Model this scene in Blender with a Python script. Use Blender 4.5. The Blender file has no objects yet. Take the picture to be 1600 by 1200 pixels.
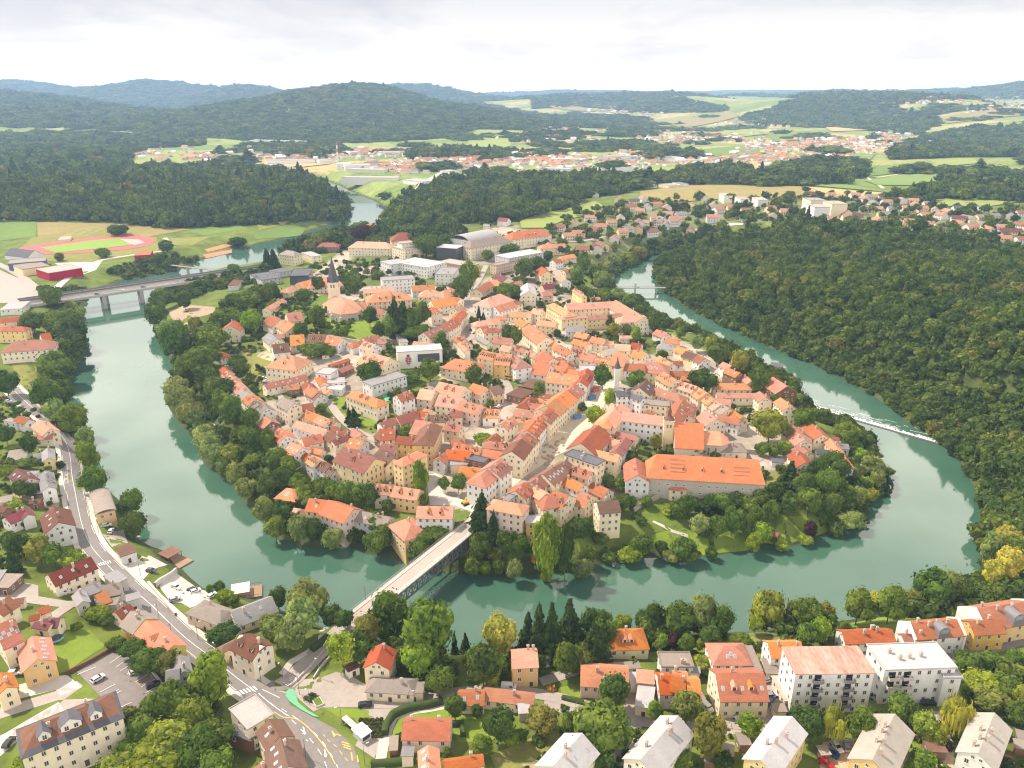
import bpy, math, random, re
import numpy as np
from mathutils import Vector, Matrix
from mathutils.geometry import delaunay_2d_cdt
random.seed(7); RNG = np.random.default_rng(7)
S = bpy.context.scene
COL = S.collection
# ------------------------------------------------------------------ camera model (photo pixels 1600 x 1200)
FPX, CAMZ, HOR = 1200.0, 185.0, 145.0
PITCH = math.atan((600 - HOR) / FPX)
CP, SP = math.cos(PITCH), math.sin(PITCH)
def ray(u, v):
    x, y = (u - 800) / FPX, (600 - v) / FPX
    return np.array((x, CP + y * SP, -SP + y * CP))
def project(x, y, z):
    dz = z - CAMZ
    d = y * CP - dz * SP
    return 800 + FPX * x / d, 600 - FPX * (y * SP + dz * CP) / d
def GZ(u, v, z):
    r = ray(u, v); t = (z - CAMZ) / r[2]
    return r[0] * t, r[1] * t
# ------------------------------------------------------------------ river outline, traced on the photograph's water line
OUTER = [(480,283),(512,300),(540,318),(548,335),(520,352),(440,374),(380,388),(318,406),(270,425),(190,440),(140,462),(127,494),(136,512),(138,532),(138,552),
(126,566),(111,602),(108,634),(121,650),(131,660),(140,698),(153,722),(164,758),(188,780),(215,800),(221,844),(240,853),(262,860),(280,880),(300,901),(319,917),(345,922),(371,925),
(401,934),(431,946),(470,965),(502,976),(530,985),(570,1000),(640,1008),(712,1020),(740,1018),(770,1012),(850,1000),(920,992),(990,984),(1060,986),(1139,986),(1170,985),(1230,976),
(1320,967),(1364,961),(1420,956),(1440,946),(1484,931),(1512,916),(1538,900),(1533,868),(1526,850),(1540,823),(1534,792),(1516,752),(1504,727),(1470,696),(1445,676),
(1414,660),(1397,640),(1347,609),(1296,581),(1257,564),(1220,550),(1206,545),(1162,525),(1106,499),(1066,477),(1036,455),(1021,433),(1023,416),(1036,406),(1060,398),(1110,390)]
INNER = [(1090,384),(1040,390),(1000,409),(968,424),(953,436),(950,448),(962,462),(995,474),(1029,496),(1044,507),(1072,519),(1100,524),(1139,549),(1169,569),(1197,582),(1222,592),(1242,605),(1252,629),
(1269,640),(1275,655),(1308,669),(1344,676),(1349,686),(1357,702),(1376,729),(1381,751),(1377,772),(1361,785),(1342,794),(1349,809),(1342,821),(1316,823),(1297,834),(1276,838),(1269,847),
(1235,856),(1207,852),(1188,862),(1149,865),(1115,871),(1087,864),(1063,873),(1016,873),(964,880),(930,888),(911,899),(890,897),(847,898),(815,901),(800,906),(762,902),(734,900),(695,897),
(640,882),(597,872),(569,867),(542,855),(494,859),(471,855),(454,848),(424,842),(413,822),(400,812),(369,773),(356,754),(343,747),(317,726),(307,707),(300,682),(276,662),(266,645),
(253,623),(262,592),(270,575),(257,550),(242,530),(237,510),(234,490),(232,470),(240,452),(280,440),(322,428),(370,422),(412,414),(450,400),(520,380),(590,355),(604,338),(602,325),(580,312),(555,303),(530,290),(506,281)]
RIV = np.array([GZ(u, v, 0.0) for u, v in OUTER + INNER])
# ------------------------------------------------------------------ terrain heights on a fan grid
Y0, Y1, NR, NC, TM = 55.0, 18500.0, 1080, 760, 1.45
LR = math.log(Y1 / Y0) / (NR - 1)
ROWY = Y0 * np.exp(LR * np.arange(NR)); COLT = np.linspace(-TM, TM, NC)
GY = np.repeat(ROWY[:, None], NC, 1); GX = GY * COLT[None, :]
def sdf(px, py, poly):
    d2 = np.full(px.shape, 1e18); ins = np.zeros(px.shape, bool)
    n = len(poly)
    for i in range(n):
        ax, ay = poly[i]; bx, by = poly[(i + 1) % n]
        ex, ey = bx - ax, by - ay
        wx, wy = px - ax, py - ay
        t = np.clip((wx * ex + wy * ey) / (ex * ex + ey * ey + 1e-9), 0, 1)
        d2 = np.minimum(d2, (wx - t * ex) ** 2 + (wy - t * ey) ** 2)
        c = (ay > py) != (by > py)
        with np.errstate(divide='ignore', invalid='ignore'):
            ins ^= c & (px < (bx - ax) * (py - ay) / (by - ay + 1e-12) + ax)
    d = np.sqrt(d2)
    return np.where(ins, -d, d)
CTRL = [(20,610,9),(110,720,7),(140,850,8),(255,965,9),(400,1085,11),(60,900,14),(100,1100,16),(0,1000,19),(0,750,15),(500,1180,13),(580,1090,10),(60,700,10),(200,900,7),(300,940,5),
(640,1060,8),(800,1080,10),(1000,1080,11),(1250,1100,12),(1400,1160,14),(1550,1010,7),(1300,1010,7),(1000,1010,6),(700,1180,13),(1500,935,4),(1590,900,7),(1200,1200,14),(1590,1190,14),(900,1200,13),
(742,812,12.5),(800,770,14),(900,680,16),(950,610,17),(700,740,14),(620,745,14),(560,700,16),(480,690,16),(400,625,18),(360,575,15),(450,560,21),(530,505,29),(470,470,22),(600,560,21),(620,620,18),(650,490,26),
(740,560,19),(740,470,21),(850,520,17),(960,530,13),(1050,560,9),(1130,620,7),(1200,680,6),(1290,730,5),(1010,755,14),(1180,750,12),(1180,830,2.5),(1050,830,3.5),(950,850,4),(1000,800,10),(1100,800,6),
(480,790,3),(560,830,3.5),(640,845,4.5),(340,620,8),(310,640,3),(420,700,8),(420,430,14),(600,420,18),(700,400,20),(850,420,18),(935,458,5),(980,500,5),(350,480,10),(300,520,6),(270,470,6),
(60,430,8),(60,380,9),(200,380,8),(30,500,11),(30,560,11),(300,370,8),(400,365,9),(150,430,9),(250,320,24),(100,300,28),(450,305,28),(540,300,15),(560,330,14),(640,330,25),
(1130,480,12),(1200,450,28),(1400,450,38),(1550,450,42),(1400,550,36),(1500,650,26),(1590,640,42),(1300,520,24),(1580,780,26),(1600,540,48),(1100,410,18),(1550,860,10),(1700,500,52),(1750,700,50),
(1000,365,22),(1300,345,34),(1500,360,34),(900,335,22),(1200,305,34),(1500,300,36),(850,330,30),(600,240,22),(300,235,20),(1000,250,26),(1300,245,30),(700,280,20),(520,260,14)]
cx = np.array([GZ(u, v, z) + (z,) for u, v, z in CTRL])
def smooth(x): x = np.clip(x, 0, 1); return x * x * (3 - 2 * x)
num = np.zeros(GX.shape); den = np.zeros(GX.shape)
for x, y, z in cx:
    w = 1 / ((GX - x) ** 2 + (GY - y) ** 2 + (0.05 * y + 6) ** 2) ** 1.6
    num += w * z; den += w
HH = num / den
HH = HH + (24 - HH) * smooth((GY - 1800) / 1200)
HILLS = [(595,136,4800,330,700),(560,147,4600,420,800),(510,155,4300,450,700),(690,165,4300,380,700),(430,165,3900,500,500),(60,141,4900,650,900),(-150,144,4900,700,900),(180,162,4200,500,700),(-20,176,3600,500,500),
(315,127,8500,480,800),(380,136,8300,500,800),(150,136,9000,900,900),(20,130,9300,900,900),(435,133,7600,380,700),(650,131,8800,700,900),(740,150,8200,900,900),(520,139,7000,500,600),
(850,152,7000,600,700),(1000,144,6800,700,800),(1060,152,5600,400,600),(1120,147,8300,700,800),(1250,142,9500,700,800),(900,148,8800,600,700),(1570,131,8200,600,800),(1400,139,11000,900,900),(240,137,8500,500,700),(110,131,8900,500,700),(1150,139,16000,2500,1500),(900,142,15000,2200,1500),(1270,147,5200,520,700),(1370,155,4700,450,700),(1200,162,4900,400,600),
(1450,172,4200,420,600),(1600,124,6800,800,900),(1500,137,7400,700,800),(1420,142,9000,900,900),(1330,143,10000,900,900),(1700,150,4200,500,700),(1560,190,3300,350,500),(1620,120,14000,2000,1500)]
HSUM = np.zeros(GX.shape)
for u, v, D, sx, sy in HILLS:
    x = (u - 800) / FPX * D * 1.07
    z = CAMZ + D * (HOR - v) / FPX * 0.874 - 24
    HSUM += (max(z, 25) * np.exp(-((GX - x) / sx) ** 2 / 2 - ((GY - D) / sy) ** 2 / 2)) ** 4
HH = HH + np.maximum(HSUM ** .25 - 8 * smooth(HSUM ** .25 / 60), 0) * smooth((GY - 2500) / 900)
def vnoise(x, y, sc, seed):
    x = x / sc + seed * 17.3; y = y / sc + seed * 9.1
    xi, yi = np.floor(x), np.floor(y); fx, fy = smooth(x - xi), smooth(y - yi)
    h = lambda a, b: (np.sin(a * 127.1 + b * 311.7 + seed) * 43758.5453) % 1.0
    return (h(xi, yi) * (1 - fx) + h(xi + 1, yi) * fx) * (1 - fy) + (h(xi, yi + 1) * (1 - fx) + h(xi + 1, yi + 1) * fx) * fy
far = smooth((GY - 2300) / 1500)
HH = HH + far * (26 * (vnoise(GX, GY, 900, 1) - .5) + 16 * (vnoise(GX, GY, 350, 2) - .5)) * (0.35 + 0.65 * smooth((HH - 30) / 60) * (1 - .6 * smooth((HH - 120) / 80)))
HH = HH + (1 - far) * 1.0 * (vnoise(GX, GY, 40, 3) - .5)
near = GY[:, 0] < 2600
RD = np.full(GX.shape, 1e4)
RD[near] = sdf(GX[near], GY[near], RIV)
sc = np.clip(GY / 500, .6, 2.0)
RW = np.array([GZ(u, v, 12) for u, v in [(1000,385),(1010,440),(1055,487),(1200,555),(1335,622),(1450,705),(1500,765),(1515,830),(1530,860),(1800,860),(1800,380)]])
RM = smooth((60 - sdf(GX, GY, RW)) / 60)
HH = np.where(RD > 0, HH * smooth(RD / (26 * sc + 34 * RM)) ** (1 - .35 * RM) + np.clip(RD / 4, 0, 1) * 0.9 - 0.25, np.maximum(RD * 0.35, -3.5) - 0.3)
RAMPS = [[(466,1054,9.8),(480,1040,10.3),(505,1012,10.9),(530,988,11.2),(546,974,11.3)], [(742,816,12.7),(748,806,12.9),(756,792,13.2)], [(60,474,12.6),(30,480,12),(0,480,11)]]
for rp in RAMPS:
    P = [GZ(u, v, z) + (z,) for u, v, z in rp]; bd = np.full(GX.shape, 1e9); bz = np.zeros(GX.shape)
    for (ax, ay, az), (bx, by, bz_) in zip(P, P[1:]):
        ex, ey = bx - ax, by - ay; t = np.clip(((GX - ax) * ex + (GY - ay) * ey) / (ex * ex + ey * ey), 0, 1); d = np.hypot(GX - ax - t * ex, GY - ay - t * ey); m = d < bd; bd = np.where(m, d, bd); bz = np.where(m, az + t * (bz_ - az), bz)
    k = smooth((9 - bd) / 5); HH = HH * (1 - k) + (bz - .15) * k
def H(x, y):
    r = math.log(max(y, Y0) / Y0) / LR; c = (x / y + TM) / (2 * TM) * (NC - 1)
    r = min(max(r, 0), NR - 1.001); c = min(max(c, 0), NC - 1.001)
    i, j = int(r), int(c); a, b = r - i, c - j
    return float((HH[i, j] * (1 - b) + HH[i, j + 1] * b) * (1 - a) + (HH[i + 1, j] * (1 - b) + HH[i + 1, j + 1] * b) * a)
MT = np.exp(np.linspace(math.log(60), math.log(18000), 900))
def GP(u, v):
    r = ray(u, v); t = MT / r[1]
    X, Y, Z = r[0] * t, MT, CAMZ + r[2] * t
    rr = np.clip(np.log(Y / Y0) / LR, 0, NR - 1.001).astype(int); cc = np.clip((X / Y + TM) / (2 * TM) * (NC - 1), 0, NC - 1.001).astype(int)
    below = np.nonzero(Z < np.maximum(HH[rr, cc], 0))[0]
    if not len(below): k = len(MT) - 1; return X[k], Y[k], H(X[k], Y[k])
    k = max(below[0], 1); lo, hi = t[k - 1], t[k]
    for _ in range(12):
        m = (lo + hi) / 2
        if CAMZ + r[2] * m < max(H(r[0] * m, r[1] * m), 0): hi = m
        else: lo = m
    return r[0] * hi, r[1] * hi, H(r[0] * hi, r[1] * hi)
def GA(u, v, above):
    """ground point under the thing seen at pixel (u, v) at the given height above the ground"""
    x, y, z = GP(u, v)
    zz = z + above
    for _ in range(14):
        x, y = GZ(u, v, min(zz, CAMZ - 8)); nz = max(H(x, y), 0) + above
        zz += 0.6 * (nz - zz)
    return x, y, max(H(x, y), 0)
# ------------------------------------------------------------------ materials
MATS = {}
def nodes(name):
    m = bpy.data.materials.new(name); m.use_nodes = True
    nt = m.node_tree; nt.nodes.clear()
    return m, nt, lambda t, **k: mk(nt, t, k)
def mk(nt, t, k):
    n = nt.nodes.new(t)
    for a, b in k.items():
        if a in n.inputs: n.inputs[a].default_value = b
        else: setattr(n, a, b)
    return n
def surf(name, col, var=.18, scale=.5, rough=.85, objvar=.22, detail=6, col2=None, streak=None, metal=0, bump=0, spec=.3):
    """diffuse procedural surface: base colour, two scales of noise, a per-object shift of brightness"""
    if name in MATS: return MATS[name]
    m, nt, N = nodes(name); L = nt.links.new
    tc = N('ShaderNodeTexCoord'); mp = N('ShaderNodeMapping')
    if streak: mp.inputs['Scale'].default_value = streak
    L(tc.outputs['Object'], mp.inputs['Vector'])
    no = N('ShaderNodeTexNoise', Scale=scale, Detail=detail, Roughness=.65); L(mp.outputs[0], no.inputs['Vector'])
    n2 = N('ShaderNodeTexNoise', Scale=scale * 6, Detail=3.0); L(mp.outputs[0], n2.inputs['Vector'])
    mix = N('ShaderNodeMix', data_type='RGBA'); mix.inputs[0].default_value = .5
    c2 = col2 or tuple(c * .62 for c in col)
    ramp = N('ShaderNodeValToRGB'); ramp.color_ramp.elements[0].position = .3; ramp.color_ramp.elements[1].position = .72
    ramp.color_ramp.elements[0].color = (*[a + (b - a) * min(1, var * 2.5) for a, b in zip(col, c2)], 1); ramp.color_ramp.elements[1].color = (*[min(1, c * (1 + var * .6)) for c in col], 1)
    ad = N('ShaderNodeMath', operation='MULTIPLY_ADD'); ad.inputs[1].default_value = .35; L(n2.outputs[0], ad.inputs[0]); 
    ad2 = N('ShaderNodeMath', operation='MULTIPLY'); ad2.inputs[1].default_value = .65; L(no.outputs[0], ad2.inputs[0]); L(ad2.outputs[0], ad.inputs[2])
    L(ad.outputs[0], ramp.inputs[0])
    oi = N('ShaderNodeObjectInfo'); mr = N('ShaderNodeMapRange'); mr.inputs['To Min'].default_value = 1 - objvar * .72; mr.inputs['To Max'].default_value = 1 + objvar * .8
    L(oi.outputs['Random'], mr.inputs['Value'])
    hs = N('ShaderNodeHueSaturation'); L(ramp.outputs[0], hs.inputs['Color']); L(mr.outputs[0], hs.inputs['Value'])
    if objvar > .1:
        m3 = N('ShaderNodeMath', operation='MULTIPLY'); m3.inputs[1].default_value = 7.31; fr = N('ShaderNodeMath', operation='FRACT'); L(oi.outputs['Random'], m3.inputs[0]); L(m3.outputs[0], fr.inputs[0])
        mr2 = N('ShaderNodeMapRange'); mr2.inputs['To Min'].default_value = .8; mr2.inputs['To Max'].default_value = 1.15; L(fr.outputs[0], mr2.inputs['Value']); L(mr2.outputs[0], hs.inputs['Saturation'])
        m4 = N('ShaderNodeMath', operation='MULTIPLY'); m4.inputs[1].default_value = 3.77; f4 = N('ShaderNodeMath', operation='FRACT'); L(oi.outputs['Random'], m4.inputs[0]); L(m4.outputs[0], f4.inputs[0]); mr4 = N('ShaderNodeMapRange'); mr4.inputs['To Min'].default_value = .5 - .008 * objvar; mr4.inputs['To Max'].default_value = .5 + .045 * objvar; L(f4.outputs[0], mr4.inputs['Value']); L(mr4.outputs[0], hs.inputs['Hue'])
    bs = N('ShaderNodeBsdfPrincipled', Roughness=rough, Metallic=metal); bs.inputs['Specular IOR Level'].default_value = spec
    L(hs.outputs[0], bs.inputs['Base Color'])
    if bump:
        b = N('ShaderNodeBump', Strength=bump, Distance=.3); L(n2.outputs[0], b.inputs['Height']); L(b.outputs[0], bs.inputs['Normal'])
    o = N('ShaderNodeOutputMaterial'); L(bs.outputs[0], o.inputs[0])
    MATS[name] = m; return m
def plain(name, col, rough=.6, metal=0, spec=.5):
    if name in MATS: return MATS[name]
    m, nt, N = nodes(name); b = N('ShaderNodeBsdfPrincipled', Roughness=rough, Metallic=metal); b.inputs['Base Color'].default_value = (*col, 1); b.inputs['Specular IOR Level'].default_value = spec
    o = N('ShaderNodeOutputMaterial'); nt.links.new(b.outputs[0], o.inputs[0]); MATS[name] = m; return m
ROOFC = {'o':('bright orange',(.52,.165,.075)),'s':('salmon red',(.51,.21,.125)),'r':('rust red',(.32,.10,.062)),'b':('brown',(.18,.088,.06)),'g':('grey',(.26,.25,.25)),'t':('weathered grey brown',(.27,.22,.185)),
 'w':('white',(.43,.415,.41)),'k':('dark slate',(.11,.11,.125)),'m':('maroon',(.18,.055,.062)),'n':('pale tan',(.39,.34,.29)),'q':('dark red',(.15,.046,.034)),'l':('light grey',(.36,.335,.315)),'x':('rust streaked',(.52,.36,.30))}
WALLC = {'C':('cream',(.78,.67,.49)),'W':('white',(.74,.72,.69)),'Y':('yellow',(.76,.57,.29)),'P':('pink',(.70,.52,.43)),'O':('ochre',(.70,.44,.16)),'G':('grey',(.52,.52,.53)),'B':('brown timber',(.22,.12,.07)),
 'N':('bare stone',(.50,.45,.38)),'K':('dark glass',(.05,.055,.07)),'M':('crimson',(.38,.03,.06)),'U':('blue',(.05,.12,.28)),'V':('lime yellow',(.62,.56,.14))}
def roofmat(c):
    n, col = ROOFC[c]
    if c == 'x': return surf('roof_' + c, (.40,.275,.22), .95, .22, .8, .0, 9, col2=(.25,.095,.055), streak=(1, .25, 1))
    tile = c in 'osrbmq'
    return surf('roof_' + c, col, .32 if tile else .22, .35, .88, .40 if tile else .2, 8, streak=(.6, 1.6, 1) if tile else None, bump=.35 if tile else .1)
def wallmat(c):
    n, col = WALLC[c]
    if c == 'K': return plain('wall_K', col, .15, 0, .8)
    return surf('wall_' + c, col, .16, .25, .92, .12, 6, streak=(1, 1, .4))
# ------------------------------------------------------------------ mesh helpers
class MB:
    def __init__(s): s.v, s.f, s.m = [], [], []
    def add(s, vs, fs, mi=0):
        o = len(s.v); s.v += [tuple(p) for p in vs]; s.f += [tuple(i + o for i in f) for f in fs]; s.m += [mi] * len(fs)
    def box(s, x0, x1, y0, y1, z0, z1, mi=0):
        s.add([(x0,y0,z0),(x1,y0,z0),(x1,y1,z0),(x0,y1,z0),(x0,y0,z1),(x1,y0,z1),(x1,y1,z1),(x0,y1,z1)], [(3,2,1,0),(4,5,6,7),(0,1,5,4),(1,2,6,5),(2,3,7,6),(3,0,4,7)], mi)
    def slab(s, vs, fs, t, mi=0):
        """roof skin given by its upper faces, thickened downwards"""
        n = len(vs); s.add(list(vs) + [(x, y, z - t) for x, y, z in vs], list(fs) + [tuple(i + n for i in reversed(f)) for f in fs] , mi)
        cnt = {}
        for f in fs:
            for a, b in zip(f, f[1:] + f[:1]): cnt[(a, b)] = 1
        o = len(s.v) - 2 * n
        for a, b in cnt:
            if (b, a) not in cnt: s.f.append((o + a, o + a + n, o + b + n, o + b)); s.m.append(mi)
    def bar(s, p, q, r, mi=0, n=4, r2=None):
        p, q = Vector(p), Vector(q); d = (q - p)
        if d.length < 1e-6: return
        d.normalize(); a = d.orthogonal().normalized(); b = d.cross(a); r2 = r if r2 is None else r2
        vs = [p + (a * math.cos(2 * math.pi * i / n) + b * math.sin(2 * math.pi * i / n)) * r for i in range(n)] + [q + (a * math.cos(2 * math.pi * i / n) + b * math.sin(2 * math.pi * i / n)) * r2 for i in range(n)]
        s.add(vs, [(i, (i + 1) % n, n + (i + 1) % n, n + i) for i in range(n)] + [tuple(range(n))[::-1], tuple(range(n, 2 * n))], mi)
    def cone(s, c, r, z0, z1, n=8, r2=0.0, mi=0):
        x, y = c
        vs = [(x + r * math.cos(2*math.pi*i/n), y + r * math.sin(2*math.pi*i/n), z0) for i in range(n)] + [(x + r2 * math.cos(2*math.pi*i/n), y + r2 * math.sin(2*math.pi*i/n), z1) for i in range(n)]
        s.add(vs, [(i, (i+1) % n, n + (i+1) % n, n + i) for i in range(n)] + [tuple(range(n))[::-1], tuple(range(n, 2*n))], mi)
    def mesh(s, name, mats, smooth=False):
        me = bpy.data.meshes.new(name); me.from_pydata(s.v, [], s.f)
        for m in mats: me.materials.append(m)
        if len(mats) > 1: me.polygons.foreach_set('material_index', s.m)
        if smooth: me.polygons.foreach_set('use_smooth', [True] * len(me.polygons))
        me.update(); return me
    def obj(s, name, mats, parent=None, smooth=False, **k):
        return link(name, s.mesh(name, mats if isinstance(mats, (list, tuple)) else [mats], smooth), parent, **k)
def link(name, data, parent=None, loc=None, rz=0, label=None, cat=None, group=None, kind=None, scale=None):
    o = bpy.data.objects.new(name, data); COL.objects.link(o)
    if parent: o.parent = parent
    if loc is not None: o.location = loc
    if rz: o.rotation_euler = (0, 0, rz)
    if scale is not None: o.scale = scale
    for a, b in (('label', label), ('category', cat), ('group', group), ('kind', kind)):
        if b: o[a] = b
    return o
# ------------------------------------------------------------------ label bookkeeping: every label singles out one thing
LAND = [("spired church",540,490),("ochre courthouse",662,685),("emblem hall",640,556),("truss bridge",665,880),("monastery wing",1110,725),("yellow bell tower",1040,690),
("torn-up square",890,675),("courtyard school",935,490),("footbridge",985,455),("weir",1360,660),("rusty flats",1290,1045),("white flats",1430,1050),("car park",190,1060),("road junction",445,1085),
("arched boathouse",163,795),("market hall",420,435),("running track",140,385),("tan school",750,385),("slit-windowed hall",600,598),("riverside house",632,825),("brick mill",1215,605),("hipped lawn villa",545,630),
("stepped flats",630,400),("curved terrace",700,520),("bank shed",1213,835),("grey barn",400,950),("skylight house",57,1020),("corner shop",390,1020),("white-roofed flats",1040,1150),("red duplex",1060,1075),
("riverside villa",978,1005),("parapet house",820,1040),("tiled cottage",667,1150),("crimson hall",90,430),("river road",110,720),("tall poplar",884,860),("twin-dormer house",1157,1080),("terraced school",530,590),("bank lawn",1190,830),
("hilltop villa",452,565),("hotel",632,735),("bridge street",800,760),("cinema block",910,735),("market street",800,590),("fountain place",965,600),("round trees",810,535),("lane",505,710),("white modern offices",690,430),("garden pavilion",1060,755),("town hall turret",963,606),("terrace row",1480,1000),("three-storey villa",95,1150),("bus shelter",547,1138),("clipped hedge",620,1115)]
PEND = []
ORD = ['first','second','third','fourth','fifth','sixth','seventh','eighth','ninth','tenth','eleventh','twelfth','thirteenth','fourteenth','fifteenth','sixteenth','seventeenth','eighteenth','nineteenth','twentieth']
def ordi(i):
    if i < 20: return ORD[i]
    t = {2:'twenty',3:'thirty',4:'forty',5:'fifty',6:'sixty',7:'seventy',8:'eighty',9:'ninety'}[(i + 1) // 10 % 10]; r = (i + 1) % 10
    return t + ('-' + ORD[r - 1] if r else 'th').replace('yth', 'ieth')
def where(u, v, skip=None, land=None):
    best = min((l for l in (land or LAND) if l[0] != skip), key=lambda l: (l[1] - u) ** 2 + 2.2 * (l[2] - v) ** 2)
    dx, dy = u - best[1], v - best[2]
    return ('right of the ' if dx > 0 else 'left of the ') + best[0] if abs(dx) > 1.1 * abs(dy) else ('behind the ' if dy < 0 else 'in front of the ') + best[0]
def pend(o, look, u, v, skip=None, land=None, place=None, short=None): PEND.append((o, ' '.join(look.split()), place or where(u, v, skip, land), u, v, short or ' '.join(look.split())))
def plural(look):
    w = look.split(' with ', 1); a = re.sub(r'(bush|bench)$', r'\1e', w[0])
    return a + 's' + (' with ' + w[1] + ('s' if w[1].endswith('roof') else '') if len(w) > 1 else '')
def settle():
    by = {}
    for p in PEND: by.setdefault((p[5], p[2]), []).append(p)
    for (short, place), ps in by.items():
        full = [p[1] + ' ' + place for p in ps]
        if len(set(full)) == len(full) and all(len(f.split()) <= 16 for f in full):
            for p, f in zip(ps, full): p[0]['label'] = f
            continue
        ps.sort(key=lambda p: p[3]); sh = plural(short)
        for i, p in enumerate(ps):
            if len(ps) == 1: p[0]['label'] = short + ' ' + place; continue
            pos = 'leftmost' if i == 0 else 'rightmost' if i == len(ps) - 1 else ordi(i) + ' from left'
            p[0]['label'] = f"{pos} of {sh} {place}"
SUN_E, CLOUD, HAZE, EXPO = 4.8, .66, 0.8e-4, 0.4
# ------------------------------------------------------------------ the ground: one sheet to the horizon, coloured by what grows or lies there
def inpoly(U, V, poly):
    ins = np.zeros(U.shape, bool); n = len(poly)
    for i in range(n):
        (ax, ay), (bx, by) = poly[i], poly[(i + 1) % n]
        if ay == by: continue
        c = ((ay > V) != (by > V)) & (U < (bx - ax) * (V - ay) / (by - ay) + ax)
        ins ^= c
    return ins
TOWN = [(350,548),(400,500),(440,462),(500,420),(560,370),(700,345),(850,355),(930,400),(915,450),(960,480),(1040,520),(1100,548),(1190,605),(1240,670),(1290,735),(1250,745),(1200,745),(1195,765),(1010,775),(960,800),(760,800),(700,795),(640,800),(600,790),(540,760),(480,735),(430,690),(390,630),(350,580)]
SUBURB = [(850,400),(830,370),(900,330),(1000,318),(1280,305),(1390,308),(1440,325),(2100,340),(2100,398),(1450,380),(1380,360),(1290,352),(1180,350),(1130,352),(1060,370),(1000,385),(930,410)]
WOODS = {
 'R': [(1021,416),(1060,393),(1150,377),(1300,379),(1450,389),(2250,400),(2250,760),(1700,880),(1575,880),(1520,870),(1515,800),(1500,765),(1480,735),(1450,705),(1400,675),(1335,622),(1245,575),(1200,555),(1155,535),(1100,510),(1055,487),(1025,465),(1010,440)],
 'L': [(-60,280),(60,275),(200,268),(350,268),(480,280),(530,305),(548,330),(545,348),(500,345),(440,350),(300,356),(240,356),(180,348),(90,346),(-60,346)],
 'L2': [(-60,214),(60,207),(310,212),(318,228),(225,232),(205,248),(195,264),(-60,272)],
 'C': [(600,345),(640,310),(690,290),(800,280),(870,281),(960,280),(985,288),(985,302),(900,312),(820,318),(735,340),(665,358),(600,356)],
 'N': [(430,405),(480,388),(560,365),(650,350),(700,355),(720,368),(690,392),(630,385),(560,385),(480,395),(450,405)],
 'S': [(985,282),(1080,277),(1190,282),(1185,291),(1000,289)], 'S2': [(1060,270),(1100,265),(1165,265),(1170,273),(1080,274)],
 'T1': [(1010,388),(1100,362),(1200,366),(1300,356),(1360,362),(1600,392),(1620,405),(1400,395),(1280,385),(1150,378),(1070,390)],
 'T2': [(690,300),(735,300),(860,300),(905,310),(900,322),(820,345),(790,348),(700,352)],
 'E1': [(1440,305),(1480,288),(1600,302),(1620,318),(1460,312)], 'E2': [(1310,262),(1350,270),(1350,280),(1310,278)], 'E3': [(1380,312),(1440,300),(1460,318),(1400,318)], 'E4': [(1200,284),(1300,278),(1330,288),(1210,292)],
 'H1': [(-60,150),(80,135),(250,160),(330,150),(420,158),(590,130),(740,160),(870,185),(860,205),(740,202),(700,216),(560,224),(420,222),(330,216),(150,202),(-60,196)],
 'H2': [(1150,186),(1250,154),(1400,166),(1470,190),(1430,212),(1310,200),(1270,200),(1180,196)], 'H6': [(1440,214),(1520,198),(1700,208),(1700,246),(1500,246),(1390,250),(1384,238)],
 'H3': [(1370,166),(1500,140),(1700,120),(1700,155),(1530,156)],
 'M1': [(820,187),(900,178),(1010,185),(1020,202),(900,200),(820,207)], 'M2': [(790,212),(900,205),(905,218),(800,222)], 'M3': [(950,202),(1020,206),(1020,214),(950,212)],
 'M4': [(900,224),(1000,222),(1050,236),(1100,246),(1060,247),(960,234),(900,234)], 'M5': [(400,226),(520,226),(550,240),(500,250),(440,245),(405,238)], 'M6': [(640,240),(700,232),(800,236),(790,246),(700,250),(640,250)],
 'H4': [(830,148),(930,152),(1010,147),(1130,166),(1130,176),(1000,177),(900,168),(830,170)], 'H5': [(1130,140),(1500,134),(1500,150),(1330,166),(1250,153),(1130,150)],
 'FARW': [(-100,118),(1700,118),(1700,134),(1300,150),(900,150),(740,160),(420,165),(-100,160)],
}
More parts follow.
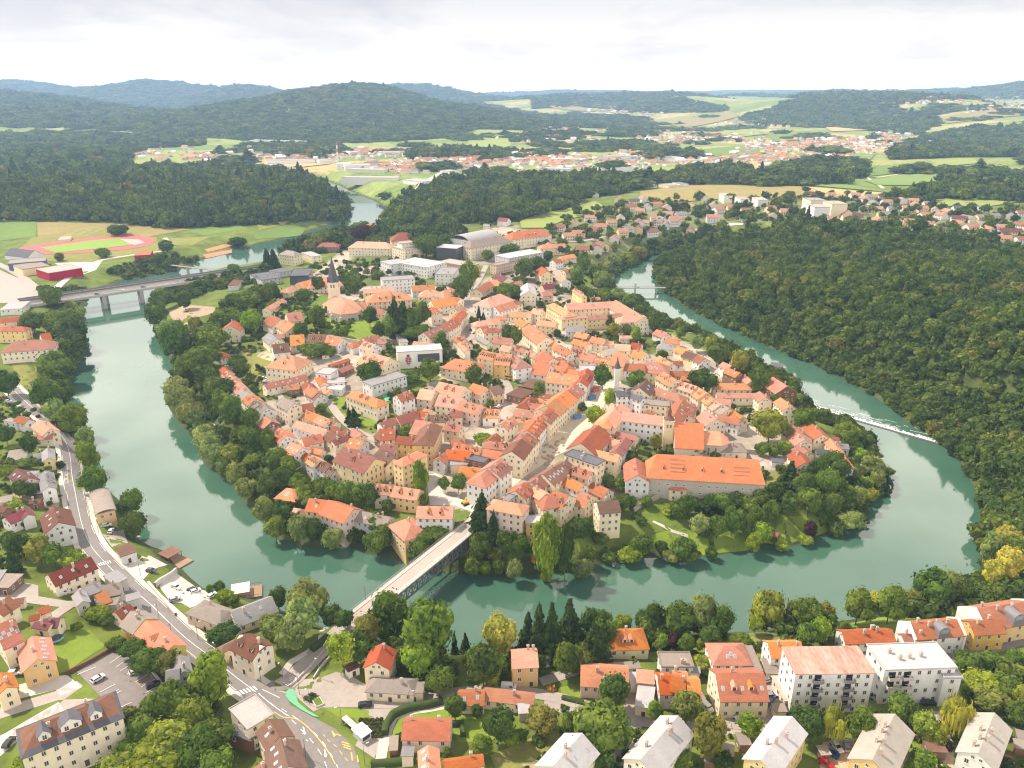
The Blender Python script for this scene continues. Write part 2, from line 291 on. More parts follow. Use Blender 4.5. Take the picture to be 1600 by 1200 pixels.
SLOPE = {'ST': [(165,425),(215,408),(275,400),(272,428),(210,442)], 'ST2': [(455,397),(540,362),(600,352),(602,372),(480,402)], 'ST3': [(270,412),(300,400),(330,404),(320,412)], 'ST4': [(60,455),(140,452),(130,470),(80,480)], 'W': [(238,520),(258,512),(300,522),(338,500),(350,470),(420,450),(420,480),(390,520),(350,530),(330,570),(345,620),(390,690),(440,730),(480,765),(560,790),(600,805),(600,835),(560,850),(500,852),(440,830),(380,765),(320,705),(290,665),(268,610),(275,570)],
 'SE': [(1200,775),(1270,752),(1320,748),(1360,750),(1355,780),(1300,795),(1210,800)], 'CL': [(1080,792),(1140,786),(1200,790),(1190,815),(1100,815)],
 'B': [(690,885),(740,865),(770,850),(790,870),(800,890),(760,898)], 'NE': [(1110,545),(1160,562),(1210,590),(1255,640),(1230,640),(1190,610),(1130,570)], 'NB': [(905,452),(960,472),(1010,495),(1010,515),(950,492),(900,465)],
 'LB': [(75,505),(120,470),(130,500),(132,550),(105,605),(100,640),(125,665),(145,720),(160,765),(140,765),(120,690),(75,640),(60,600),(80,560)], 'FB': [(235,480),(245,452),(330,436),(420,420),(420,440),(330,455),(290,470)],
 'BL': [(210,1150),(250,1110),(310,1080),(350,1100),(345,1220),(180,1230)], 'BR': [(560,1015),(620,1012),(690,1022),(700,1070),(640,1050),(590,1040)], 'BX': [(730,1025),(850,1005),(1010,990),(1140,990),(1130,1010),(1000,1020),(930,1040),(860,1045),(760,1060)], 'BZ': [(1180,985),(1300,975),(1300,1000),(1230,1010)],
 'RR': [(1500,1060),(1540,1040),(1600,1050),(1640,1100),(1640,1140),(1580,1135),(1510,1100)]}
PU, PV = project(GX, GY, HH)
wood = np.zeros(GX.shape, bool)
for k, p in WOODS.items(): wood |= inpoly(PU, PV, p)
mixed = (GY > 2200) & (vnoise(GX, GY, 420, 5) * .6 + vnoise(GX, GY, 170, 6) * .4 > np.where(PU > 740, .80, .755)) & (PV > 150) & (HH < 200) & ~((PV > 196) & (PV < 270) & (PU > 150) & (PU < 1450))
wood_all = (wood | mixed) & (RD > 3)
C = np.zeros(GX.shape + (3,)); C[:] = (.14, .185, .035)
a = .42; wx = GX * math.cos(a) + GY * math.sin(a) + 60 * vnoise(GX, GY, 300, 8); wy = -GX * math.sin(a) + GY * math.cos(a) + 50 * vnoise(GX, GY, 260, 9)
fid = (np.sin(np.floor(wx / 260) * 12.9898 + np.floor(wy / 105) * 78.233) * 43758.5453) % 1.0
FIELDC = np.array([(.22,.27,.07),(.30,.30,.09),(.16,.24,.06),(.42,.35,.15),(.25,.31,.09),(.19,.26,.06),(.36,.33,.13),(.27,.31,.10)])
fc = FIELDC[(fid * 7.999).astype(int)]
fw = smooth((GY - 1250) / 300)[..., None]
C = C * (1 - fw) + fc * fw
tn = inpoly(PU, PV, TOWN); tg = smooth((vnoise(GX, GY, 45, 31) - .42) / .12)[..., None]; tc_ = np.array((.40, .345, .275)) * (1 - tg) + np.array((.13, .165, .04)) * tg; C[tn] = tc_[tn]
C[inpoly(PU, PV, SUBURB)] = (.19, .21, .08)
for p in SLOPE.values(): C[inpoly(PU, PV, p)] = (.085, .115, .035)
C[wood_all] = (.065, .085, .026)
bank = (RD < 7) & (RD > -30) & near[:, None]; C[bank] = (.07, .088, .032)
C *= (0.82 + .36 * vnoise(GX, GY, 14, 11))[..., None]
def ground_material():
    m, nt, N = nodes('ground'); L = nt.links.new
    at = N('ShaderNodeAttribute', attribute_name='zone'); tc = N('ShaderNodeTexCoord')
    n1 = N('ShaderNodeTexNoise', Scale=.09, Detail=9.0, Roughness=.7); L(tc.outputs['Object'], n1.inputs['Vector'])
    mr = N('ShaderNodeMapRange'); mr.inputs['From Min'].default_value = .3; mr.inputs['From Max'].default_value = .7; mr.inputs['To Min'].default_value = .62; mr.inputs['To Max'].default_value = 1.3; L(n1.outputs[0], mr.inputs['Value'])
    hs = N('ShaderNodeHueSaturation'); L(at.outputs['Color'], hs.inputs['Color']); L(mr.outputs[0], hs.inputs['Value'])
    bs = N('ShaderNodeBsdfPrincipled', Roughness=.95); bs.inputs['Specular IOR Level'].default_value = .1; L(hs.outputs[0], bs.inputs['Base Color'])
    o = N('ShaderNodeOutputMaterial'); L(bs.outputs[0], o.inputs[0]); return m
def grid_mesh():
    me = bpy.data.meshes.new('ground')
    v = np.stack([GX, GY, HH], -1).reshape(-1, 3).astype(np.float32)
    i = np.arange((NR - 1) * NC).reshape(NR - 1, NC)[:, :-1].ravel()
    q = np.stack([i, i + 1, i + NC + 1, i + NC], 1).astype(np.int32)
    me.vertices.add(len(v)); me.vertices.foreach_set('co', v.ravel()); me.loops.add(q.size); me.loops.foreach_set('vertex_index', q.ravel())
    me.polygons.add(len(q)); me.polygons.foreach_set('loop_start', np.arange(0, q.size, 4, dtype=np.int32)); me.polygons.foreach_set('use_smooth', np.ones(len(q), bool))
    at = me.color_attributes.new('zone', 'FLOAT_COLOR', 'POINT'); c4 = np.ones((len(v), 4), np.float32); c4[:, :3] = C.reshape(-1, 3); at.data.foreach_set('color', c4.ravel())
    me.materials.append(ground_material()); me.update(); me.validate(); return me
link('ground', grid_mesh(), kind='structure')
# ------------------------------------------------------------------ water
def water_material():
    m, nt, N = nodes('river_water'); L = nt.links.new
    tc = N('ShaderNodeTexCoord'); mp = N('ShaderNodeMapping'); L(tc.outputs['Object'], mp.inputs['Vector'])
    n1 = N('ShaderNodeTexNoise', Scale=.35, Detail=5.0, Roughness=.6); L(mp.outputs[0], n1.inputs['Vector'])
    n2 = N('ShaderNodeTexNoise', Scale=.02, Detail=3.0); L(mp.outputs[0], n2.inputs['Vector'])
    rp = N('ShaderNodeValToRGB'); rp.color_ramp.elements[0].position = .35; rp.color_ramp.elements[1].position = .65
    rp.color_ramp.elements[0].color = (.045, .12, .078, 1); rp.color_ramp.elements[1].color = (.068, .148, .10, 1); L(n2.outputs[0], rp.inputs[0])
    b = N('ShaderNodeBump', Strength=.05, Distance=.12); L(n1.outputs[0], b.inputs['Height'])
    df = N('ShaderNodeBsdfDiffuse'); L(rp.outputs[0], df.inputs[0]); gl = N('ShaderNodeBsdfGlossy', Roughness=.06); L(b.outputs[0], gl.inputs['Normal']); gl.inputs[0].default_value = (1, .955, .89, 1)
    fr = N('ShaderNodeFresnel', IOR=1.75); L(b.outputs[0], fr.inputs['Normal']); mx = N('ShaderNodeMixShader'); L(fr.outputs[0], mx.inputs[0]); L(df.outputs[0], mx.inputs[1]); L(gl.outputs[0], mx.inputs[2])
    o = N('ShaderNodeOutputMaterial'); L(mx.outputs[0], o.inputs[0]); return m
def water_sheet():
    mb = MB(); x0, x1, y0, y1 = RIV[:, 0].min() - 30, RIV[:, 0].max() + 60, RIV[:, 1].min() - 25, RIV[:, 1].max() + 60
    n = 24; vs = [(x0 + (x1 - x0) * i / n, y0 + (y1 - y0) * j / n, 0) for j in range(n + 1) for i in range(n + 1)]
    mb.add(vs, [(j * (n + 1) + i, j * (n + 1) + i + 1, (j + 1) * (n + 1) + i + 1, (j + 1) * (n + 1) + i) for j in range(n) for i in range(n)])
    return mb.obj('river', water_material(), kind='structure')
water_sheet()
# ------------------------------------------------------------------ sheets draped on the ground
def drape(name, px, mat, dz=.10, kind='structure', step=None, world=False, **k):
    P = [p if world else GP(*p)[:2] for p in px]
    pts = []
    cy = sum(p[1] for p in P) / len(P); st = step or max(2.5, cy * .012)
    for i, a in enumerate(P):
        b = P[(i + 1) % len(P)]; n = max(1, min(60, int(math.dist(a, b) / st)))
        pts += [(a[0] + (b[0] - a[0]) * t / n, a[1] + (b[1] - a[1]) * t / n) for t in range(n)]
    nb = len(pts); A = np.array(pts)
    gx = np.arange(A[:, 0].min(), A[:, 0].max(), st); gy = np.arange(A[:, 1].min(), A[:, 1].max(), st)
    if len(gx) * len(gy) < 9000 and len(gx) * len(gy) > 0:
        g = np.stack(np.meshgrid(gx, gy), -1).reshape(-1, 2); g = g[sdf(g[:, 0], g[:, 1], A) < -st * .35]; pts += [tuple(q) for q in g]
    V, E, Fc, *_ = delaunay_2d_cdt([Vector(p) for p in pts], [(i, (i + 1) % nb) for i in range(nb)], [], 1, 1e-4)
    vs = [(p.x, p.y, max(H(p.x, p.y), .05) + dz * (1 + max(0, p.y - 150) / 300)) for p in V]
    fs = [tuple(f) if (V[f[1]] - V[f[0]]).cross(V[f[2]] - V[f[0]]) > 0 else tuple(reversed(f)) for f in Fc]
    mb = MB(); mb.add(vs, fs); return mb.obj(name, mat, kind=kind, **k)
def catmull(P, step):
    out = []
    P = [2 * np.array(P[0]) - P[1]] + [np.array(p) for p in P] + [2 * np.array(P[-1]) - P[-2]]
    for i in range(1, len(P) - 2):
        n = max(1, int(np.linalg.norm(P[i + 1] - P[i]) / step))
        for k in range(n):
            t = k / n; a, b, c, d = P[i - 1:i + 3]
            out.append(.5 * (2 * b + (c - a) * t + (2 * a - 5 * b + 4 * c - d) * t * t + (3 * b - a - 3 * c + d) * t ** 3))
    out.append(P[-2]); return np.array(out)
def line(px, step=4): return catmull([np.array(GP(*p)[:2]) for p in px], step)
ROADS = []
def ribbon(name, Lp, w, mat, dz=.16, off=0.0, wide=None, lift=0, z=None, dash=None, kind='structure', skirt=0, **k):
    T = np.gradient(Lp, axis=0); T /= np.linalg.norm(T, axis=1)[:, None] + 1e-9; Nn = np.stack([-T[:, 1], T[:, 0]], 1)
    mb = MB(); n = 3 if w > 2 else 2; rows = []
    if name == 'road': ROADS.append([(q, w) for q in Lp[::2]])
    for i, p in enumerate(Lp):
        ww = w if wide is None else wide(i / max(1, len(Lp) - 1))
        row = []
        for j in range(n):
            q = p + Nn[i] * (off + ww * (.5 - j / (n - 1))); zz = (max(H(q[0], q[1]), .05) + dz * (1 + max(0, q[1] - 150) / 300)) if z is None else z(i)
            row.append((q[0], q[1], zz + lift))
        rows.append(row)
    for i in range(len(rows) - 1):
        if dash and (i // dash[0]) % dash[1]: continue
        for j in range(n - 1): mb.add([rows[i][j], rows[i][j+1], rows[i+1][j+1], rows[i+1][j]], [(0, 1, 2, 3)])
        if skirt:
            for j, rev in ((0, 0), (n - 1, 1)):
                a, b = rows[i][j], rows[i + 1][j]; mb.add([a, b, (b[0], b[1], b[2] - skirt), (a[0], a[1], a[2] - skirt)], [(0, 1, 2, 3) if not rev else (3, 2, 1, 0)])
    return mb.obj(name, mat, kind=kind, **k)
asphalt = surf('asphalt', (.235, .215, .20), .2, .3, .9, 0, 8); paving = surf('paving', (.40, .355, .31), .2, .5, .9, 0, 8); light = surf('light_concrete', (.58, .53, .47), .14, .4, .9, 0, 8)
lawn = surf('lawn', (.20, .265, .035), .3, .18, .95, 0, 9, col2=(.13, .20, .03), spec=.1); drylawn = surf('dry_lawn', (.25, .235, .07), .35, .15, .95, 0, 9, col2=(.14, .17, .04), spec=.1); sand = surf('sand', (.56, .44, .30), .25, .3, .95, 0, 8, spec=.1)
dirt = surf('dirt', (.42, .32, .22), .3, .3, .95, 0, 8, spec=.1); deepgrass = surf('deep_grass', (.15, .21, .033), .35, .25, .95, 0, 9, col2=(.07, .12, .02), spec=.1)
paint = plain('road_paint', (.75, .73, .70), .8); yellow = plain('yellow_paint', (.68, .47, .10), .8); greenp = surf('green_paint', (.16, .46, .27), .1, .3, .8, 0)
for px, m, nm in [
 ([(120,1050),(183,1013),(205,1024),(244,1060),(266,1097),(235,1120),(193,1137),(183,1168),(175,1155),(168,1110),(160,1092)], surf('lot_asphalt', (.25,.22,.205), .2, .3, .9, 0, 8), 'car_park'),
 ([(-20,1112),(-20,1130),(92,1094),(160,1092),(168,1110),(100,1125),(20,1150),(20,1140),(92,1100),(130,1072),(120,1064),(88,1080)], paving, 'access_road'),
 ([(30,1070),(75,1058),(105,1055),(128,1074),(92,1089),(88,1078),(30,1092)], light, 'concrete_yard'), ([(10,1145),(92,1097),(100,1112),(25,1160),(-20,1200),(-20,1160)], light, 'forecourt'),
 ([(82,1003),(120,980),(140,985),(165,1010),(105,1050),(90,1052)], lawn, 'lawn'), ([(160,835),(193,828),(200,847),(175,855)], paving, 'boathouse_yard'),
 ([(197,885),(234,868),(262,882),(225,905),(210,900)], light, 'gravel_lot'), ([(249,917),(276,895),(321,923),(332,936),(297,950),(283,942),(268,942)], light, 'river_lot'),
 ([(448,1060),(500,1058),(512,1075),(577,1090),(640,1098),(700,1088),(712,1098),(640,1110),(605,1125),(598,1150),(585,1185),(555,1165),(580,1120),(560,1105),(505,1105),(490,1112),(470,1095),(452,1078)], paving, 'junction_paving'),
 ([(358,1062),(378,1068),(440,1066),(466,1060),(462,1078),(446,1086),(454,1102),(488,1120),(525,1140),(553,1168),(563,1200),(575,1240),(490,1240),(478,1195),(461,1154),(431,1121),(409,1096),(371,1092),(352,1080)], asphalt, 'junction'),
 ([(500,1060),(525,1050),(548,1056),(575,1072),(660,1082),(700,1086),(700,1096),(577,1092),(512,1078)], paving, 'forecourt'), ([(150,925),(200,915),(235,950),(210,960),(130,945)], paving, 'yard'), ([(20,735),(75,745),(95,775),(90,800),(60,790),(20,775)], dirt, 'yard'), ([(88,690),(104,700),(108,760),(100,800),(92,760)], paving, 'yard'), ([(0,905),(60,915),(60,940),(0,940)], paving, 'yard'), ([(502,1104),(577,1109),(585,1119),(562,1136),(553,1122),(528,1120)], lawn, 'verge'), ([(601,1145),(612,1120),(640,1110),(700,1100),(720,1110),(790,1112),(805,1125),(795,1152),(750,1160),(715,1160),(704,1128),(629,1128),(627,1160),(605,1160)], lawn, 'cottage_garden'),
 ([(620,1025),(715,1024),(720,1064),(620,1060)], deepgrass, 'meadow'), ([(766,1180),(826,1155),(862,1140),(880,1150),(850,1210),(780,1215)], drylawn, 'vegetable_garden'), ([(772,1185),(790,1172),(800,1178),(785,1198)], dirt, 'vegetable_bed'), ([(815,1195),(835,1178),(845,1190),(828,1210)], dirt, 'vegetable_bed'),
 ([(1345,1175),(1410,1150),(1480,1150),(1475,1210),(1400,1215)], lawn, 'lawn'), ([(1384,962),(1440,964),(1520,928),(1560,917),(1600,902),(1650,895),(1650,915),(1560,945),(1480,978),(1390,990),(1310,995),(1310,978)], lawn, 'river_lawn'),
 ([(1118,1105),(1130,1080),(1215,1060),(1250,1118),(1215,1128),(1200,1142),(1130,1150)], paving, 'yard'), ([(1285,1160),(1335,1155),(1335,1210),(1280,1215)], sand, 'flats_yard'), ([(1425,1110),(1470,1112),(1478,1140),(1490,1160),(1470,1150)], paving, 'flats_drive'), ([(1460,1170),(1490,1165),(1490,1210),(1455,1210)], sand, 'flats_yard'),
 ([(1120,1010),(1200,985),(1240,990),(1235,1010),(1180,1030)], drylawn, 'garden'), ([(1000,1020),(1100,1010),(1110,1050),(1060,1060)], lawn, 'garden'), ([(985,1070),(1000,1065),(1008,1130),(985,1160),(970,1120)], paving, 'driveway'), ([(850,1090),(905,1105),(905,1118),(850,1110)], paving, 'driveway'),
 ([(875,1075),(895,1068),(910,1090),(900,1098),(880,1090)], lawn, 'front_garden'), ([(962,1160),(1005,1150),(985,1195),(955,1200)], paving, 'driveway'),
 ([(915,620),(950,598),(968,592),(975,610),(945,632),(927,665),(897,699),(866,714),(834,735),(806,756),(790,777),(770,792),(748,806),(736,797),(760,775),(788,752),(812,733),(838,708),(870,668),(900,640)], surf('square_gravel', (.66,.56,.43), .22, .25, .95, 0, 8), 'town_square'),
 ([(660,722),(688,745),(690,760),(693,772),(725,782),(745,780),(742,803),(712,790),(672,790),(668,760)], light, 'plaza'),
 ([(514,622),(546,620),(546,638),(525,640)], lawn, 'lawn'), ([(534,645),(560,652),(592,658),(585,666),(560,667),(540,656)], lawn, 'lawn'), ([(412,496),(450,480),(515,458),(520,480),(490,502),(450,507),(420,500)], deepgrass, 'churchyard_garden'),
 ([(495,480),(500,515),(530,532),(590,535),(608,500),(590,480),(545,468)], lawn, 'churchyard'), ([(385,550),(420,555),(425,570),(405,575),(412,605),(400,615),(370,590)], drylawn, 'slope_lawn'), ([(395,555),(425,552),(428,566)], sand, 'sand_court'),
 ([(625,575),(660,575),(690,590),(665,600),(650,615),(620,600)], deepgrass, 'garden'), ([(597,618),(620,612),(620,622),(603,628)], greenp, 'ball_court'),
 ([(1018,837),(1070,825),(1100,837),(1170,837),(1170,860),(1140,863),(1100,868),(1060,860),(1020,855)], lawn, 'bank_lawn'), ([(1190,848),(1225,812),(1310,798),(1335,812),(1290,832),(1240,848)], lawn, 'bank_lawn'),
 ([(995,800),(1030,790),(1060,810),(1075,830),(1020,832),(1000,820)], deepgrass, 'slope_lawn'), ([(1075,762),(1140,766),(1140,777),(1078,771)], drylawn, 'terrace_lawn'), ([(900,842),(928,838),(930,860),(905,868)], lawn, 'bank_lawn'), ([(1195,742),(1220,735),(1222,758),(1200,760)], drylawn, 'lawn'),
 ([(262,487),(287,478),(335,480),(337,490),(300,498),(290,512),(270,500)], dirt, 'playground'), ([(908,424),(930,418),(928,449),(912,448)], lawn, 'river_lawn'), ([(15,562),(58,562),(57,612),(35,612)], drylawn, 'palace_lawn'),
 ([(-20,412),(60,447),(62,472),(-20,474)], paving, 'bus_yard'), ([(85,411),(160,408),(150,422),(120,432)], light, 'yard'), ([(50,371),(140,355),(245,371),(250,395),(150,410),(90,410),(20,400)], drylawn, 'stadium_field'),
 ([(-30,340),(57,347),(55,370),(-30,380)], surf('field_green', (.16,.24,.055), .2, .05, .95, 0, spec=.1), 'field'), ([(57,347),(180,350),(300,358),(230,370),(150,366),(60,372)], surf('field_tan', (.30,.25,.095), .25, .05, .95, 0, spec=.1), 'field'),
 ([(252,373),(330,370),(300,384),(262,384)], drylawn, 'pitch'), ([(290,360),(375,353),(390,357),(318,368)], surf('field_green', (1,1,1)), 'pitch'), ([(400,345),(450,333),(470,340),(440,352),(405,360)], drylawn, 'field'), ([(395,365),(440,352),(478,356),(470,368),(400,374)], surf('field_green', (1,1,1)), 'field'),
 ([(320,390),(350,382),(365,384),(325,394)], surf('clay', (.55,.22,.12), .1), 'clay_court'), ([(317,398),(362,390),(363,395),(322,404)], surf('clay', (.55,.22,.12)), 'clay_court'),
 ]: drape(nm, px, m, .07 if m not in (asphalt,) else .12)
drape('track', [(28,388),(75,380),(140,372),(200,367),(233,371),(245,376),(233,384),(200,390),(125,396),(75,398),(42,394)], surf('track_red', (.50,.13,.12), .15, .3, .9, 0), .14)
drape('infield', [(62,388),(140,377),(186,373),(210,383),(160,389),(88,396)], surf('infield', (.22,.33,.05), .1, .1, .9, 0), .22)
drape('runup', [(187,374),(217,375),(227,380),(210,384)], surf('runup', (.62,.36,.34), .1, .3, .9, 0), .22)
GF, TF = surf('field_green', (1,1,1)), surf('field_tan', (1,1,1)); LF = surf('field_light', (.27,.32,.085), .15, .03, .95, 0, spec=.1); OF = surf('field_straw', (.50,.37,.17), .15, .03, .95, 0, spec=.1); SF = surf('field_stripe', (.19,.27,.075), .3, .02, .95, 0, streak=(.1,2,1), spec=.1)
for px, m in [([(812,346),(870,330),(930,315),(942,322),(925,336),(850,357),(815,357)], LF), ([(800,308),(850,300),(888,304),(885,312),(830,318)], OF), ([(1000,300),(1080,290),(1200,290),(1285,294),(1250,308),(1200,310),(1060,316),(1000,312)], TF), ([(1255,292),(1395,303),(1380,309),(1260,301)], OF),
 ([(1165,275),(1300,285),(1380,300),(1260,290),(1180,287)], SF), ([(1350,283),(1450,270),(1570,280),(1620,290),(1600,296),(1460,291),(1370,290)], SF), ([(1435,311),(1480,307),(1590,316),(1540,324),(1440,322)], LF), ([(1340,268),(1400,258),(1460,262),(1360,276)], GF), ([(1450,250),(1520,248),(1530,256),(1460,262)], LF),
 ([(200,248),(260,236),(320,238),(312,252),(255,264),(200,262)], LF), ([(325,240),(360,232),(400,240),(400,252),(340,258)], SF), ([(400,242),(470,250),(520,256),(470,262),(400,258)], OF), ([(640,240),(700,233),(752,240),(745,250),(660,250)], LF), ([(730,214),(790,210),(800,228),(770,236),(735,232)], LF),
 ([(785,236),(900,232),(1010,243),(965,250),(800,250)], LF), ([(1010,190),(1140,174),(1155,182),(1080,199),(1010,200)], TF), ([(1055,212),(1180,200),(1200,210),(1100,220)], LF), ([(1080,236),(1190,225),(1200,240),(1120,250)], GF), ([(1010,222),(1060,228),(1020,240),(1000,236)], OF), ([(850,166),(960,160),(1020,166),(900,174)], TF),
 ([(1200,212),(1270,208),(1280,218),(1205,222)], GF), ([(1235,240),(1280,232),(1278,248),(1230,254)], LF), ([(1240,266),(1330,262),(1310,272),(1250,274)], OF), ([(1290,200),(1370,195),(1360,204),(1300,206)], OF), ([(1310,244),(1370,240),(1360,250),(1300,252)], SF), ([(1470,184),(1600,170),(1620,180),(1480,194)], TF), ([(1460,160),(1560,156),(1560,166),(1470,168)], LF), ([(440,172),(500,168),(490,176),(440,180)], LF), ([(1200,285),(1260,280),(1290,284),(1240,290)], GF), ([(60,204),(100,200),(100,208),(60,210)], LF)]:
    drape('field', px, m, .25)
# roads ------------------------------------------------------------
R1 = line([(5,590),(19,608),(51,638),(79,662),(100,686),(109,711),(112,739),(117,767),(124,803),(132,832),(146,859),(165,880),(187,902),(206,921),(231,941),(262,971),(292,999),(306,1010),(337,1033),(368,1058),(400,1082)])
ribbon('road', R1, 7.2, asphalt, .14); 
for s in (-1, 1): ribbon('pavement', R1, 2.0, light, .14, off=s * 4.7, lift=.12, skirt=.3)
ribbon('road_marking', R1, .22, paint, .19); 
for s in (-1, 1): ribbon('road_marking', R1, .16, paint, .19, off=s * 3.3, dash=(2, 2))
R2 = line([(432,1080),(458,1060),(480,1038),(505,1012),(530,988),(548,971)]); ribbon('road', R2, 7.0, surf('bridge_asphalt', (.42,.37,.33), .15, .3, .9, 0), .15)
R3 = line([(505,1098),(560,1098),(610,1100),(660,1093),(705,1083),(760,1080),(830,1083),(880,1093),(930,1108),(985,1124),(1040,1130),(1100,1132),(1140,1130),(1210,1142)]); ribbon('road', R3, 4.6, paving, .15)
for px, w, m in [([(705,1088),(690,1105),(640,1112),(615,1122),(600,1160),(592,1210)], 3.0, light), ([(845,1066),(880,1055),(908,1046)], 4, paving), ([(1440,1052),(1500,1022),(1560,1006),(1640,984)], 7, asphalt), ([(0,930),(70,940),(110,945),(135,940),(170,915)], 5, paving), ([(110,945),(80,965),(60,985)], 4, paving),
 ([(487,593),(512,625),(529,649),(544,664),(562,676),(590,690)], 4.5, paving), ([(668,740),(687,711),(721,674),(745,655),(772,634),(795,612),(783,590),(755,575),(722,556),(706,537),(690,525)], 5, paving), ([(735,530),(738,519),(730,496),(726,475),(735,455),(750,435),(760,415)], 5.5, paving), ([(706,537),(735,530)], 5, paving),
 ([(930,600),(900,575),(850,550),(820,530),(800,500),(790,470)], 5, paving), ([(965,600),(1020,625),(1060,650),(1110,690),(1150,705),(1190,720)], 5, paving), ([(420,590),(440,625),(462,650),(470,668),(500,690),(530,720)], 4.5, paving), ([(450,575),(480,572),(520,558),(560,545)], 5, paving), ([(300,640),(330,665),(345,685)], 2, light), ([(380,720),(395,738),(410,750)], 2, light),
 ([(1352,270),(1358,280),(1380,295)], 6, light), ([(1200,372),(1260,362),(1350,380),(1450,385),(1600,392)], 8, light), ([(1080,360),(1130,355),(1180,352)], 7, light), ([(510,980),(500,1005),(480,1020),(455,1035),(440,1055)], 2.0, light), ([(740,815),(747,800),(760,782)], 6, light), ([(1020,815),(1050,830),(1075,838)], 1.5, light),
 ([(62,470),(100,440),(150,410),(200,400),(260,392)], 6, light), ([(255,395),(262,380),(258,372)], 5, light), ([(-20,405),(30,430),(62,455),(85,470)], 8, paving), ([(820,360),(860,372),(900,378),(980,372)], 6, paving), ([(640,305),(665,285),(690,270)], 10, light), ([(1370,278),(1440,265)], 5, light)]:
    ribbon('road', line(px), w, m, .13)
# painted marks at the junction -----------------------------------------
def quad(name, px, m, dz=.2): return drape(name, px, m, dz, step=1.5)
for i in range(7):
    t = i / 6; a = (364 + t * 30, 1083 - t * 10); quad('crosswalk', [(a[0], a[1]), (a[0] + 2.6, a[1] - .9), (a[0] + 9, a[1] + 5.2), (a[0] + 6.4, a[1] + 6.2)], paint, .2)
for i in range(7):
    t = i / 6; a = (441 + t * 15, 1068 - t * 10); quad('crosswalk', [(a[0], a[1]), (a[0] + 1.2, a[1] - .8), (a[0] + 11.2, a[1] + 5.2), (a[0] + 10, a[1] + 6)], paint, .4)
for i in range(6):
    t = i / 5; a = (153 + t * 17, 881 - t * 4); quad('crosswalk', [(a[0], a[1]), (a[0] + 1.8, a[1] - .4), (a[0] + 4.6, a[1] + 4), (a[0] + 2.8, a[1] + 4.4)], paint, .25)
quad('cycle_bay', [(447,1081),(452,1077),(459,1078),(463,1087),(466,1098),(480,1110),(499,1121),(490,1120),(470,1109),(452,1096),(446,1088)], greenp, .2)
for px in [[(410,1078),(437,1091)],[(404,1084),(425,1102),(452,1120)]]: ribbon('road_marking', line(px, 1.2), .25, paint, .2)
for px in [[(406,1086),(430,1105),(452,1122),(470,1140),(490,1162),(505,1185),(515,1215)],[(440,1108),(470,1128),(500,1155),(520,1185),(535,1215)]]: ribbon('road_marking', line(px, 1.2), .22, paint, .2, dash=(2, 2))
ribbon('road_marking', line([(428,1113),(444,1122),(462,1124),(480,1136),(500,1158),(516,1180),(524,1195)], 1.2), .3, yellow, .21)
for a in [(473,1140),(506,1175)]: quad('arrow_marking', [(a[0], a[1] - 4), (a[0] + 2, a[1] - 3), (a[0] + 4.5, a[1] + 5), (a[0] + 6, a[1] + 5), (a[0] + 3.5, a[1] + 9), (a[0] - .5, a[1] + 7), (a[0] + 1.6, a[1] + 6)], paint, .2)
for st in ([(519,1143),(523,1152),(526,1148),(533,1151)], [(525,1150),(520,1146)], [(534,1160),(546,1164)], [(535,1164),(548,1168)], [(537,1168),(549,1172)], [(549,1176),(551,1190),(558,1181),(560,1192)]): ribbon('bus_stop_lettering', np.array([GP(*p)[:2] for p in st]), .45, yellow, .21)
ribbon('road_marking', line([(505,1148),(515,1160),(527,1168),(535,1180),(548,1195)], 1.2), .25, yellow, .2, dash=(1, 2))
for i in range(8):
    t = i / 7; a = (170 + 14 * t, 1033 - 0 * t)
for (x0, y0, x1, y1, n) in [(121,1055,150,1043,5),(157,1082,180,1070,5),(164,1093,190,1080,2),(172,1037,198,1019,2),(181,1043,205,1027,2),(188,1049,214,1034,2),(197,1055,222,1041,2),(212,1066,232,1054,2),(221,1074,242,1062,2),(228,1083,250,1072,2),(184,1108,206,1098,2),(188,1115,210,1105,2),(162,1090,186,1078,2)]:
    ribbon('bay_marking', line([(x0, y0), (x1, y1)], 1.5), .2, paint, .2)
for px in ([(213,1066),(219,1072),(238,1060),(231,1054)],): ribbon('bay_marking', line(px + [px[0]], 1.2), .16, yellow, .2)
# ------------------------------------------------------------------ windows, chimneys and the like
glass = plain('window_glass', (.045, .05, .06), .12, 0, .8); frame_m = plain('window_frame', (.62, .58, .52), .6); dark_wood = plain('dark_wood', (.09, .05, .035), .8); sky_glass = plain('skylight_glass', (.30, .34, .38), .12, 0, .8)
def wmesh(name, w, h, pane=True):
    mb = MB(); t = .11
    for a in ((-w/2, -w/2 + t, 0, h), (w/2 - t, w/2, 0, h), (-w/2 + t, w/2 - t, h - t, h), (-w/2 + t, w/2 - t, 0, t)): mb.box(a[0], a[1], -.05, .02, a[2], a[3], 0)
    mb.box(-w/2 - .1, w/2 + .1, -.14, .02, -.1, 0, 0); mb.box(-.04, .04, -.04, .02, t, h - t, 0)
    if pane: mb.box(-w/2 + t, w/2 - t, -.015, .01, t, h - t, 1)
    return mb.mesh(name, [frame_m, glass])
def panemesh():
    mb = MB(); mb.box(-.44, .44, -.015, .01, .11, 1.39, 0); return mb.mesh('pane', [glass])
WM = {'n': wmesh('window', 1.1, 1.5), 'w': wmesh('window_wide', 1.8, 1.4), 't': wmesh('window_tall', 1.0, 2.0), 's': wmesh('window_small', .9, 1.0)}
WF = wmesh('window_open_frame', 1.1, 1.5, False); PANE = panemesh()
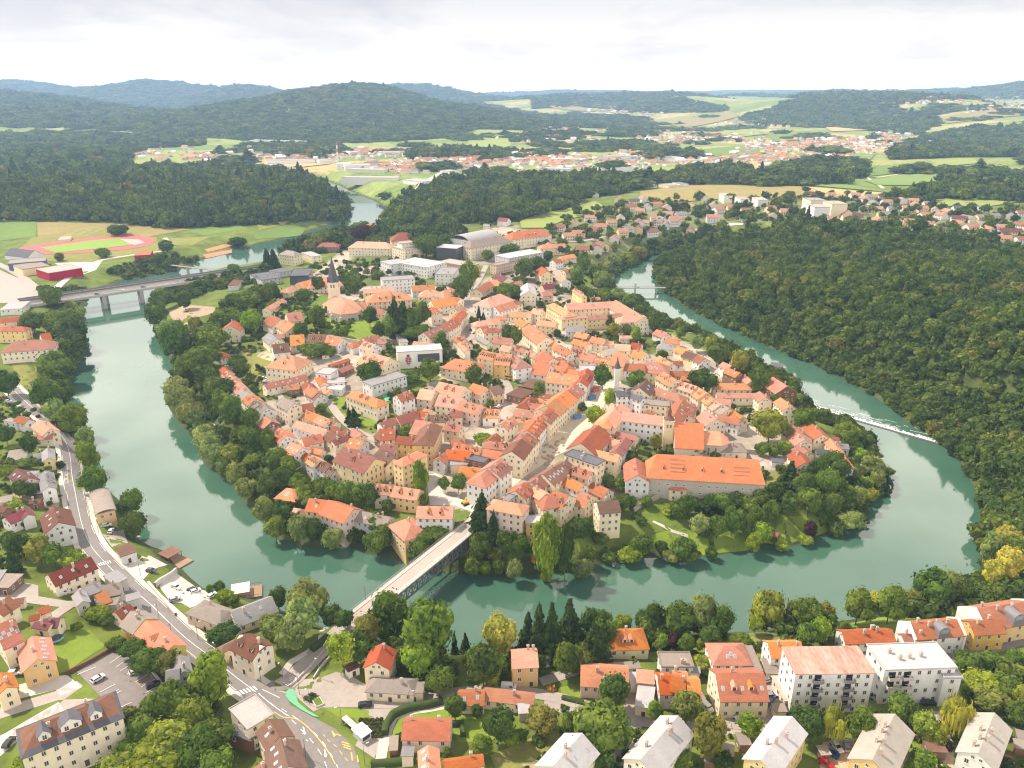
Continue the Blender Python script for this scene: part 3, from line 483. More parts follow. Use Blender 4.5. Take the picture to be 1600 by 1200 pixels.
def door_mesh():
    mb = MB(); mb.box(-.55, .55, -.06, .02, 0, 2.1); mb.box(-.68, -.55, -.1, .02, 0, 2.25, 1); mb.box(.55, .68, -.1, .02, 0, 2.25, 1); mb.box(-.55, .55, -.1, .02, 2.1, 2.25, 1); return mb.mesh('door', [dark_wood, frame_m])
DOOR = door_mesh()
def chimney_mesh():
    mb = MB(); mb.box(-.35, .35, -.3, .3, -1.6, 1.1, 0); mb.box(-.45, .45, -.4, .4, 1.1, 1.25, 1); mb.box(-.22, .22, -.18, .18, 1.25, 1.5, 0); return mb.mesh('chimney', [surf('chimney_render', (.50,.36,.28), .2, 1, .9, .2), plain('chimney_cap', (.45,.42,.4))])
CHIM = chimney_mesh()
def sky_mesh():
    mb = MB(); mb.box(-.45, .45, -.65, .65, -.1, .10, 0); mb.box(-.36, .36, -.56, .56, .10, .12, 1); return mb.mesh('skylight', [plain('skylight_frame', (.55,.55,.55)), sky_glass])
SKYL = sky_mesh()
DORM = {}
def dorm_mesh(rc):
    if rc not in DORM:
        mb = MB(); w, d, h = .8, 2.4, 1.25
        mb.add([(-w,0,-.5),(w,0,-.5),(w,0,h),(0,0,h+.75),(-w,0,h),(-w,d,-.5),(w,d,-.5),(w,d,h),(0,d,h+.75),(-w,d,h)], [(0,1,2,3,4),(1,6,7,2),(5,0,4,9)], 0)
        mb.slab([(-w-.2,-.25,h-.15),(0,-.25,h+.85),(w+.2,-.25,h-.15),(-w-.2,d,h-.15),(0,d,h+.85),(w+.2,d,h-.15)], [(1,0,3,4),(2,1,4,5)], .1, 1)
        mb.box(-.45, .45, -.04, .01, .1, 1.15, 2); DORM[rc] = mb.mesh('dormer', [wallmat('C'), roofmat(rc), glass])
    return DORM[rc]
ROOF1 = dict(zip('osrbgtwkmnxql', 'orange salmon rust brown grey weathered white slate maroon tan streaked dark pale'.split()))
FOOT = []
CATS = {'market_hall':'hall','stepped_flats':'flats','curved_terrace':'terrace house','big_school':'school','courtyard_school':'school','lawn_villa':'villa','slit_hall':'hall','brick_mill':'mill','vineyard_shed':'shed','riverside_house':'house','garage_house':'house','corner_shop':'shop','parapet_house':'house','villa_house':'villa','flats_block':'flats','twin_house':'house','crimson_hall':'hall'}
STAT = {'win': 0, 'b': 0}
def cap(m): return m
def building(kind, x1, y1, x2, y2, x3, y3, h, typ, rc, wc, extra='', label=None, cat=None, group=None, name=None, windows=True, pitch=None, off=(0, 0)):
    """house from its roof as seen in the photo: ridge (x1,y1)-(x2,y2), a point of the visible eave (x3,y3); flat roofs give their back edge and a point of the front edge"""
    ex = {m[0]: int(m[1:] or 1) for m in re.findall(r'[a-z]\d*', extra)}
    p = pitch or (.62 if typ in 'GKH' else .3)
    flat = typ in 'FA'
    um, vm = (x1 + x2 + (x3 if flat else 0)) / (3 if flat else 2), (y1 + y2 + (y3 if flat else 0)) / (3 if flat else 2)
    hw = 4.0
    for it in range(7):
        rise = 0 if flat else hw * p
        gx, gy, gz = GA(um, vm, h + rise)
        a = np.array(GZ(x1, y1, gz + h + rise)); b = np.array(GZ(x2, y2, gz + h + rise)); c = np.array(GZ(x3, y3, gz + h))
        d = b - a; Ln = np.linalg.norm(d); d = d / max(Ln, .01); n = np.array((-d[1], d[0])); k = float((c - a) @ n)
        hw = .5 * hw + .5 * min(max(abs(k) * (1 if not flat else .5), 1.6), 16)
    if flat:
        ctr = (a + b) / 2 + n * (hw if k > 0 else -hw)
        if typ == 'A': rise = hw * .42
    else: ctr = (a + b) / 2
    if group == 'houses of the old town' and not flat: hw *= 1.13; Ln *= 1.06
    if d[0] < 0: d = -d
    ang = math.atan2(d[1], d[0]); hl = Ln / 2
    hip = hw * .85 if typ == 'H' else 0.0
    L2 = hl + hip
    ca, sa = math.cos(ang), math.sin(ang)
    W = lambda x, y: (ctr[0] + x * ca - y * sa, ctr[1] + x * sa + y * ca)
    base = min(H(*W(x, y)) for x in (-L2, 0, L2) for y in (-hw, 0, hw)); base = max(min(base, gz) , .2)
    eave = gz + h - base
    if eave > h + 7: base += eave - h - 7; eave = h + 7
    root = link(name or kind, None, None, (ctr[0], ctr[1], base), ang, cat=cat or CATS.get(kind, kind.replace('_', ' ')), group=group)
    j = .05 * random.random()
    wm, rm = wallmat(wc), roofmat(rc)
    mb = MB(); iw, il = hw - .35, L2 - .05 - j
    if typ in 'FH' or typ == 'A': mb.box(-il, il, -iw, iw, -1.2, eave)
    else:
        r = eave + iw * p * 1.0
        mb.add([(-il,-iw,-1.2),(il,-iw,-1.2),(il,iw,-1.2),(-il,iw,-1.2),(-il,-iw,eave),(il,-iw,eave),(il,iw,eave),(-il,iw,eave),(-il,0,r),(il,0,r)], [(3,2,1,0),(0,1,5,4),(2,3,7,6),(1,2,6,9,5),(3,0,4,8,7),(4,5,9,8),(6,7,8,9)])
    if eave > 5 and not flat: mb.box(-il - .06, il + .06, -iw - .06, iw + .06, eave - .45 if typ == 'H' else -1.0, eave - .15 if typ == 'H' else .5)
    mb.obj('wall', wm, root)
    mb = MB(); o = .25; rz = eave + hw * p; ov = .12
    if typ == 'G': mb.slab([(-L2-ov,-hw-o,eave-o*p+.1),(L2+ov,-hw-o,eave-o*p+.1),(L2+ov,0,rz+.1),(-L2-ov,0,rz+.1),(L2+ov,hw+o,eave-o*p+.1),(-L2-ov,hw+o,eave-o*p+.1)], [(0,1,2,3),(3,2,4,5)], .22)
    elif typ == 'K':
        q = hw * .45; mb.slab([(-L2-ov,-hw-o,eave-o*p+.1),(L2+ov,-hw-o,eave-o*p+.1),(L2+ov,hw+o,eave-o*p+.1),(-L2-ov,hw+o,eave-o*p+.1),(-L2+q,0,rz+.1),(L2-q,0,rz+.1),(-L2-ov,-q,rz-q*p+.1),(-L2-ov,q,rz-q*p+.1),(L2+ov,-q,rz-q*p+.1),(L2+ov,q,rz-q*p+.1)], [(0,1,8,5,4,6),(2,3,7,4,5,9),(6,4,7),(9,5,8)], .22)
    elif typ == 'H': mb.slab([(-L2-o,-hw-o,eave+.05),(L2+o,-hw-o,eave+.05),(L2+o,hw+o,eave+.05),(-L2-o,hw+o,eave+.05),(-hl,0,rz+.05),(hl,0,rz+.05)], [(0,1,5,4),(1,2,5),(2,3,4,5),(3,0,4)], .22)
    elif typ == 'A':
        n_ = 8; vs = []; fs = []
        for i in range(n_ + 1):
            t = math.pi * (.12 + .76 * i / n_); y = -math.cos(t) / math.cos(.12 * math.pi) * (hw + o); z = eave + (math.sin(t) - math.sin(.12 * math.pi)) * rise * 1.3 + .1; vs += [(-L2 - ov, y, z), (L2 + ov, y, z)]
        for i in range(n_): fs.append((2*i, 2*i+1, 2*i+3, 2*i+2))
        mb.slab(vs, fs, .25)
    else:
        mb.box(-L2-.2, L2+.2, -hw-.1, hw+.1, eave, eave + .22)
        if h > 5 and rc != 'x':
            for s in (-1, 1): mb.box(-L2-.2, L2+.2, s*hw-.12 if s > 0 else -hw-.1, hw+.1 if s > 0 else -hw+.12, eave+.22, eave+.5); mb.box(s*(L2+.2)-(.22 if s > 0 else 0), s*(L2+.2)+(0 if s > 0 else .22), -hw+.12, hw-.12, eave+.22, eave+.5)
    roof = mb.obj('roof', rm, root)
    # which sides look towards the camera's side of town
    cam = np.array((0 - ctr[0], 0 - ctr[1])); dist = np.linalg.norm(cam); lc = (cam[0] * ca + cam[1] * sa, -cam[0] * sa + cam[1] * ca)
    sy = -1 if lc[1] < 0 else 1; sx = -1 if lc[0] < 0 else 1
    def onroof(x, y): return eave + max(0, (hw - abs(y))) * p + .1 if not flat else eave + .22
    nearb = dist < 330
    if not flat:
        for i in range(ex.get('d', 0)):
            nd = ex['d']; x = (i + .5 - nd / 2) * min(2 * hl / nd, 5.0); y = hw * .62
            link('dormer', dorm_mesh(rc), root, (x, sy * y, onroof(x, y) - .1), 0 if sy < 0 else math.pi)
        for i in range(ex.get('s', 0)):
            ns = ex['s']; x = (i + .5 - ns / 2) * min(2 * hl / ns, 4.5); y = hw * (.42 if i % 2 else .55)
            s = link('skylight', SKYL, root, (x, sy * y, onroof(x, y))); s.rotation_euler = (-sy * math.atan(p), 0, 0)
    nch = ex.get('c', 1 if dist < 700 and hl > 2 and not flat else 0)
    for i in range(nch):
        x = hl * random.uniform(-.7, .7); y = random.choice((-1, 1)) * hw * random.uniform(.1, .35) if not flat else random.uniform(-.6, .6) * hw
        link('chimney', CHIM, root, (x, y, onroof(x, y) + .55), scale=(1, 1, 1) if not flat else (1.2, 1.2, .8))
    if windows and dist < 900 and eave > 2.4 and wc != 'K':
        fl = max(1, int((h + .4) / 3.0)); fh = min(3.3, h / fl); tall = wc in 'YO' and h > 8
        for ax, half, depth, s in (('x', il, iw, sy), ('y', iw, il, sx)):
            if abs(lc[1 if ax == 'x' else 0]) / dist < .12: continue
            nW = int((2 * half - .8) / (2.7 if dist < 450 else 3.4)); nW = min(nW, ex.get('w', 14))
            if nW < 1: continue
            for f in range(fl):
                for i in range(nW):
                    u = (i + .5 - nW / 2) * (2 * half - .6) / nW; z = eave - fh * (fl - f) + fh * .34
                    if random.random() < .06: continue
                    door = f == 0 and ax == 'x' and i == nW // 2 and dist < 420 and eave - h < 2
                    if door: z = eave - h + .05
                    loc = (u, s * depth, z) if ax == 'x' else (s * depth, u, z); rot = (0 if s < 0 else math.pi) if ax == 'x' else (math.pi / 2 if s > 0 else -math.pi / 2)
                    if door: link('door', DOOR, root, loc, rot)
                    elif nearb:
                        w = link('window', WF, root, loc, rot); link('pane', PANE, w)
                    else: link('window', WM['t' if tall and f else 'n' if h > 4 else 's'], root, loc, rot)
                    STAT['win'] += 1
            if typ in 'GK' and ax == 'y' and hw > 3.2 and dist < 600:
                for u in ((-.9, .9) if hw > 4 else (0,)):
                    link('window', WM['s'], root, (s * depth, u, eave + .3), math.pi / 2 if s > 0 else -math.pi / 2)
    STAT['b'] += 1; FOOT.append((ctr[0], ctr[1], ca, sa, L2 + 1, hw + 1))
    root['_u'] = um; root['_v'] = vm
    if label: root['label'] = label
    else:
        rn, wn = ROOFC[rc][0], WALLC[wc][0]
        nd = ex.get('d', 0); ns = ex.get('s', 0)
        q = f"{rn} {'hipped' if typ == 'H' else 'half-hipped' if typ == 'K' else 'flat' if typ == 'F' else 'arched' if typ == 'A' else 'gabled'} roof"
        tailp = ' and ' + ('one dormer' if nd == 1 else f"{['two','three','four','five','six','seven'][min(nd,7)-2]} dormers") if nd else ' and skylights' if ns > 1 else ''
        size = 'small ' if hl * hw < 22 and h < 6 else 'large ' if hl * hw > 110 else ''
        pend(root, f"{size}{wn} {kind.replace('_', ' ')} with {q}{tailp}", um, vm, short=f"{wn.split()[-1] if wn != 'brown timber' else 'brown'} {kind.replace('_', ' ')} with {ROOF1[rc]} {q.split()[-2]} roof")
    return root, dict(ctr=ctr, ang=ang, hl=hl, hw=hw, L2=L2, eave=eave, base=base, W=W, sx=sx, sy=sy, rz=rz)
INFO = {}
def block(ox, oy, text, s=16 / 3, group='houses of the old town', kind=None):
    for ln in text.strip().splitlines():
        ln = ln.strip()
        if not ln: continue
        body, _, lab = ln.partition('|'); t = body.split()
        q = [float(a) for a in t[:7]]; code = t[7]; ex = t[8] if len(t) > 8 else ''
        px = [(q[i] / s + (ox, oy)[i % 2]) for i in range(6)]
        lab = lab.strip(); nm = None
        if ':' in lab: nm, lab = [a.strip() for a in lab.split(':', 1)]
        k = nm or kind or ('shed' if q[6] <= 3.2 else 'hall' if code[0] == 'F' and q[6] < 8 else 'block' if code[0] == 'F' else 'house')
        r = building(k, *px, q[6], code[0], code[1], code[2], ex, lab or None, group=group)
        if nm or lab: INFO[nm or lab] = r
# ------------------------------------------------------------------ buildings, read off the photograph roof by roof
# A church quarter
block(300, 380, '''
352 648 312 688 425 692 9 GrC c1|tall cream gabled house with small lean-to, alone among trees near the left river bank
235 906 256 914 228 962 4 HrW
775 938 838 945 760 1048 8 HsC d1c2|large cream villa with salmon hipped roof and one dark roof window above the lawn slope
660 602 738 640 640 682 5 GrC
788 592 905 578 830 655 5 GrC d1
770 642 850 690 722 702 5 GsC c1
645 748 705 800 600 800 5 GgC s2|cream gabled house with grey solar covered roof slope below the church
700 760 768 755 730 790 4 GrC
670 850 800 835 725 912 4 GbW d1|low white house with broad dark brown roof, below the churchyard
820 775 930 768 850 850 5 GoC d1
975 762 1120 765 1050 822 5 GbW d2
1140 778 1250 795 1190 852 5 GsW s1
620 535 750 465 715 525 4 GsC
800 372 882 345 770 432 6 HsC
880 338 1020 300 965 378 6 GsC
1030 300 1150 290 1090 368 6 HsC
480 262 640 240 570 318 6 FkG c2|market_hall: grey flat market hall with dark slate roof beside the bridge ramp
360 290 440 288 400 352 4 FbG
850 216 1005 212 920 300 8 FkK|dark glass fronted office with slate flat roof, left of the church spire
640 228 760 205 720 250 5 FkG
790 62 850 70 800 102 10 HtC w8|tall cream block with weathered hipped roof near the left river bend
910 80 990 70 950 122 7 FwC
1090 8 1180 8 1130 36 6 HrB
1345 830 1410 812 1385 862 4 HsW
1440 822 1530 850 1425 882 5 GsW d2
1430 790 1550 768 1500 822 5 GrW
1550 800 1615 800 1580 838 4 GsC
1150 1010 1300 960 1245 1000 3 GrB
1220 1052 1320 1012 1290 1062 3 GrB
1080 905 1140 900 1110 930 3 GrC
''')
# B modern quarter and monastery
block(550, 350, '''
50 165 275 172 160 207 9 HsC c2|long cream school with salmon hipped roof behind the stepped flats
330 190 525 160 440 216 12 FwC|stepped_flats: stepped white flats with roof terraces, tallest behind the white offices
370 150 480 138 430 165 17 FnC|small cream penthouse block on top of the stepped flats
400 100 455 98 420 152 9 HrC
235 312 400 290 310 345 11 FwW|white office block with flat roof, left one of the pair behind the monastery
520 280 790 322 655 372 11 FwW|white office block with long flat roof and lower canopy, right one of the pair
740 362 890 365 820 470 10 FgW c2|grey roofed white office block at the top of the curved street
235 445 500 428 380 468 12 FgW|white block with tall dark window stripes behind the monastery
815 292 1065 332 930 350 8 FnO
770 168 935 180 830 205 13 FwK|glass fronted white office block below the arched sports hall
815 120 1070 70 900 160 9 AwG|sports hall with wide white arched roof behind the big tan school
1000 148 1235 110 1080 190 13 HtC c3w12|big_school: big tan school with weathered hipped roof and long rows of windows
1350 82 1560 56 1440 122 11 HoC d4|cream corner building with bright orange hipped roof, right of the big tan school
1190 262 1480 212 1300 290 12 FwG|long pale office slab with glazed top floor
1150 338 1370 290 1230 342 9 FtP
1130 622 1230 588 1150 702 8 HsW
1190 692 1340 652 1262 722 7 GsW s2
1352 632 1358 634 1350 680 6 HrC
1462 498 1470 560 1405 540 10 GwC|cream hall with bright white metal gable roof in the old town
600 908 745 852 690 935 8 GrC s4|curved_terrace: lowest section of the curved terrace with rust roof and skylights
750 850 845 790 830 878 8 GrC s3
850 788 915 720 905 808 8 GrC s2
850 702 912 680 882 742 7 GsC
520 982 700 1002 600 1040 7 GsW s3
660 642 840 616 752 690 6 GoC
850 610 905 620 880 655 5 GrC
760 560 830 540 790 612 8 HsW d1
500 522 680 512 560 560 6 GsG
620 560 690 560 585 612 6 HsC
200 588 400 575 285 648 10 HsY d4c3|big yellow monastery with four dormers on a salmon hipped roof, beside the church
100 545 340 532 200 572 10 GsY c4|long rear wing of the yellow monastery with four chimneys
90 640 150 692 82 682 6 GrY
160 692 270 718 222 748 5 GrY
665 690 705 730 625 722 7 GrC
1040 540 1150 482 1092 568 5 GrC
1130 482 1205 468 1182 520 6 GoC
1210 412 1300 448 1245 478 7 GmC
1320 482 1420 480 1372 502 5 GsC
1320 738 1480 740 1400 775 5 GsC
1512 712 1590 705 1550 750 6 GsC
1400 792 1472 830 1382 830 6 GrC
1050 812 1130 802 1085 850 6 HsC
1135 792 1230 795 1180 835 5 GsC
1068 862 1122 850 1092 905 6 GrC
1130 872 1200 868 1162 905 7 HrC
1205 770 1300 775 1250 800 5 GoC
1190 942 1330 958 1260 1002 5 GoC
890 930 955 985 870 985 7 GrC d2
905 985 960 1050 930 1060 7 GsC
1255 1012 1330 1028 1280 1062 5 GsC
1335 1012 1450 1048 1385 1062 6 GrC d1
1490 1052 1535 1088 1475 1090 5 GoC
1060 935 1150 985 1110 1000 4 GgC
400 870 470 985 380 955 4 FgC
''')
# C north east of the old town
block(800, 380, '''
215 172 290 235 205 235 9 GoY|narrow yellow house with bright orange roof and blank gable, left of the courtyard school
260 20 335 15 292 46 8 HsC
365 30 428 24 400 46 7 GsC
400 112 510 92 455 132 5 GsC
340 142 400 130 362 168 6 GrW
430 225 495 215 460 248 5 GrC
402 272 452 300 372 302 7 GsW
250 350 335 340 290 382 5 GmP
252 410 330 405 290 440 6 GrP
525 380 602 432 512 400 8 GsY d4|yellow row with four orange dormers behind the courtyard school
650 452 730 450 690 472 5 GsP
460 510 865 488 700 545 10 GsY c2|courtyard_school: rear wing of the yellow courtyard school with long salmon roof
352 502 470 572 418 600 10 HsY|left corner wing of the yellow courtyard school with hipped salmon roof
440 602 580 590 500 632 9 HsY|front left wing of the yellow courtyard school with small roof window
590 612 900 585 740 632 8 GsY|long front range of the yellow courtyard school behind the round tree
872 482 1095 615 900 590 10 GsC|right wing of the yellow courtyard school with long sloping roof ridge
935 612 1090 602 1010 656 10 HsC|front right pavilion of the yellow courtyard school with gable window
150 685 285 785 112 762 8 GsC s1|long cream house with pale salmon roof beside the round street trees
220 645 370 662 292 692 7 GsY
182 545 252 560 205 592 7 GsC
0 575 160 592 80 612 5 GsC
60 635 130 665 70 692 6 GoC
300 802 400 850 282 842 7 GsC
382 850 500 900 402 912 8 GsC d1
505 872 592 882 540 942 7 GrC d3
590 915 700 935 632 980 7 GoC
700 946 800 960 742 1000 7 GsC s5
848 918 960 932 880 1022 10 GoY|tall yellow house with bright orange roof facing the fountain place
932 1006 1100 1010 1002 1062 8 GoW
1130 992 1222 1000 1165 1082 8 HrC s5
520 800 640 830 560 850 6 GoC
670 780 770 800 700 832 6 GoC
760 822 845 822 800 850 5 GsC
740 902 865 872 800 930 6 GnC
860 842 985 850 920 895 6 GsC
1000 832 1080 842 1030 880 6 GrC
1020 892 1110 912 1050 955 6 GoC
450 702 600 702 520 740 6 GgW
540 742 640 762 580 790 5 GoB
900 772 1000 772 950 792 4 GsW
1210 722 1290 752 1215 772 5 GoW
1290 792 1400 802 1330 835 4 GoC
1262 838 1330 845 1280 885 4 HgC
1380 862 1472 892 1400 915 5 GoC
1450 902 1540 930 1470 962 5 GbY
1520 922 1610 962 1540 990 5 GrW
1232 942 1330 1002 1262 1012 7 GoW d1|white house with bright orange cross gabled roof beside the big round tree
1345 985 1420 985 1380 1020 6 GrW
180 1005 320 1010 250 1062 7 GsW
330 1015 470 1040 380 1060 5 GsC
400 950 470 1000 420 1025 6 HrC
560 1022 700 1020 640 1062 6 FwW
''')
# D west edge
block(300, 550, '''
255 122 300 165 240 160 4 GrW
290 165 345 225 258 230 5 GsW d3
345 225 390 270 318 280 5 GsW d2
390 270 435 320 352 322 5 GsW d1
435 315 475 355 392 362 5 GgW
475 350 530 395 432 412 5 GoW d1
530 390 575 430 492 450 5 GtW d1
575 425 625 468 540 490 6 GtW d1|white gabled house with weathered roof at the end of the upper cliff row
610 542 662 582 582 622 5 GoB
652 640 720 622 670 662 4 GbB
730 640 792 700 682 712 6 GsW d2|white gabled house with blue grey gable wall and two dormers above the wooded slope
830 757 915 800 772 832 6 GsW s4
930 832 1005 870 922 882 5 GoW
1000 866 1060 905 972 932 6 GsW d3
1080 912 1140 950 1046 966 6 GbW d1
1160 952 1206 980 1126 1006 6 GbW d1
610 268 938 192 760 276 5 GrC s4|long low cream range with rust roof and skylights in front of the villa
790 280 888 270 840 312 4 GoB
955 250 992 290 915 292 4 GrC
980 288 1040 332 945 335 5 GsC
990 318 1072 352 970 376 4 GbW
755 382 850 432 712 440 9 GtC c0|tall cream house with steep weathered roof and round gable window among the cliff houses
870 452 1000 426 932 492 5 GrC
960 492 1052 528 942 552 4 GoC
1060 532 1140 570 1042 592 4 GsC s1
1150 562 1202 582 1130 602 3.4 GrC
880 577 1118 650 850 626 4 GoW|long low white house with bright orange roof beside the cliff lane
918 718 1070 686 965 775 5 GrC
1180 622 1290 652 1190 688 5 GrC
1150 662 1212 702 1105 722 5 GbC
1170 742 1290 696 1212 768 5 GmC
970 792 1090 820 1002 840 4 GsC
1270 802 1520 895 1342 970 10 GrY d1c2|long cream school with rust roof, big front gable and three rows of windows
1320 722 1430 742 1302 792 7 GsG s2
1680 640 1560 650 1500 740 6 GrC s2
1570 655 1620 690 1560 730 5 GbB
1370 332 1545 395 1425 420 8 HsC d2|lawn_villa: cream hipped roof villa between two oval lawns
1100 130 1220 142 1150 192 8 FwW|white modern school with flat terraces and orange side roofs
1130 222 1270 212 1160 262 5 FwW
1110 272 1280 282 1150 312 4 FwW
1060 190 1100 252 1040 240 5 GoW
1085 140 1110 172 1065 170 5 GoW
1100 280 1142 328 1085 320 4 GoW
''')
# E centre left
block(500, 550, '''
350 248 640 165 590 242 7 FgW w8|slit_hall: long white hall with grey roof and tall slit windows on a stone base
390 5 580 55 442 126 7 GsC d4|large cream house with four dormers above the white hall
640 362 752 330 682 412 9 GrW d1c1|tall white villa with rust roof and cross gable beside the green ball court
840 312 955 325 862 392 6 GsP
1000 255 1210 300 1060 352 7 GoC d2
1000 357 1178 380 1022 452 6 GsC d2
1190 412 1350 450 1202 492 7 GsP d2s2
990 125 1090 105 1040 142 4 FgW
1130 62 1250 80 1152 152 6 HsC d1
1058 82 1112 82 1082 112 5 GrC
1280 266 1390 302 1262 332 6 GsC
1410 300 1492 280 1472 352 6 GbO
1370 476 1490 482 1402 546 5 GsW d3
540 566 640 546 592 600 6 GrW
640 541 792 500 722 592 6 GrO
500 592 602 562 562 622 7 GrW
760 492 880 502 802 552 6 GrC d1
870 472 942 492 900 520 5 GsC
930 532 1080 532 1000 582 5 GbC d2
1085 500 1180 495 1120 545 5 GrC
1060 592 1180 612 1062 652 7 GrC d1
918 606 872 700 978 690 12 HbO w9|courthouse: big ochre courthouse block with weathered hipped roof beside the square trees
655 702 850 722 745 772 10 GrO
800 572 925 592 790 682 10 GrO
530 762 640 792 552 832 6 GrC
500 817 612 890 432 872 7 GbC
690 890 812 832 790 908 12 HoY w6|ochre yellow hotel with bright orange hipped roof around a grey ridge deck
1090 732 1200 722 1130 772 5 GsP
1130 762 1340 802 1152 822 6 GsC d3
1060 817 1250 835 1152 896 6 GoC
1040 842 985 890 1062 900 6 GoW
1090 902 1230 900 1152 942 5 FgP
1250 852 1410 890 1330 922 7 FkB|dark timber house with solar panelled roof in a courtyard
1170 957 1350 972 1262 1042 5 GoC
280 640 345 690 255 690 5 GsC
''')
# F square, left side
block(700, 550, '''
290 -10 410 16 322 62 9 GsC d7|cream town house with seven dormers on the street corner row
410 18 530 26 440 106 9 GsO d6|ochre town house with six dormers in the middle of the street row
540 30 602 74 552 132 9 HsW d4|white corner town house with hipped salmon roof and four dormers
800 2 875 55 732 62 6 GrC
730 95 852 110 782 192 6 GsW
690 225 810 245 680 302 4 FbB
597 297 728 330 572 378 4 FbB
850 172 1090 205 962 268 7 GsC s5
1160 142 1100 250 1200 205 8 GrW d2
980 140 1082 160 1020 190 5 GsC
962 72 1002 120 930 122 6 HrC
1100 120 1232 115 1190 162 6 FwW
1062 276 1002 322 1108 360 9 GrC s1
985 326 900 392 1032 430 9 GoC
890 396 820 456 950 502 9 GsC
835 471 770 541 866 576 10 GrC d4
752 546 662 656 776 660 10 GoW d4|white house on the square with orange roof and four round dormers
670 672 602 742 738 748 9 GrC d1
610 732 532 832 638 872 10 GbC|brown roofed cream corner house where the square narrows to the bridge street
440 895 345 966 490 1002 10 GrW d5|long white town house with five white dormers on the bridge street
330 985 275 1030 360 1088 10 HoW|white corner house with bright orange hipped end facing the plaza
640 422 830 452 702 472 6 GoC
660 380 880 402 762 416 5 GsC
770 342 900 362 832 382 5 GrC
690 376 640 422 720 425 6 HrC
560 482 780 502 652 542 6 GoC s2
530 546 440 602 482 652 7 GsC d1s2
330 746 560 772 432 812 7 GrC d2
400 682 345 732 455 735 6 GrC
310 812 530 852 402 892 6 GoC
560 560 700 575 620 590 5 GsC
1420 442 1310 582 1372 600 10 HsC
1250 622 1112 765 1288 782 8 GrC
1085 786 1420 860 1252 882 8 GsC
1480 716 1396 826 1500 792 7 GrW
1300 642 1570 700 1402 702 6 GrC
1300 706 1430 742 1362 778 6 GsC
1040 815 1310 905 1112 908 13 FkC c2s3|big cream windowless cinema block with dark flat roof beside the square
''')
# G right half of the centre
block(900, 550, '''
355 442 268 540 332 620 9 HsC s1
400 502 745 545 562 592 11 GsW w7|long white monastery range with two rows of windows beside the bell tower
590 242 530 302 638 330 7 GbC s2
502 320 545 330 512 362 5 GrC
730 172 832 236 682 226 8 GsC d3|cream house with three dormers at the top of the right hand street row
838 236 1005 290 868 310 8 GsC d4
1005 290 1085 346 962 352 8 GsC d2
1085 356 1145 400 1040 398 8 GsC d1
1145 402 1205 442 1096 456 7 GsC
1206 432 1275 476 1152 492 7 GtC
1280 472 1390 540 1242 512 7 GoC
1200 522 1370 570 1202 568 6 GrW
670 302 850 352 702 372 7 HsC s1
770 162 960 162 862 202 6 GrC
880 202 962 212 912 240 5 GsC
580 392 770 412 682 452 7 FtC
890 402 802 560 892 572 8 GrW s2
962 432 930 520 1002 472 7 GrC d4
1082 496 1170 560 1022 566 7 GsC
330 330 450 322 362 370 9 GkW
450 342 560 382 522 402 9 GkW|white town hall wing with dark slate gable roof
495 892 515 1030 420 1076 7 GoW c1|white gabled house with orange roof and two attic windows left of the long monastery wing
1190 262 1400 267 1292 312 5 HoC
1180 342 1500 347 1302 382 5 GsC
1530 332 1582 382 1502 392 6 GsC
1150 382 1290 402 1202 432 5 GsC
1262 762 1340 762 1292 832 4 HtC
600 482 660 510 622 520 5 GrC
''')
# I, M east tip
block(1100, 500, '''
160 352 230 382 165 400 5 GoW
200 402 300 442 212 458 7 GoB s2
340 462 396 512 322 502 5 GoC
577 482 690 556 602 612 7 GoB|brick_mill: brick river mill with bright orange roof standing right on the bank
640 652 720 716 602 702 9 GoC|tall cream house with orange roof beside the big yellow green tree
560 352 660 362 612 392 3 FkW
''')
block(1100, 650, '''
740 82 822 150 672 152 6 GrC
770 142 840 200 708 196 7 GsC
800 242 862 300 752 292 6 GrC
780 292 850 390 722 362 6 GrC
862 32 990 155 832 112 5 GoC
1050 190 1130 290 1017 232 5 GsC
940 277 1110 292 1022 322 4 GkW|low white house with dark slate roof at the tip of the peninsula
1110 292 1192 400 1072 352 6 GoW
1100 232 1200 236 1150 272 3.4 GgG
1240 432 1325 432 1282 462 3 GoB
560 352 660 362 612 392 3 FkW|white open carport with dark flat roof behind the monastery wing
562 957 625 977 595 1005 2.6 GrB|vineyard_shed: small brown timber shed with red roof on the bank lawn
1230 490 1280 492 1255 512 2.6 GoB
1070 168 1130 180 1100 200 3 GrC
''')
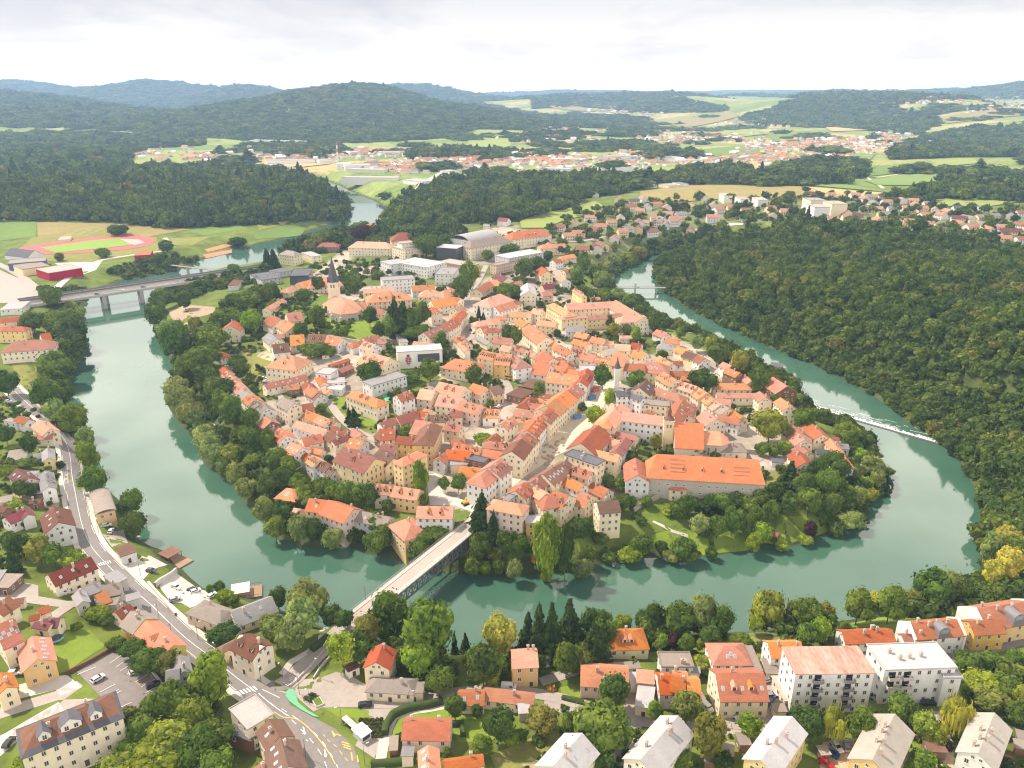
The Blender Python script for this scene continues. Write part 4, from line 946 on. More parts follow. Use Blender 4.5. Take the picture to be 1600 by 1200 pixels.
# J bridge left foot
block(400, 700, '''
270 342 296 346 252 432 5 HsP s4|pink house with broad salmon pyramid roof low on the left bank trees
320 502 352 522 292 562 3.2 GsP
380 512 430 520 402 560 3.2 GbC
450 426 600 442 502 530 6 GoY s1c1
610 442 808 512 652 590 8 GoP|pink house with bright orange roof and dark timber panel above the river
830 522 1110 582 932 626 5 GtG c2s2|grey house with weathered roof and dark glazed river front
1245 600 1290 640 1160 690 8 HoO|riverside_house: ochre house with bright orange half hipped roof standing lowest at the river near the bridge
1010 302 1160 312 1062 386 6 GsC d3
1160 322 1362 352 1232 416 6 GsO d2|ochre house with salmon roof and two dormers on the rock above the bridge foot
''')
block(650, 700, '''
20 490 302 495 150 582 9 GoW d2|white house with bright orange roof and two small dormers right beside the bridge head
690 440 840 468 755 536 12 HoP w6|large pink house with orange hipped roof and rows of big windows at the bridge head
900 572 1050 562 962 632 10 FwO|bright orange modern block with flat white terrace roof beside the tall light green tree
770 382 832 400 742 442 9 FgG
905 292 830 362 930 402 8 GrC d2
1042 226 962 290 1062 322 8 GrC
1190 142 1062 222 1162 288 9 GbC s8
1250 102 1182 152 1272 180 9 GbC
1210 222 1390 308 1268 322 8 GoW
1290 152 1460 202 1332 232 8 GrC d2
1480 292 1600 352 1455 362 4 GrC
990 322 1080 382 1002 412 8 GoC
1100 402 1135 395 1112 502 8 HoC|cream tower like house with orange hipped roof and dark balconies above the bank
1150 362 1270 402 1292 540 8 GrC d2
1370 372 1462 402 1422 502 6 GoC
''')
block(900, 680, '''
178 560 345 545 280 642 11 GbC w4|tall cream house with brown roof and two dark balconies above the gardens
840 398 872 402 850 458 6 HoC|small cream garden pavilion with orange pyramid roof on the terrace wall
1050 392 1090 396 1070 420 2.6 GrB
''', kind=None)
# left bank
LBG = 'houses along the left bank road'
block(0, 580, '''
25 412 140 368 152 432 4.5 FtW
150 372 240 402 182 440 5 GrW
322 405 418 480 268 472 6 GoC|cream house with bright orange cross gabled roof beside the river road
300 522 450 512 332 572 4 GoC
80 665 240 640 192 734 4 FtG
272 692 370 672 312 730 4 GgC
396 640 400 722 352 742 6 GgY|yellow gabled house with grey roof beside the river road
140 812 240 890 84 892 5 GqP s3
376 828 402 962 326 902 6 GgW d2|white house with grey roof and gable towards the bottom, beside the river road
240 835 330 832 285 868 3 FgC
745 1020 800 1200 945 1100 5 AtO|boathouse: long arched boathouse with weathered grey barrel roof on the river bank
0 1052 105 1032 60 1092 4 FtC
250 1070 345 1065 300 1100 3 GbB
''', group=LBG)
block(0, 780, '''
-20 45 60 75 20 110 4 GqB
40 150 180 90 110 200 4.5 GmW|white house with dark maroon roof and front gable in the garden left
190 65 235 128 170 150 5 GmW
446 60 488 195 376 310 8 GqW s3|big white gabled house with dark red roof and attic windows facing the river road
400 628 755 478 650 646 6 GqC s3|long cream house with dark red roof and three skylights at the crossing
-30 600 55 590 20 700 4 FgB
45 622 195 626 112 742 3.6 FtB
650 757 830 692 762 792 5 GgN
790 802 880 762 862 880 4 GoN
850 720 1000 690 950 800 5 GtN
900 802 1010 790 962 882 4 FtN
860 642 970 592 1000 692 5 FgN
1050 802 1160 772 1112 842 5 FgG
650 760 690 850 610 830 5 GgN
960 940 1080 872 1012 1000 5 GqC s1
1090 932 1205 1000 992 1052 6 GtO c3
1216 1015 1440 1220 1132 1132 6 GoV d1c1|long house with bright orange roof and lime yellow end wall beside the main road
72 808 -70 900 155 890 6 GrC
110 990 -60 1062 200 1180 7 GrC s5c1|large cream house with rust roof, skylights and one dormer at the left edge
310 922 400 880 350 960 3.4 GrC
240 972 330 952 290 1002 3 GrC
340 1002 500 992 430 1072 3.4 GmC
290 1022 420 1042 340 1080 3.4 GmC
120 830 200 818 165 850 3 GrC
960 410 1090 367 1110 450 4 FbW|white pavilion with flat brown green roof by the floating timber pavilion
''', group=LBG)
block(0, 980, '''
268 75 312 268 166 300 6 GoO s6|garage_house: ochre timber fronted house with bright salmon orange roof and six skylights
10 378 55 500 130 442 6 GoC d1
320 812 805 622 552 946 11 HbC w10c2|villa: large cream three storey villa with rust hipped roof, slate skirt and three slate dormers
''', group=LBG)
block(240, 880, '''
100 902 215 880 190 970 5 GgG
215 768 250 900 310 860 5 GgG
715 592 905 690 702 752 8 KbC d2c2|corner_shop: cream corner shop house with brown half-hipped roof and front gable at the junction
580 690 660 650 610 730 5 HbC
400 332 560 390 402 470 5 HtP c1|pale pink house with weathered hipped roof beside the main road
645 405 985 276 862 470 4 GgC s2|barn: long low cream barn with grey roof beside the willows
''', group=LBG)
block(300, 980, '''
310 685 520 566 572 796 9 FlC|cream block with flat pale roof and a dark roof well below the crosswalk
285 880 360 800 432 1022 5 FkB|low dark brown flat roofed annex behind the flat cream block
640 768 730 912 570 940 8 GbC s1
740 922 800 1160 620 1110 8 GbC s4
690 1080 560 1180 720 1180 6 GrC
''', group=LBG)
# right bank
RBG = 'houses along the right bank'
block(500, 880, '''
525 666 466 826 392 792 8 GrC|cream gabled house with salmon rust roof below the bridge trees
470 968 720 982 560 1082 4 HtC|long low cream house with weathered grey roof at the paved junction
720 990 870 990 792 1082 4 FtC
200 862 295 818 235 905 3 FbW
''', group=RBG)
block(560, 980, '''
830 540 1050 540 960 652 4 GsC s2
1045 515 1465 566 1252 632 4 GoC|long low cream house with bright orange roof beside the lane
1330 640 1420 636 1372 722 3.6 FwN
375 785 770 795 572 942 5 GrP c2|cottage: pink cottage with streaky rust tiled roof and a tall flue in the hedged garden
265 910 330 905 292 1030 2.8 FtB
370 1000 465 1000 420 1040 4 FgP
582 985 592 1172 502 1082 7 GoW s3|white house with steep orange roof and blue skylights at the bottom edge
700 1122 1040 1076 902 1172 5 GoC
1275 203 1490 192 1396 336 8 GsO c2|parapet_house: ochre two storey house with salmon roof between white parapet gables
1515 240 1590 225 1560 282 3 GtW
''', group=RBG)
block(800, 980, '''
900 36 1010 32 942 190 5 HoC d2|villa_house: cream villa with big red hipped roof and two triangular dormers by the river
575 320 970 346 762 502 5 GoP s1|long pink house with bright orange roof and grey box dormer behind the dark spruce
970 377 1035 377 1002 472 4 FwW
1040 352 1180 366 1112 472 5 FsC
1055 477 1190 502 1102 672 4 FwC|white carport with bright white flat roof in front of the red annex
1215 402 1330 402 1272 562 6 GoW
1330 408 1452 430 1390 546 7 GoW
1455 432 1565 436 1512 602 6 GoW
1340 370 1460 378 1400 420 7 GoW
1215 212 1475 212 1362 336 6 FtW c2|white house with weathered flat roof and two chimneys behind the red duplex
1490 282 1560 290 1532 382 3.6 FgW
640 290 740 295 690 322 3 FtC
800 302 1050 286 930 336 3 FtC
585 885 340 1162 470 850 9 GwC s3c2|white metal roofed flats with a row of grey roof windows, leftmost at the bottom edge
1385 740 1070 1105 1080 918 9 GwC c4|flats_block: cream flats with long white metal roof and four antennas at the bottom
''', group=RBG)
block(1000, 880, '''
700 690 790 690 742 852 6 HoW s3|white house with orange hipped roof and long white terrace
800 690 930 690 952 905 5 FtW
630 918 1030 915 852 1152 7 GoC s5c1d2|twin_house: cream house with big bright orange roof and two pointed front dormers
1065 662 1340 656 1142 790 7 GoW c2
1015 795 1120 800 1090 925 3.4 FtC
1095 945 1200 1150 1240 1060 3 FnC
''', group=RBG)
block(1050, 980, '''
1000 745 742 1108 732 905 9 GwY c3|pale yellow flats with light grey metal roof and antennas beside a blue car
530 882 620 880 570 985 3 FtB
400 960 520 985 450 1060 3 GnB
270 1045 360 1060 300 1120 3 FtB
1205 990 1280 985 1240 1060 2.6 FnB
830 640 930 640 880 690 3.2 FtC
''', group=RBG)
block(1300, 980, '''
525 725 336 1104 246 885 9 GnO c5|ochre flats with pale tan gable roof and many small chimneys at the bottom edge
1355 715 1220 1048 1106 875 9 GnW c5|white flats with pale gable roof, rightmost of the bottom blocks
750 930 900 936 830 1042 3 FbB|small brown flat roofed carport beside a black car
1530 850 1610 870 1580 950 3 FtB
1510 930 1600 950 1560 1010 3 FtB
''', group=RBG)
block(1300, 780, '''
80 1098 500 1086 300 1200 6 GrW c4
640 1036 1050 1002 960 1150 7 GrW c4|white terrace house with rust roof and barrel skylight, middle of the stepped row
1140 1020 1400 1002 1382 1122 7 GrO c2
1190 916 1640 850 1500 1062 7 GrO c4|ochre terrace house with rust roof and barrel skylight, rightmost of the stepped row
580 1130 800 1112 700 1182 6 GrW c2
''', group=RBG)
for q, h, rc, wc, nm, lab in [((1221.6,1011.5,1339.7,1010,1299.4,1053.5),15,'x','W','rusty_flats','five storey white flats with a rust streaked metal roof'), ((1354.4,1008,1461.3,1004.4,1435,1046.5),14,'w','W','white_flats','four storey white flats with pale flat roof, balconies and roof vents'), ((1467,1048,1495,1048,1480,1055),11,'w','W','stair_tower','blank white stair tower on the right side of the white flats')]:
    INFO[nm] = building(nm if nm != 'stair_tower' else nm, *q, h, 'F', rc, wc, 'c4w9' if nm == 'white_flats' else 'c0w9' if nm == 'rusty_flats' else 'w1', lab, cat='apartment block', group=RBG)
# far left: halls, palace
block(0, 350, '''
222 282 430 250 390 306 8 FnM c0|crimson_hall: big crimson sports hall with pale flat roof
80 258 250 235 205 282 7 FtY|yellow hall with pale flat roof between the blue and crimson halls
62 226 290 208 205 238 7 FtU|blue hall with flat roof behind the yellow hall
70 150 215 165 120 205 5 GkW|white house with dark slate roof beside the running track
0 592 170 572 70 612 11 HrC w7|cream palace with rust hipped roof behind the left bank trees
10 640 140 640 70 672 9 HrY
90 735 270 722 155 796 8 HrC w9|long cream palace wing with rust hipped roof facing the lawn
250 690 310 680 300 730 6 GrC
60 490 190 482 130 530 5 FwW
860 170 955 165 905 195 4 FrM
1190 680 1240 690 1210 720 4 FkW
380 80 450 76 420 98 3 FnC
''', s=4, group='buildings across the river')
# hillside suburb
SUB = '''460 800 s,520 820 o,665 850 w,760 865 k,815 850 s,885 850 w,1195 840 m,1320 840 w9,1420 860 w9,1530 865 w9,800 930 w,900 890 o,970 905 s,1050 885 w,1130 900 s,1200 905 w,1260 892 s,1290 920 o,1375 905 o,1465 925 w,1460 965 k,1255 970 o,975 950 s,1055 950 g,895 970 w,935 985 g,1015 1010 s,
905 1025 w,865 1070 r,940 1070 s,795 1000 r,825 1000 s,790 1040 w,630 1000 s,545 955 r,490 970 w,600 930 r,380 1000 s,300 1030 w,500 1050 r,550 1025 o,415 1070 o,355 1085 s,640 1100 s,560 1140 r,440 1170 r,520 1160 m,225 1150 s,290 1160 s,700 930 s,740 900 r,680 970 s,720 1040 g,1110 1080 r,1000 1060 s,850 900 g,690 1060 s'''
SUB2 = '''270 820 m,390 825 s,460 840 s,540 830 s,640 840 w,720 835 b,15 915 o,30 960 w,105 935 s,145 880 s,490 940 o,400 980 s,500 970 o,555 970 m,610 910 t,680 915 s,780 915 w,720 950 w,790 990 s,685 985 w,885 995 o,875 910 s,920 890 s,960 915 s,1005 885 w,1045 920 s,975 955 o,1080 955 o,985 1015 s,1080 1020 w,
1185 980 m,1185 1010 o,1245 975 t,1325 970 t,1240 930 t,1120 930 s,1190 910 k,1405 960 t,1505 950 m,1580 945 w,1265 1030 o,1360 1020 t,1375 1050 o,1475 1030 s,1580 1020 r,1460 1060 m,1540 1060 m,1310 1090 o,1465 1100 o,1590 1110 r,830 860 s,740 870 s,660 880 g,600 850 s,900 860 s,1330 915 g'''
HILLSIDE = MB()
for ox, txt in ((800, SUB), (1200, SUB2)):
    for it in txt.replace('\n', '').split(','):
        a, b, c = it.split(); a, b = ox + float(a) / 4, 100 + float(b) / 4; tall = c.endswith('9'); rc = c[0]; r = random.Random(int(a * 7 + b * 13))
        if tall:
            dx = 7 * r.uniform(.8, 1.1); building('apartment_house', a - dx, b - 8, a + dx, b - 8, a, b - 3, 11, 'F', 'n' if r.random() < .5 else 'w', r.choice('CWW'), 'c0w4', group='flats of the hillside suburb'); continue
        x, y, z = GA(a, b, 3); g = r.uniform(-.45, .45) + (1.57 if r.random() < .35 else 0); ca, sa = math.cos(g), math.sin(g); l, w, h = r.uniform(6.2, 8.6), r.uniform(4.8, 5.8), r.uniform(5, 6.5); T = lambda p, q, k: (x + p * ca - q * sa, y + p * sa + q * ca, z + k)
        HILLSIDE.add([T(-l,-w,-2),T(l,-w,-2),T(l,w,-2),T(-l,w,-2),T(-l,-w,h),T(l,-w,h),T(l,w,h),T(-l,w,h),T(-l,0,h+w*.6),T(l,0,h+w*.6)], [(0,1,5,4),(1,2,6,9,5),(2,3,7,6),(3,0,4,8,7)], r.choice((0, 0, 1, 2)))
        ri = {'o':3,'s':4,'r':5,'m':6,'b':6,'k':7,'g':8,'t':9,'w':r.choice((4, 5, 9))}[rc]; o_ = .5; e = h - .3 + .12
        HILLSIDE.slab([T(-l-o_,-w-o_,e),T(l+o_,-w-o_,e),T(l+o_,0,h+w*.6+.2),T(-l-o_,0,h+w*.6+.2),T(l+o_,w+o_,e),T(-l-o_,w+o_,e)], [(0,1,2,3),(3,2,4,5)], .2, ri)
        for s_ in (-1, 1):
            for q in (-.6, -.2, .2, .6):
                for k in (.8, 3.6): HILLSIDE.add([T(q*l-.5,s_*(w+.03),k),T(q*l+.5,s_*(w+.03),k),T(q*l+.5,s_*(w+.03),k+1.3),T(q*l-.5,s_*(w+.03),k+1.3)], [(0,1,2,3) if s_ < 0 else (3,2,1,0)], 11)
HILLSIDE.obj('hillside_houses', [wallmat('W'), wallmat('C'), wallmat('Y')] + [roofmat(q) for q in 'osrmkgtn'] + [glass], None, kind='stuff', label='small houses with red and grey roofs spread over the far hillside suburb')
for a, b, dx, h, wc in [(1266, 313, 12, 16, 'C'), (1272, 323, 12, 18, 'W'), (1298, 318, 12, 17, 'C')]:
    building('tower_block', a - dx, b - 4, a + dx, b - 4, a, b + 1, h, 'F', 'n', wc, 'w6c2', group='tower blocks of the suburb')
for x0, y0, x1, y1, x2, y2, h, c in [(785,748,890,748,840,766,5,'FnW'),(915,750,1000,745,960,766,5,'FnC'),(1000,740,1050,738,1030,752,6,'FgW'),(240,590,420,585,330,600,9,'FwW'),(500,575,640,572,560,588,8,'FwW'),(645,572,775,572,700,584,9,'FwW'),(980,592,1200,598,1080,605,8,'FwW'),(500,640,560,638,530,650,10,'FwC'),(605,640,780,640,690,652,9,'FwW'),(210,645,380,650,300,660,7,'FwW'),(20,585,150,590,80,600,8,'FwW'),(1120,632,1300,640,1200,650,5,'FwW')]:
    building('warehouse', 800 + x0/4, 100 + y0/4, 800 + x1/4, 100 + y1/4, 800 + x2/4, 100 + y2/4, h, c[0], c[1], c[2], 'c0', group='pale warehouses of the far industrial belt', windows=False)
for x0, y0, x1, y1, x2, y2, h, c in [(520,540,660,545,590,555,9,'FwW'),(770,545,905,545,840,556,9,'FwW'),(0,472,320,480,160,494,9,'FwW'),(60,600,360,592,210,615,9,'FwW'),(100,625,240,640,170,650,9,'FwC'),(370,595,490,590,430,605,9,'FwW'),(540,630,700,625,620,640,12,'FwW'),(560,700,900,702,740,720,6,'FnW'),(600,650,830,655,720,662,7,'FwC'),(700,610,840,612,760,620,6,'FrC'),(1000,715,1120,730,1050,745,7,'FwW'),(1150,665,1210,660,1180,690,14,'FwW'),(1000,630,1050,640,1020,650,6,'HrC'),(750,1000,840,975,790,1010,6,'FwC')]:
    building('warehouse', 400 + x0/4, 100 + y0/4, 400 + x1/4, 100 + y1/4, 400 + x2/4, 100 + y2/4, h, c[0], c[1], c[2], 'c0', group='pale warehouses of the far industrial belt', windows=False)
block(400, 100, '690 1010 770 1000 730 1030 7 HoY\n410 1100 490 1110 450 1130 6 HrP\n875 1080 950 1080 910 1105 7 HrC\n1520 965 1580 970 1550 985 6 GrW\n1420 1000 1460 1000 1440 1012 4 GnC', s=4, group='villas on the wooded north slope')
# ------------------------------------------------------------------ trees
def foliage_material(name, ramp=None):
    m, nt, N = nodes(name); L = nt.links.new
    oi = N('ShaderNodeObjectInfo'); at = N('ShaderNodeAttribute', attribute_name='tint'); tc = N('ShaderNodeTexCoord')
    if ramp:
        rp = N('ShaderNodeValToRGB'); rp.color_ramp.interpolation = 'LINEAR'; e = rp.color_ramp.elements
        e[0].position = ramp[0][0]; e[0].color = (*ramp[0][1], 1); e[1].position = ramp[-1][0]; e[1].color = (*ramp[-1][1], 1)
        for p, c in ramp[1:-1]: q = e.new(p); q.color = (*c, 1)
        L(oi.outputs['Random'], rp.inputs[0]); col = rp.outputs[0]
    else: col = oi.outputs['Color']
    no = N('ShaderNodeTexNoise', Scale=.22 if not ramp else .12, Detail=4.0); L(tc.outputs['Object'], no.inputs['Vector'])
    mr = N('ShaderNodeMapRange'); mr.inputs['From Min'].default_value = .3; mr.inputs['From Max'].default_value = .7; mr.inputs['To Min'].default_value = .7; mr.inputs['To Max'].default_value = 1.3; L(no.outputs[0], mr.inputs['Value'])
    mu = N('ShaderNodeMath', operation='MULTIPLY'); L(mr.outputs[0], mu.inputs[0]); L(at.outputs['Fac'], mu.inputs[1])
    hs = N('ShaderNodeHueSaturation'); L(col, hs.inputs['Color']); L(mu.outputs[0], hs.inputs['Value'])
    hm = N('ShaderNodeMapRange'); hm.inputs['From Min'].default_value = .6; hm.inputs['From Max'].default_value = 1.4; hm.inputs['To Min'].default_value = .515; hm.inputs['To Max'].default_value = .485; L(mu.outputs[0], hm.inputs['Value']); L(hm.outputs[0], hs.inputs['Hue'])
    d = N('ShaderNodeBsdfDiffuse', Roughness=.8); t = N('ShaderNodeBsdfTranslucent'); g = N('ShaderNodeBsdfGlossy', Roughness=.55); L(hs.outputs[0], d.inputs[0]); L(hs.outputs[0], t.inputs[0]); g.inputs[0].default_value = (.5, .5, .45, 1)
    a = N('ShaderNodeMixShader'); a.inputs[0].default_value = .32; L(d.outputs[0], a.inputs[1]); L(t.outputs[0], a.inputs[2])
    b = N('ShaderNodeMixShader'); b.inputs[0].default_value = .012; L(a.outputs[0], b.inputs[1]); L(g.outputs[0], b.inputs[2])
    o = N('ShaderNodeOutputMaterial'); L(b.outputs[0], o.inputs[0]); return m
FOL = foliage_material('foliage')
FOREST = foliage_material('forest_foliage', [(0, (.066,.108,.022)), (.3, (.092,.146,.026)), (.6, (.130,.190,.032)), (.88, (.170,.225,.038)), (.97, (.20,.23,.042)), (1, (.26,.225,.05))])
BARK = surf('bark', (.11,.085,.06), .3, 2, .95, 0)
def ico(sub):
    import bmesh
    bm = bmesh.new(); bmesh.ops.create_icosphere(bm, subdivisions=sub, radius=1)
    v = np.array([p.co[:] for p in bm.verts]); f = np.array([[q.index for q in p.verts] for p in bm.faces]); bm.free(); return v, f
ICO1, ICO2 = ico(1), ico(2)
def crown(name, seed, shape='round', lobes=16, cards=900, card=.10, mat=None, core=ICO2):
    """unit crown (radius about 1 sideways, -1..1 in height): knobbly lobes wrapped in leaf clumps, each lobe with its own tint"""
    r = np.random.default_rng(seed); V, F, T, n = [], [], [], 0
    def put(v, f, t):
        nonlocal n
        V.append(v); F.append(f + n); T.append(np.broadcast_to(t, (len(f),))); n += len(v)
    L = []
    if shape in ('cone', 'spire'):
        K = lobes
        for i in range(K):
            z = -1 + 2 * (i + .5) / K; rad = (1 - (z + 1) / 2) ** .85 * (1 if shape == 'cone' else .95) + .05
            for a in range(max(3, int(7 * rad))):
                an = a * 6.283 / max(3, int(7 * rad)) + r.random() * 1.2; rr = rad * r.uniform(.62, .8)
                L.append((np.array((math.cos(an) * rr, math.sin(an) * rr, z - .04)), np.array((.32 * rad + .08, .32 * rad + .08, .11)), r.uniform(.7, 1.25)))
            L.append((np.array((0, 0, z)), np.array((.5 * rad + .03, .5 * rad + .03, .16)), r.uniform(.6, .9)))
    else:
        for i in range(lobes):
            while True:
                p = r.uniform(-1, 1, 3)
                q = np.linalg.norm(p)
                if .25 < q < 1: break
            p = p / q * r.uniform(.42, .76); 
            if shape == 'tall': p *= (.8, .8, 1.15)
            if shape == 'weep': p[2] = abs(p[2]) * .9
            s = r.uniform(.24, .44) if lobes > 8 else r.uniform(.42, .6)
            if p[2] < -.3: p[:2] *= .85
            L.append((p, np.array((s, s, s * r.uniform(.75, 1.0))), r.uniform(.68, 1.32)))
        L.append((np.zeros(3), np.array((.52, .52, .52)), .75))
    cv, cf = core
    for p, s, t in L:
        nz = 1 + .26 * np.sin(cv @ r.normal(0, 3.2, 3) + r.random() * 6)[:, None] + .15 * r.normal(0, 1, (len(cv), 1))
        put(cv * s * nz + p, cf, t * r.uniform(.72, 1.3, len(cf)))
    wts = np.array([s[0] ** 2 for p, s, t in L]); wts /= wts.sum()
    for i in r.choice(len(L), cards, p=wts):
        p, s, t = L[i]; d = r.normal(0, 1, 3); d /= np.linalg.norm(d)
        if shape not in ('cone', 'spire') and d[2] < -.5: d[2] *= -.3
        c = p + d * s * (r.uniform(.9, 1.3) if r.random() < .72 else r.uniform(1.15, 1.85))
        if shape == 'weep': c[2] -= r.random() * .5 * (abs(d[0]) + abs(d[1]))
        u = np.cross(d, r.normal(0, 1, 3)); u /= np.linalg.norm(u) + 1e-9; w = np.cross(d, u) * r.uniform(.5, 1.1) + d * r.uniform(-.6, .6); sz = card * r.uniform(.6, 1.5)
        if shape == 'weep': u, w = np.array((0, 0, 1.6)), np.array((d[1], -d[0], 0)) * .35
        if shape in ('cone', 'spire'): u = np.array((p[0], p[1], -.25)); u /= np.linalg.norm(u) + 1e-9
        put(np.array((c - u * sz - w * sz * .6, c + u * sz * .9 - w * sz * .7, c + u * sz + w * sz * .6, c - u * sz * .8 + w * sz * .7)), np.array([[0, 1, 2], [0, 2, 3]]), t * r.uniform(.8, 1.25))
    V = np.concatenate(V).astype(np.float32); F = np.concatenate(F).astype(np.int32); T = np.concatenate(T).astype(np.float32)
    me = bpy.data.meshes.new(name); me.vertices.add(len(V)); me.vertices.foreach_set('co', V.ravel()); me.loops.add(F.size); me.loops.foreach_set('vertex_index', F.ravel())
    me.polygons.add(len(F)); me.polygons.foreach_set('loop_start', np.arange(0, F.size, 3, dtype=np.int32))
    at = me.attributes.new('tint', 'FLOAT', 'FACE'); at.data.foreach_set('value', T)
    me.materials.append(mat or FOL); me.update(); me.validate(); return me
def trunk_mesh(seed):
    r = random.Random(seed); mb = MB(); mb.bar((0, 0, -1), (0, 0, .35), .09, 0, 7, .06); mb.bar((0, 0, .3), (.04, .03, 1), .06, 0, 6, .03)
    for i in range(5):
        a = i * 1.3 + r.random(); mb.bar((0, 0, .3 + .1 * i), (math.cos(a) * .38, math.sin(a) * .38, .75 + .1 * i), .035, 0, 5, .012)
    return mb.mesh('trunk', [BARK])
TRUNK = [trunk_mesh(i) for i in range(3)]
CR = {'round': [crown('crown', 10 + i, 'round', 28 + 3 * i, 3400, .075) for i in range(6)], 'tall': [crown('crown', 30 + i, 'tall', 30, 2600, .075) for i in range(2)], 'weep': [crown('crown', 40 + i, 'weep', 20, 1800, .13) for i in range(2)],
 'cone': [crown('crown', 50 + i, 'cone', 13, 900, .12) for i in range(3)], 'spire': [crown('crown', 60, 'spire', 15, 500, .10)], 'bush': [crown('crown', 70 + i, 'round', 12, 700, .12) for i in range(3)]}
KIND = {'d': ('dark green leafy', (.06,.105,.027), 'round'), 'm': ('mid green leafy', (.092,.145,.030), 'round'), 'l': ('bright light green', (.16,.235,.032), 'round'), 'y': ('yellow green', (.18,.225,.04), 'round'), 'Y': ('golden yellow flowering', (.35,.31,.075), 'round'),
 'O': ('olive and yellow', (.185,.195,.042), 'round'), 'w': ('silvery willow like', (.165,.215,.09), 'round'), 'W': ('weeping', (.20,.22,.04), 'weep'), 'c': ('dark conifer', (.042,.075,.028), 'cone'), 'C': ('dark columnar', (.04,.065,.022), 'spire'), 'p': ('dark purple leaved', (.05,.022,.035), 'round'),
 'o': ('olive green', (.14,.155,.045), 'round'), 'L': ('tall light green', (.16,.235,.032), 'tall'), 'D': ('tall dark', (.05,.09,.024), 'tall'), 'r': ('orange leaved', (.40,.17,.03), 'round')}
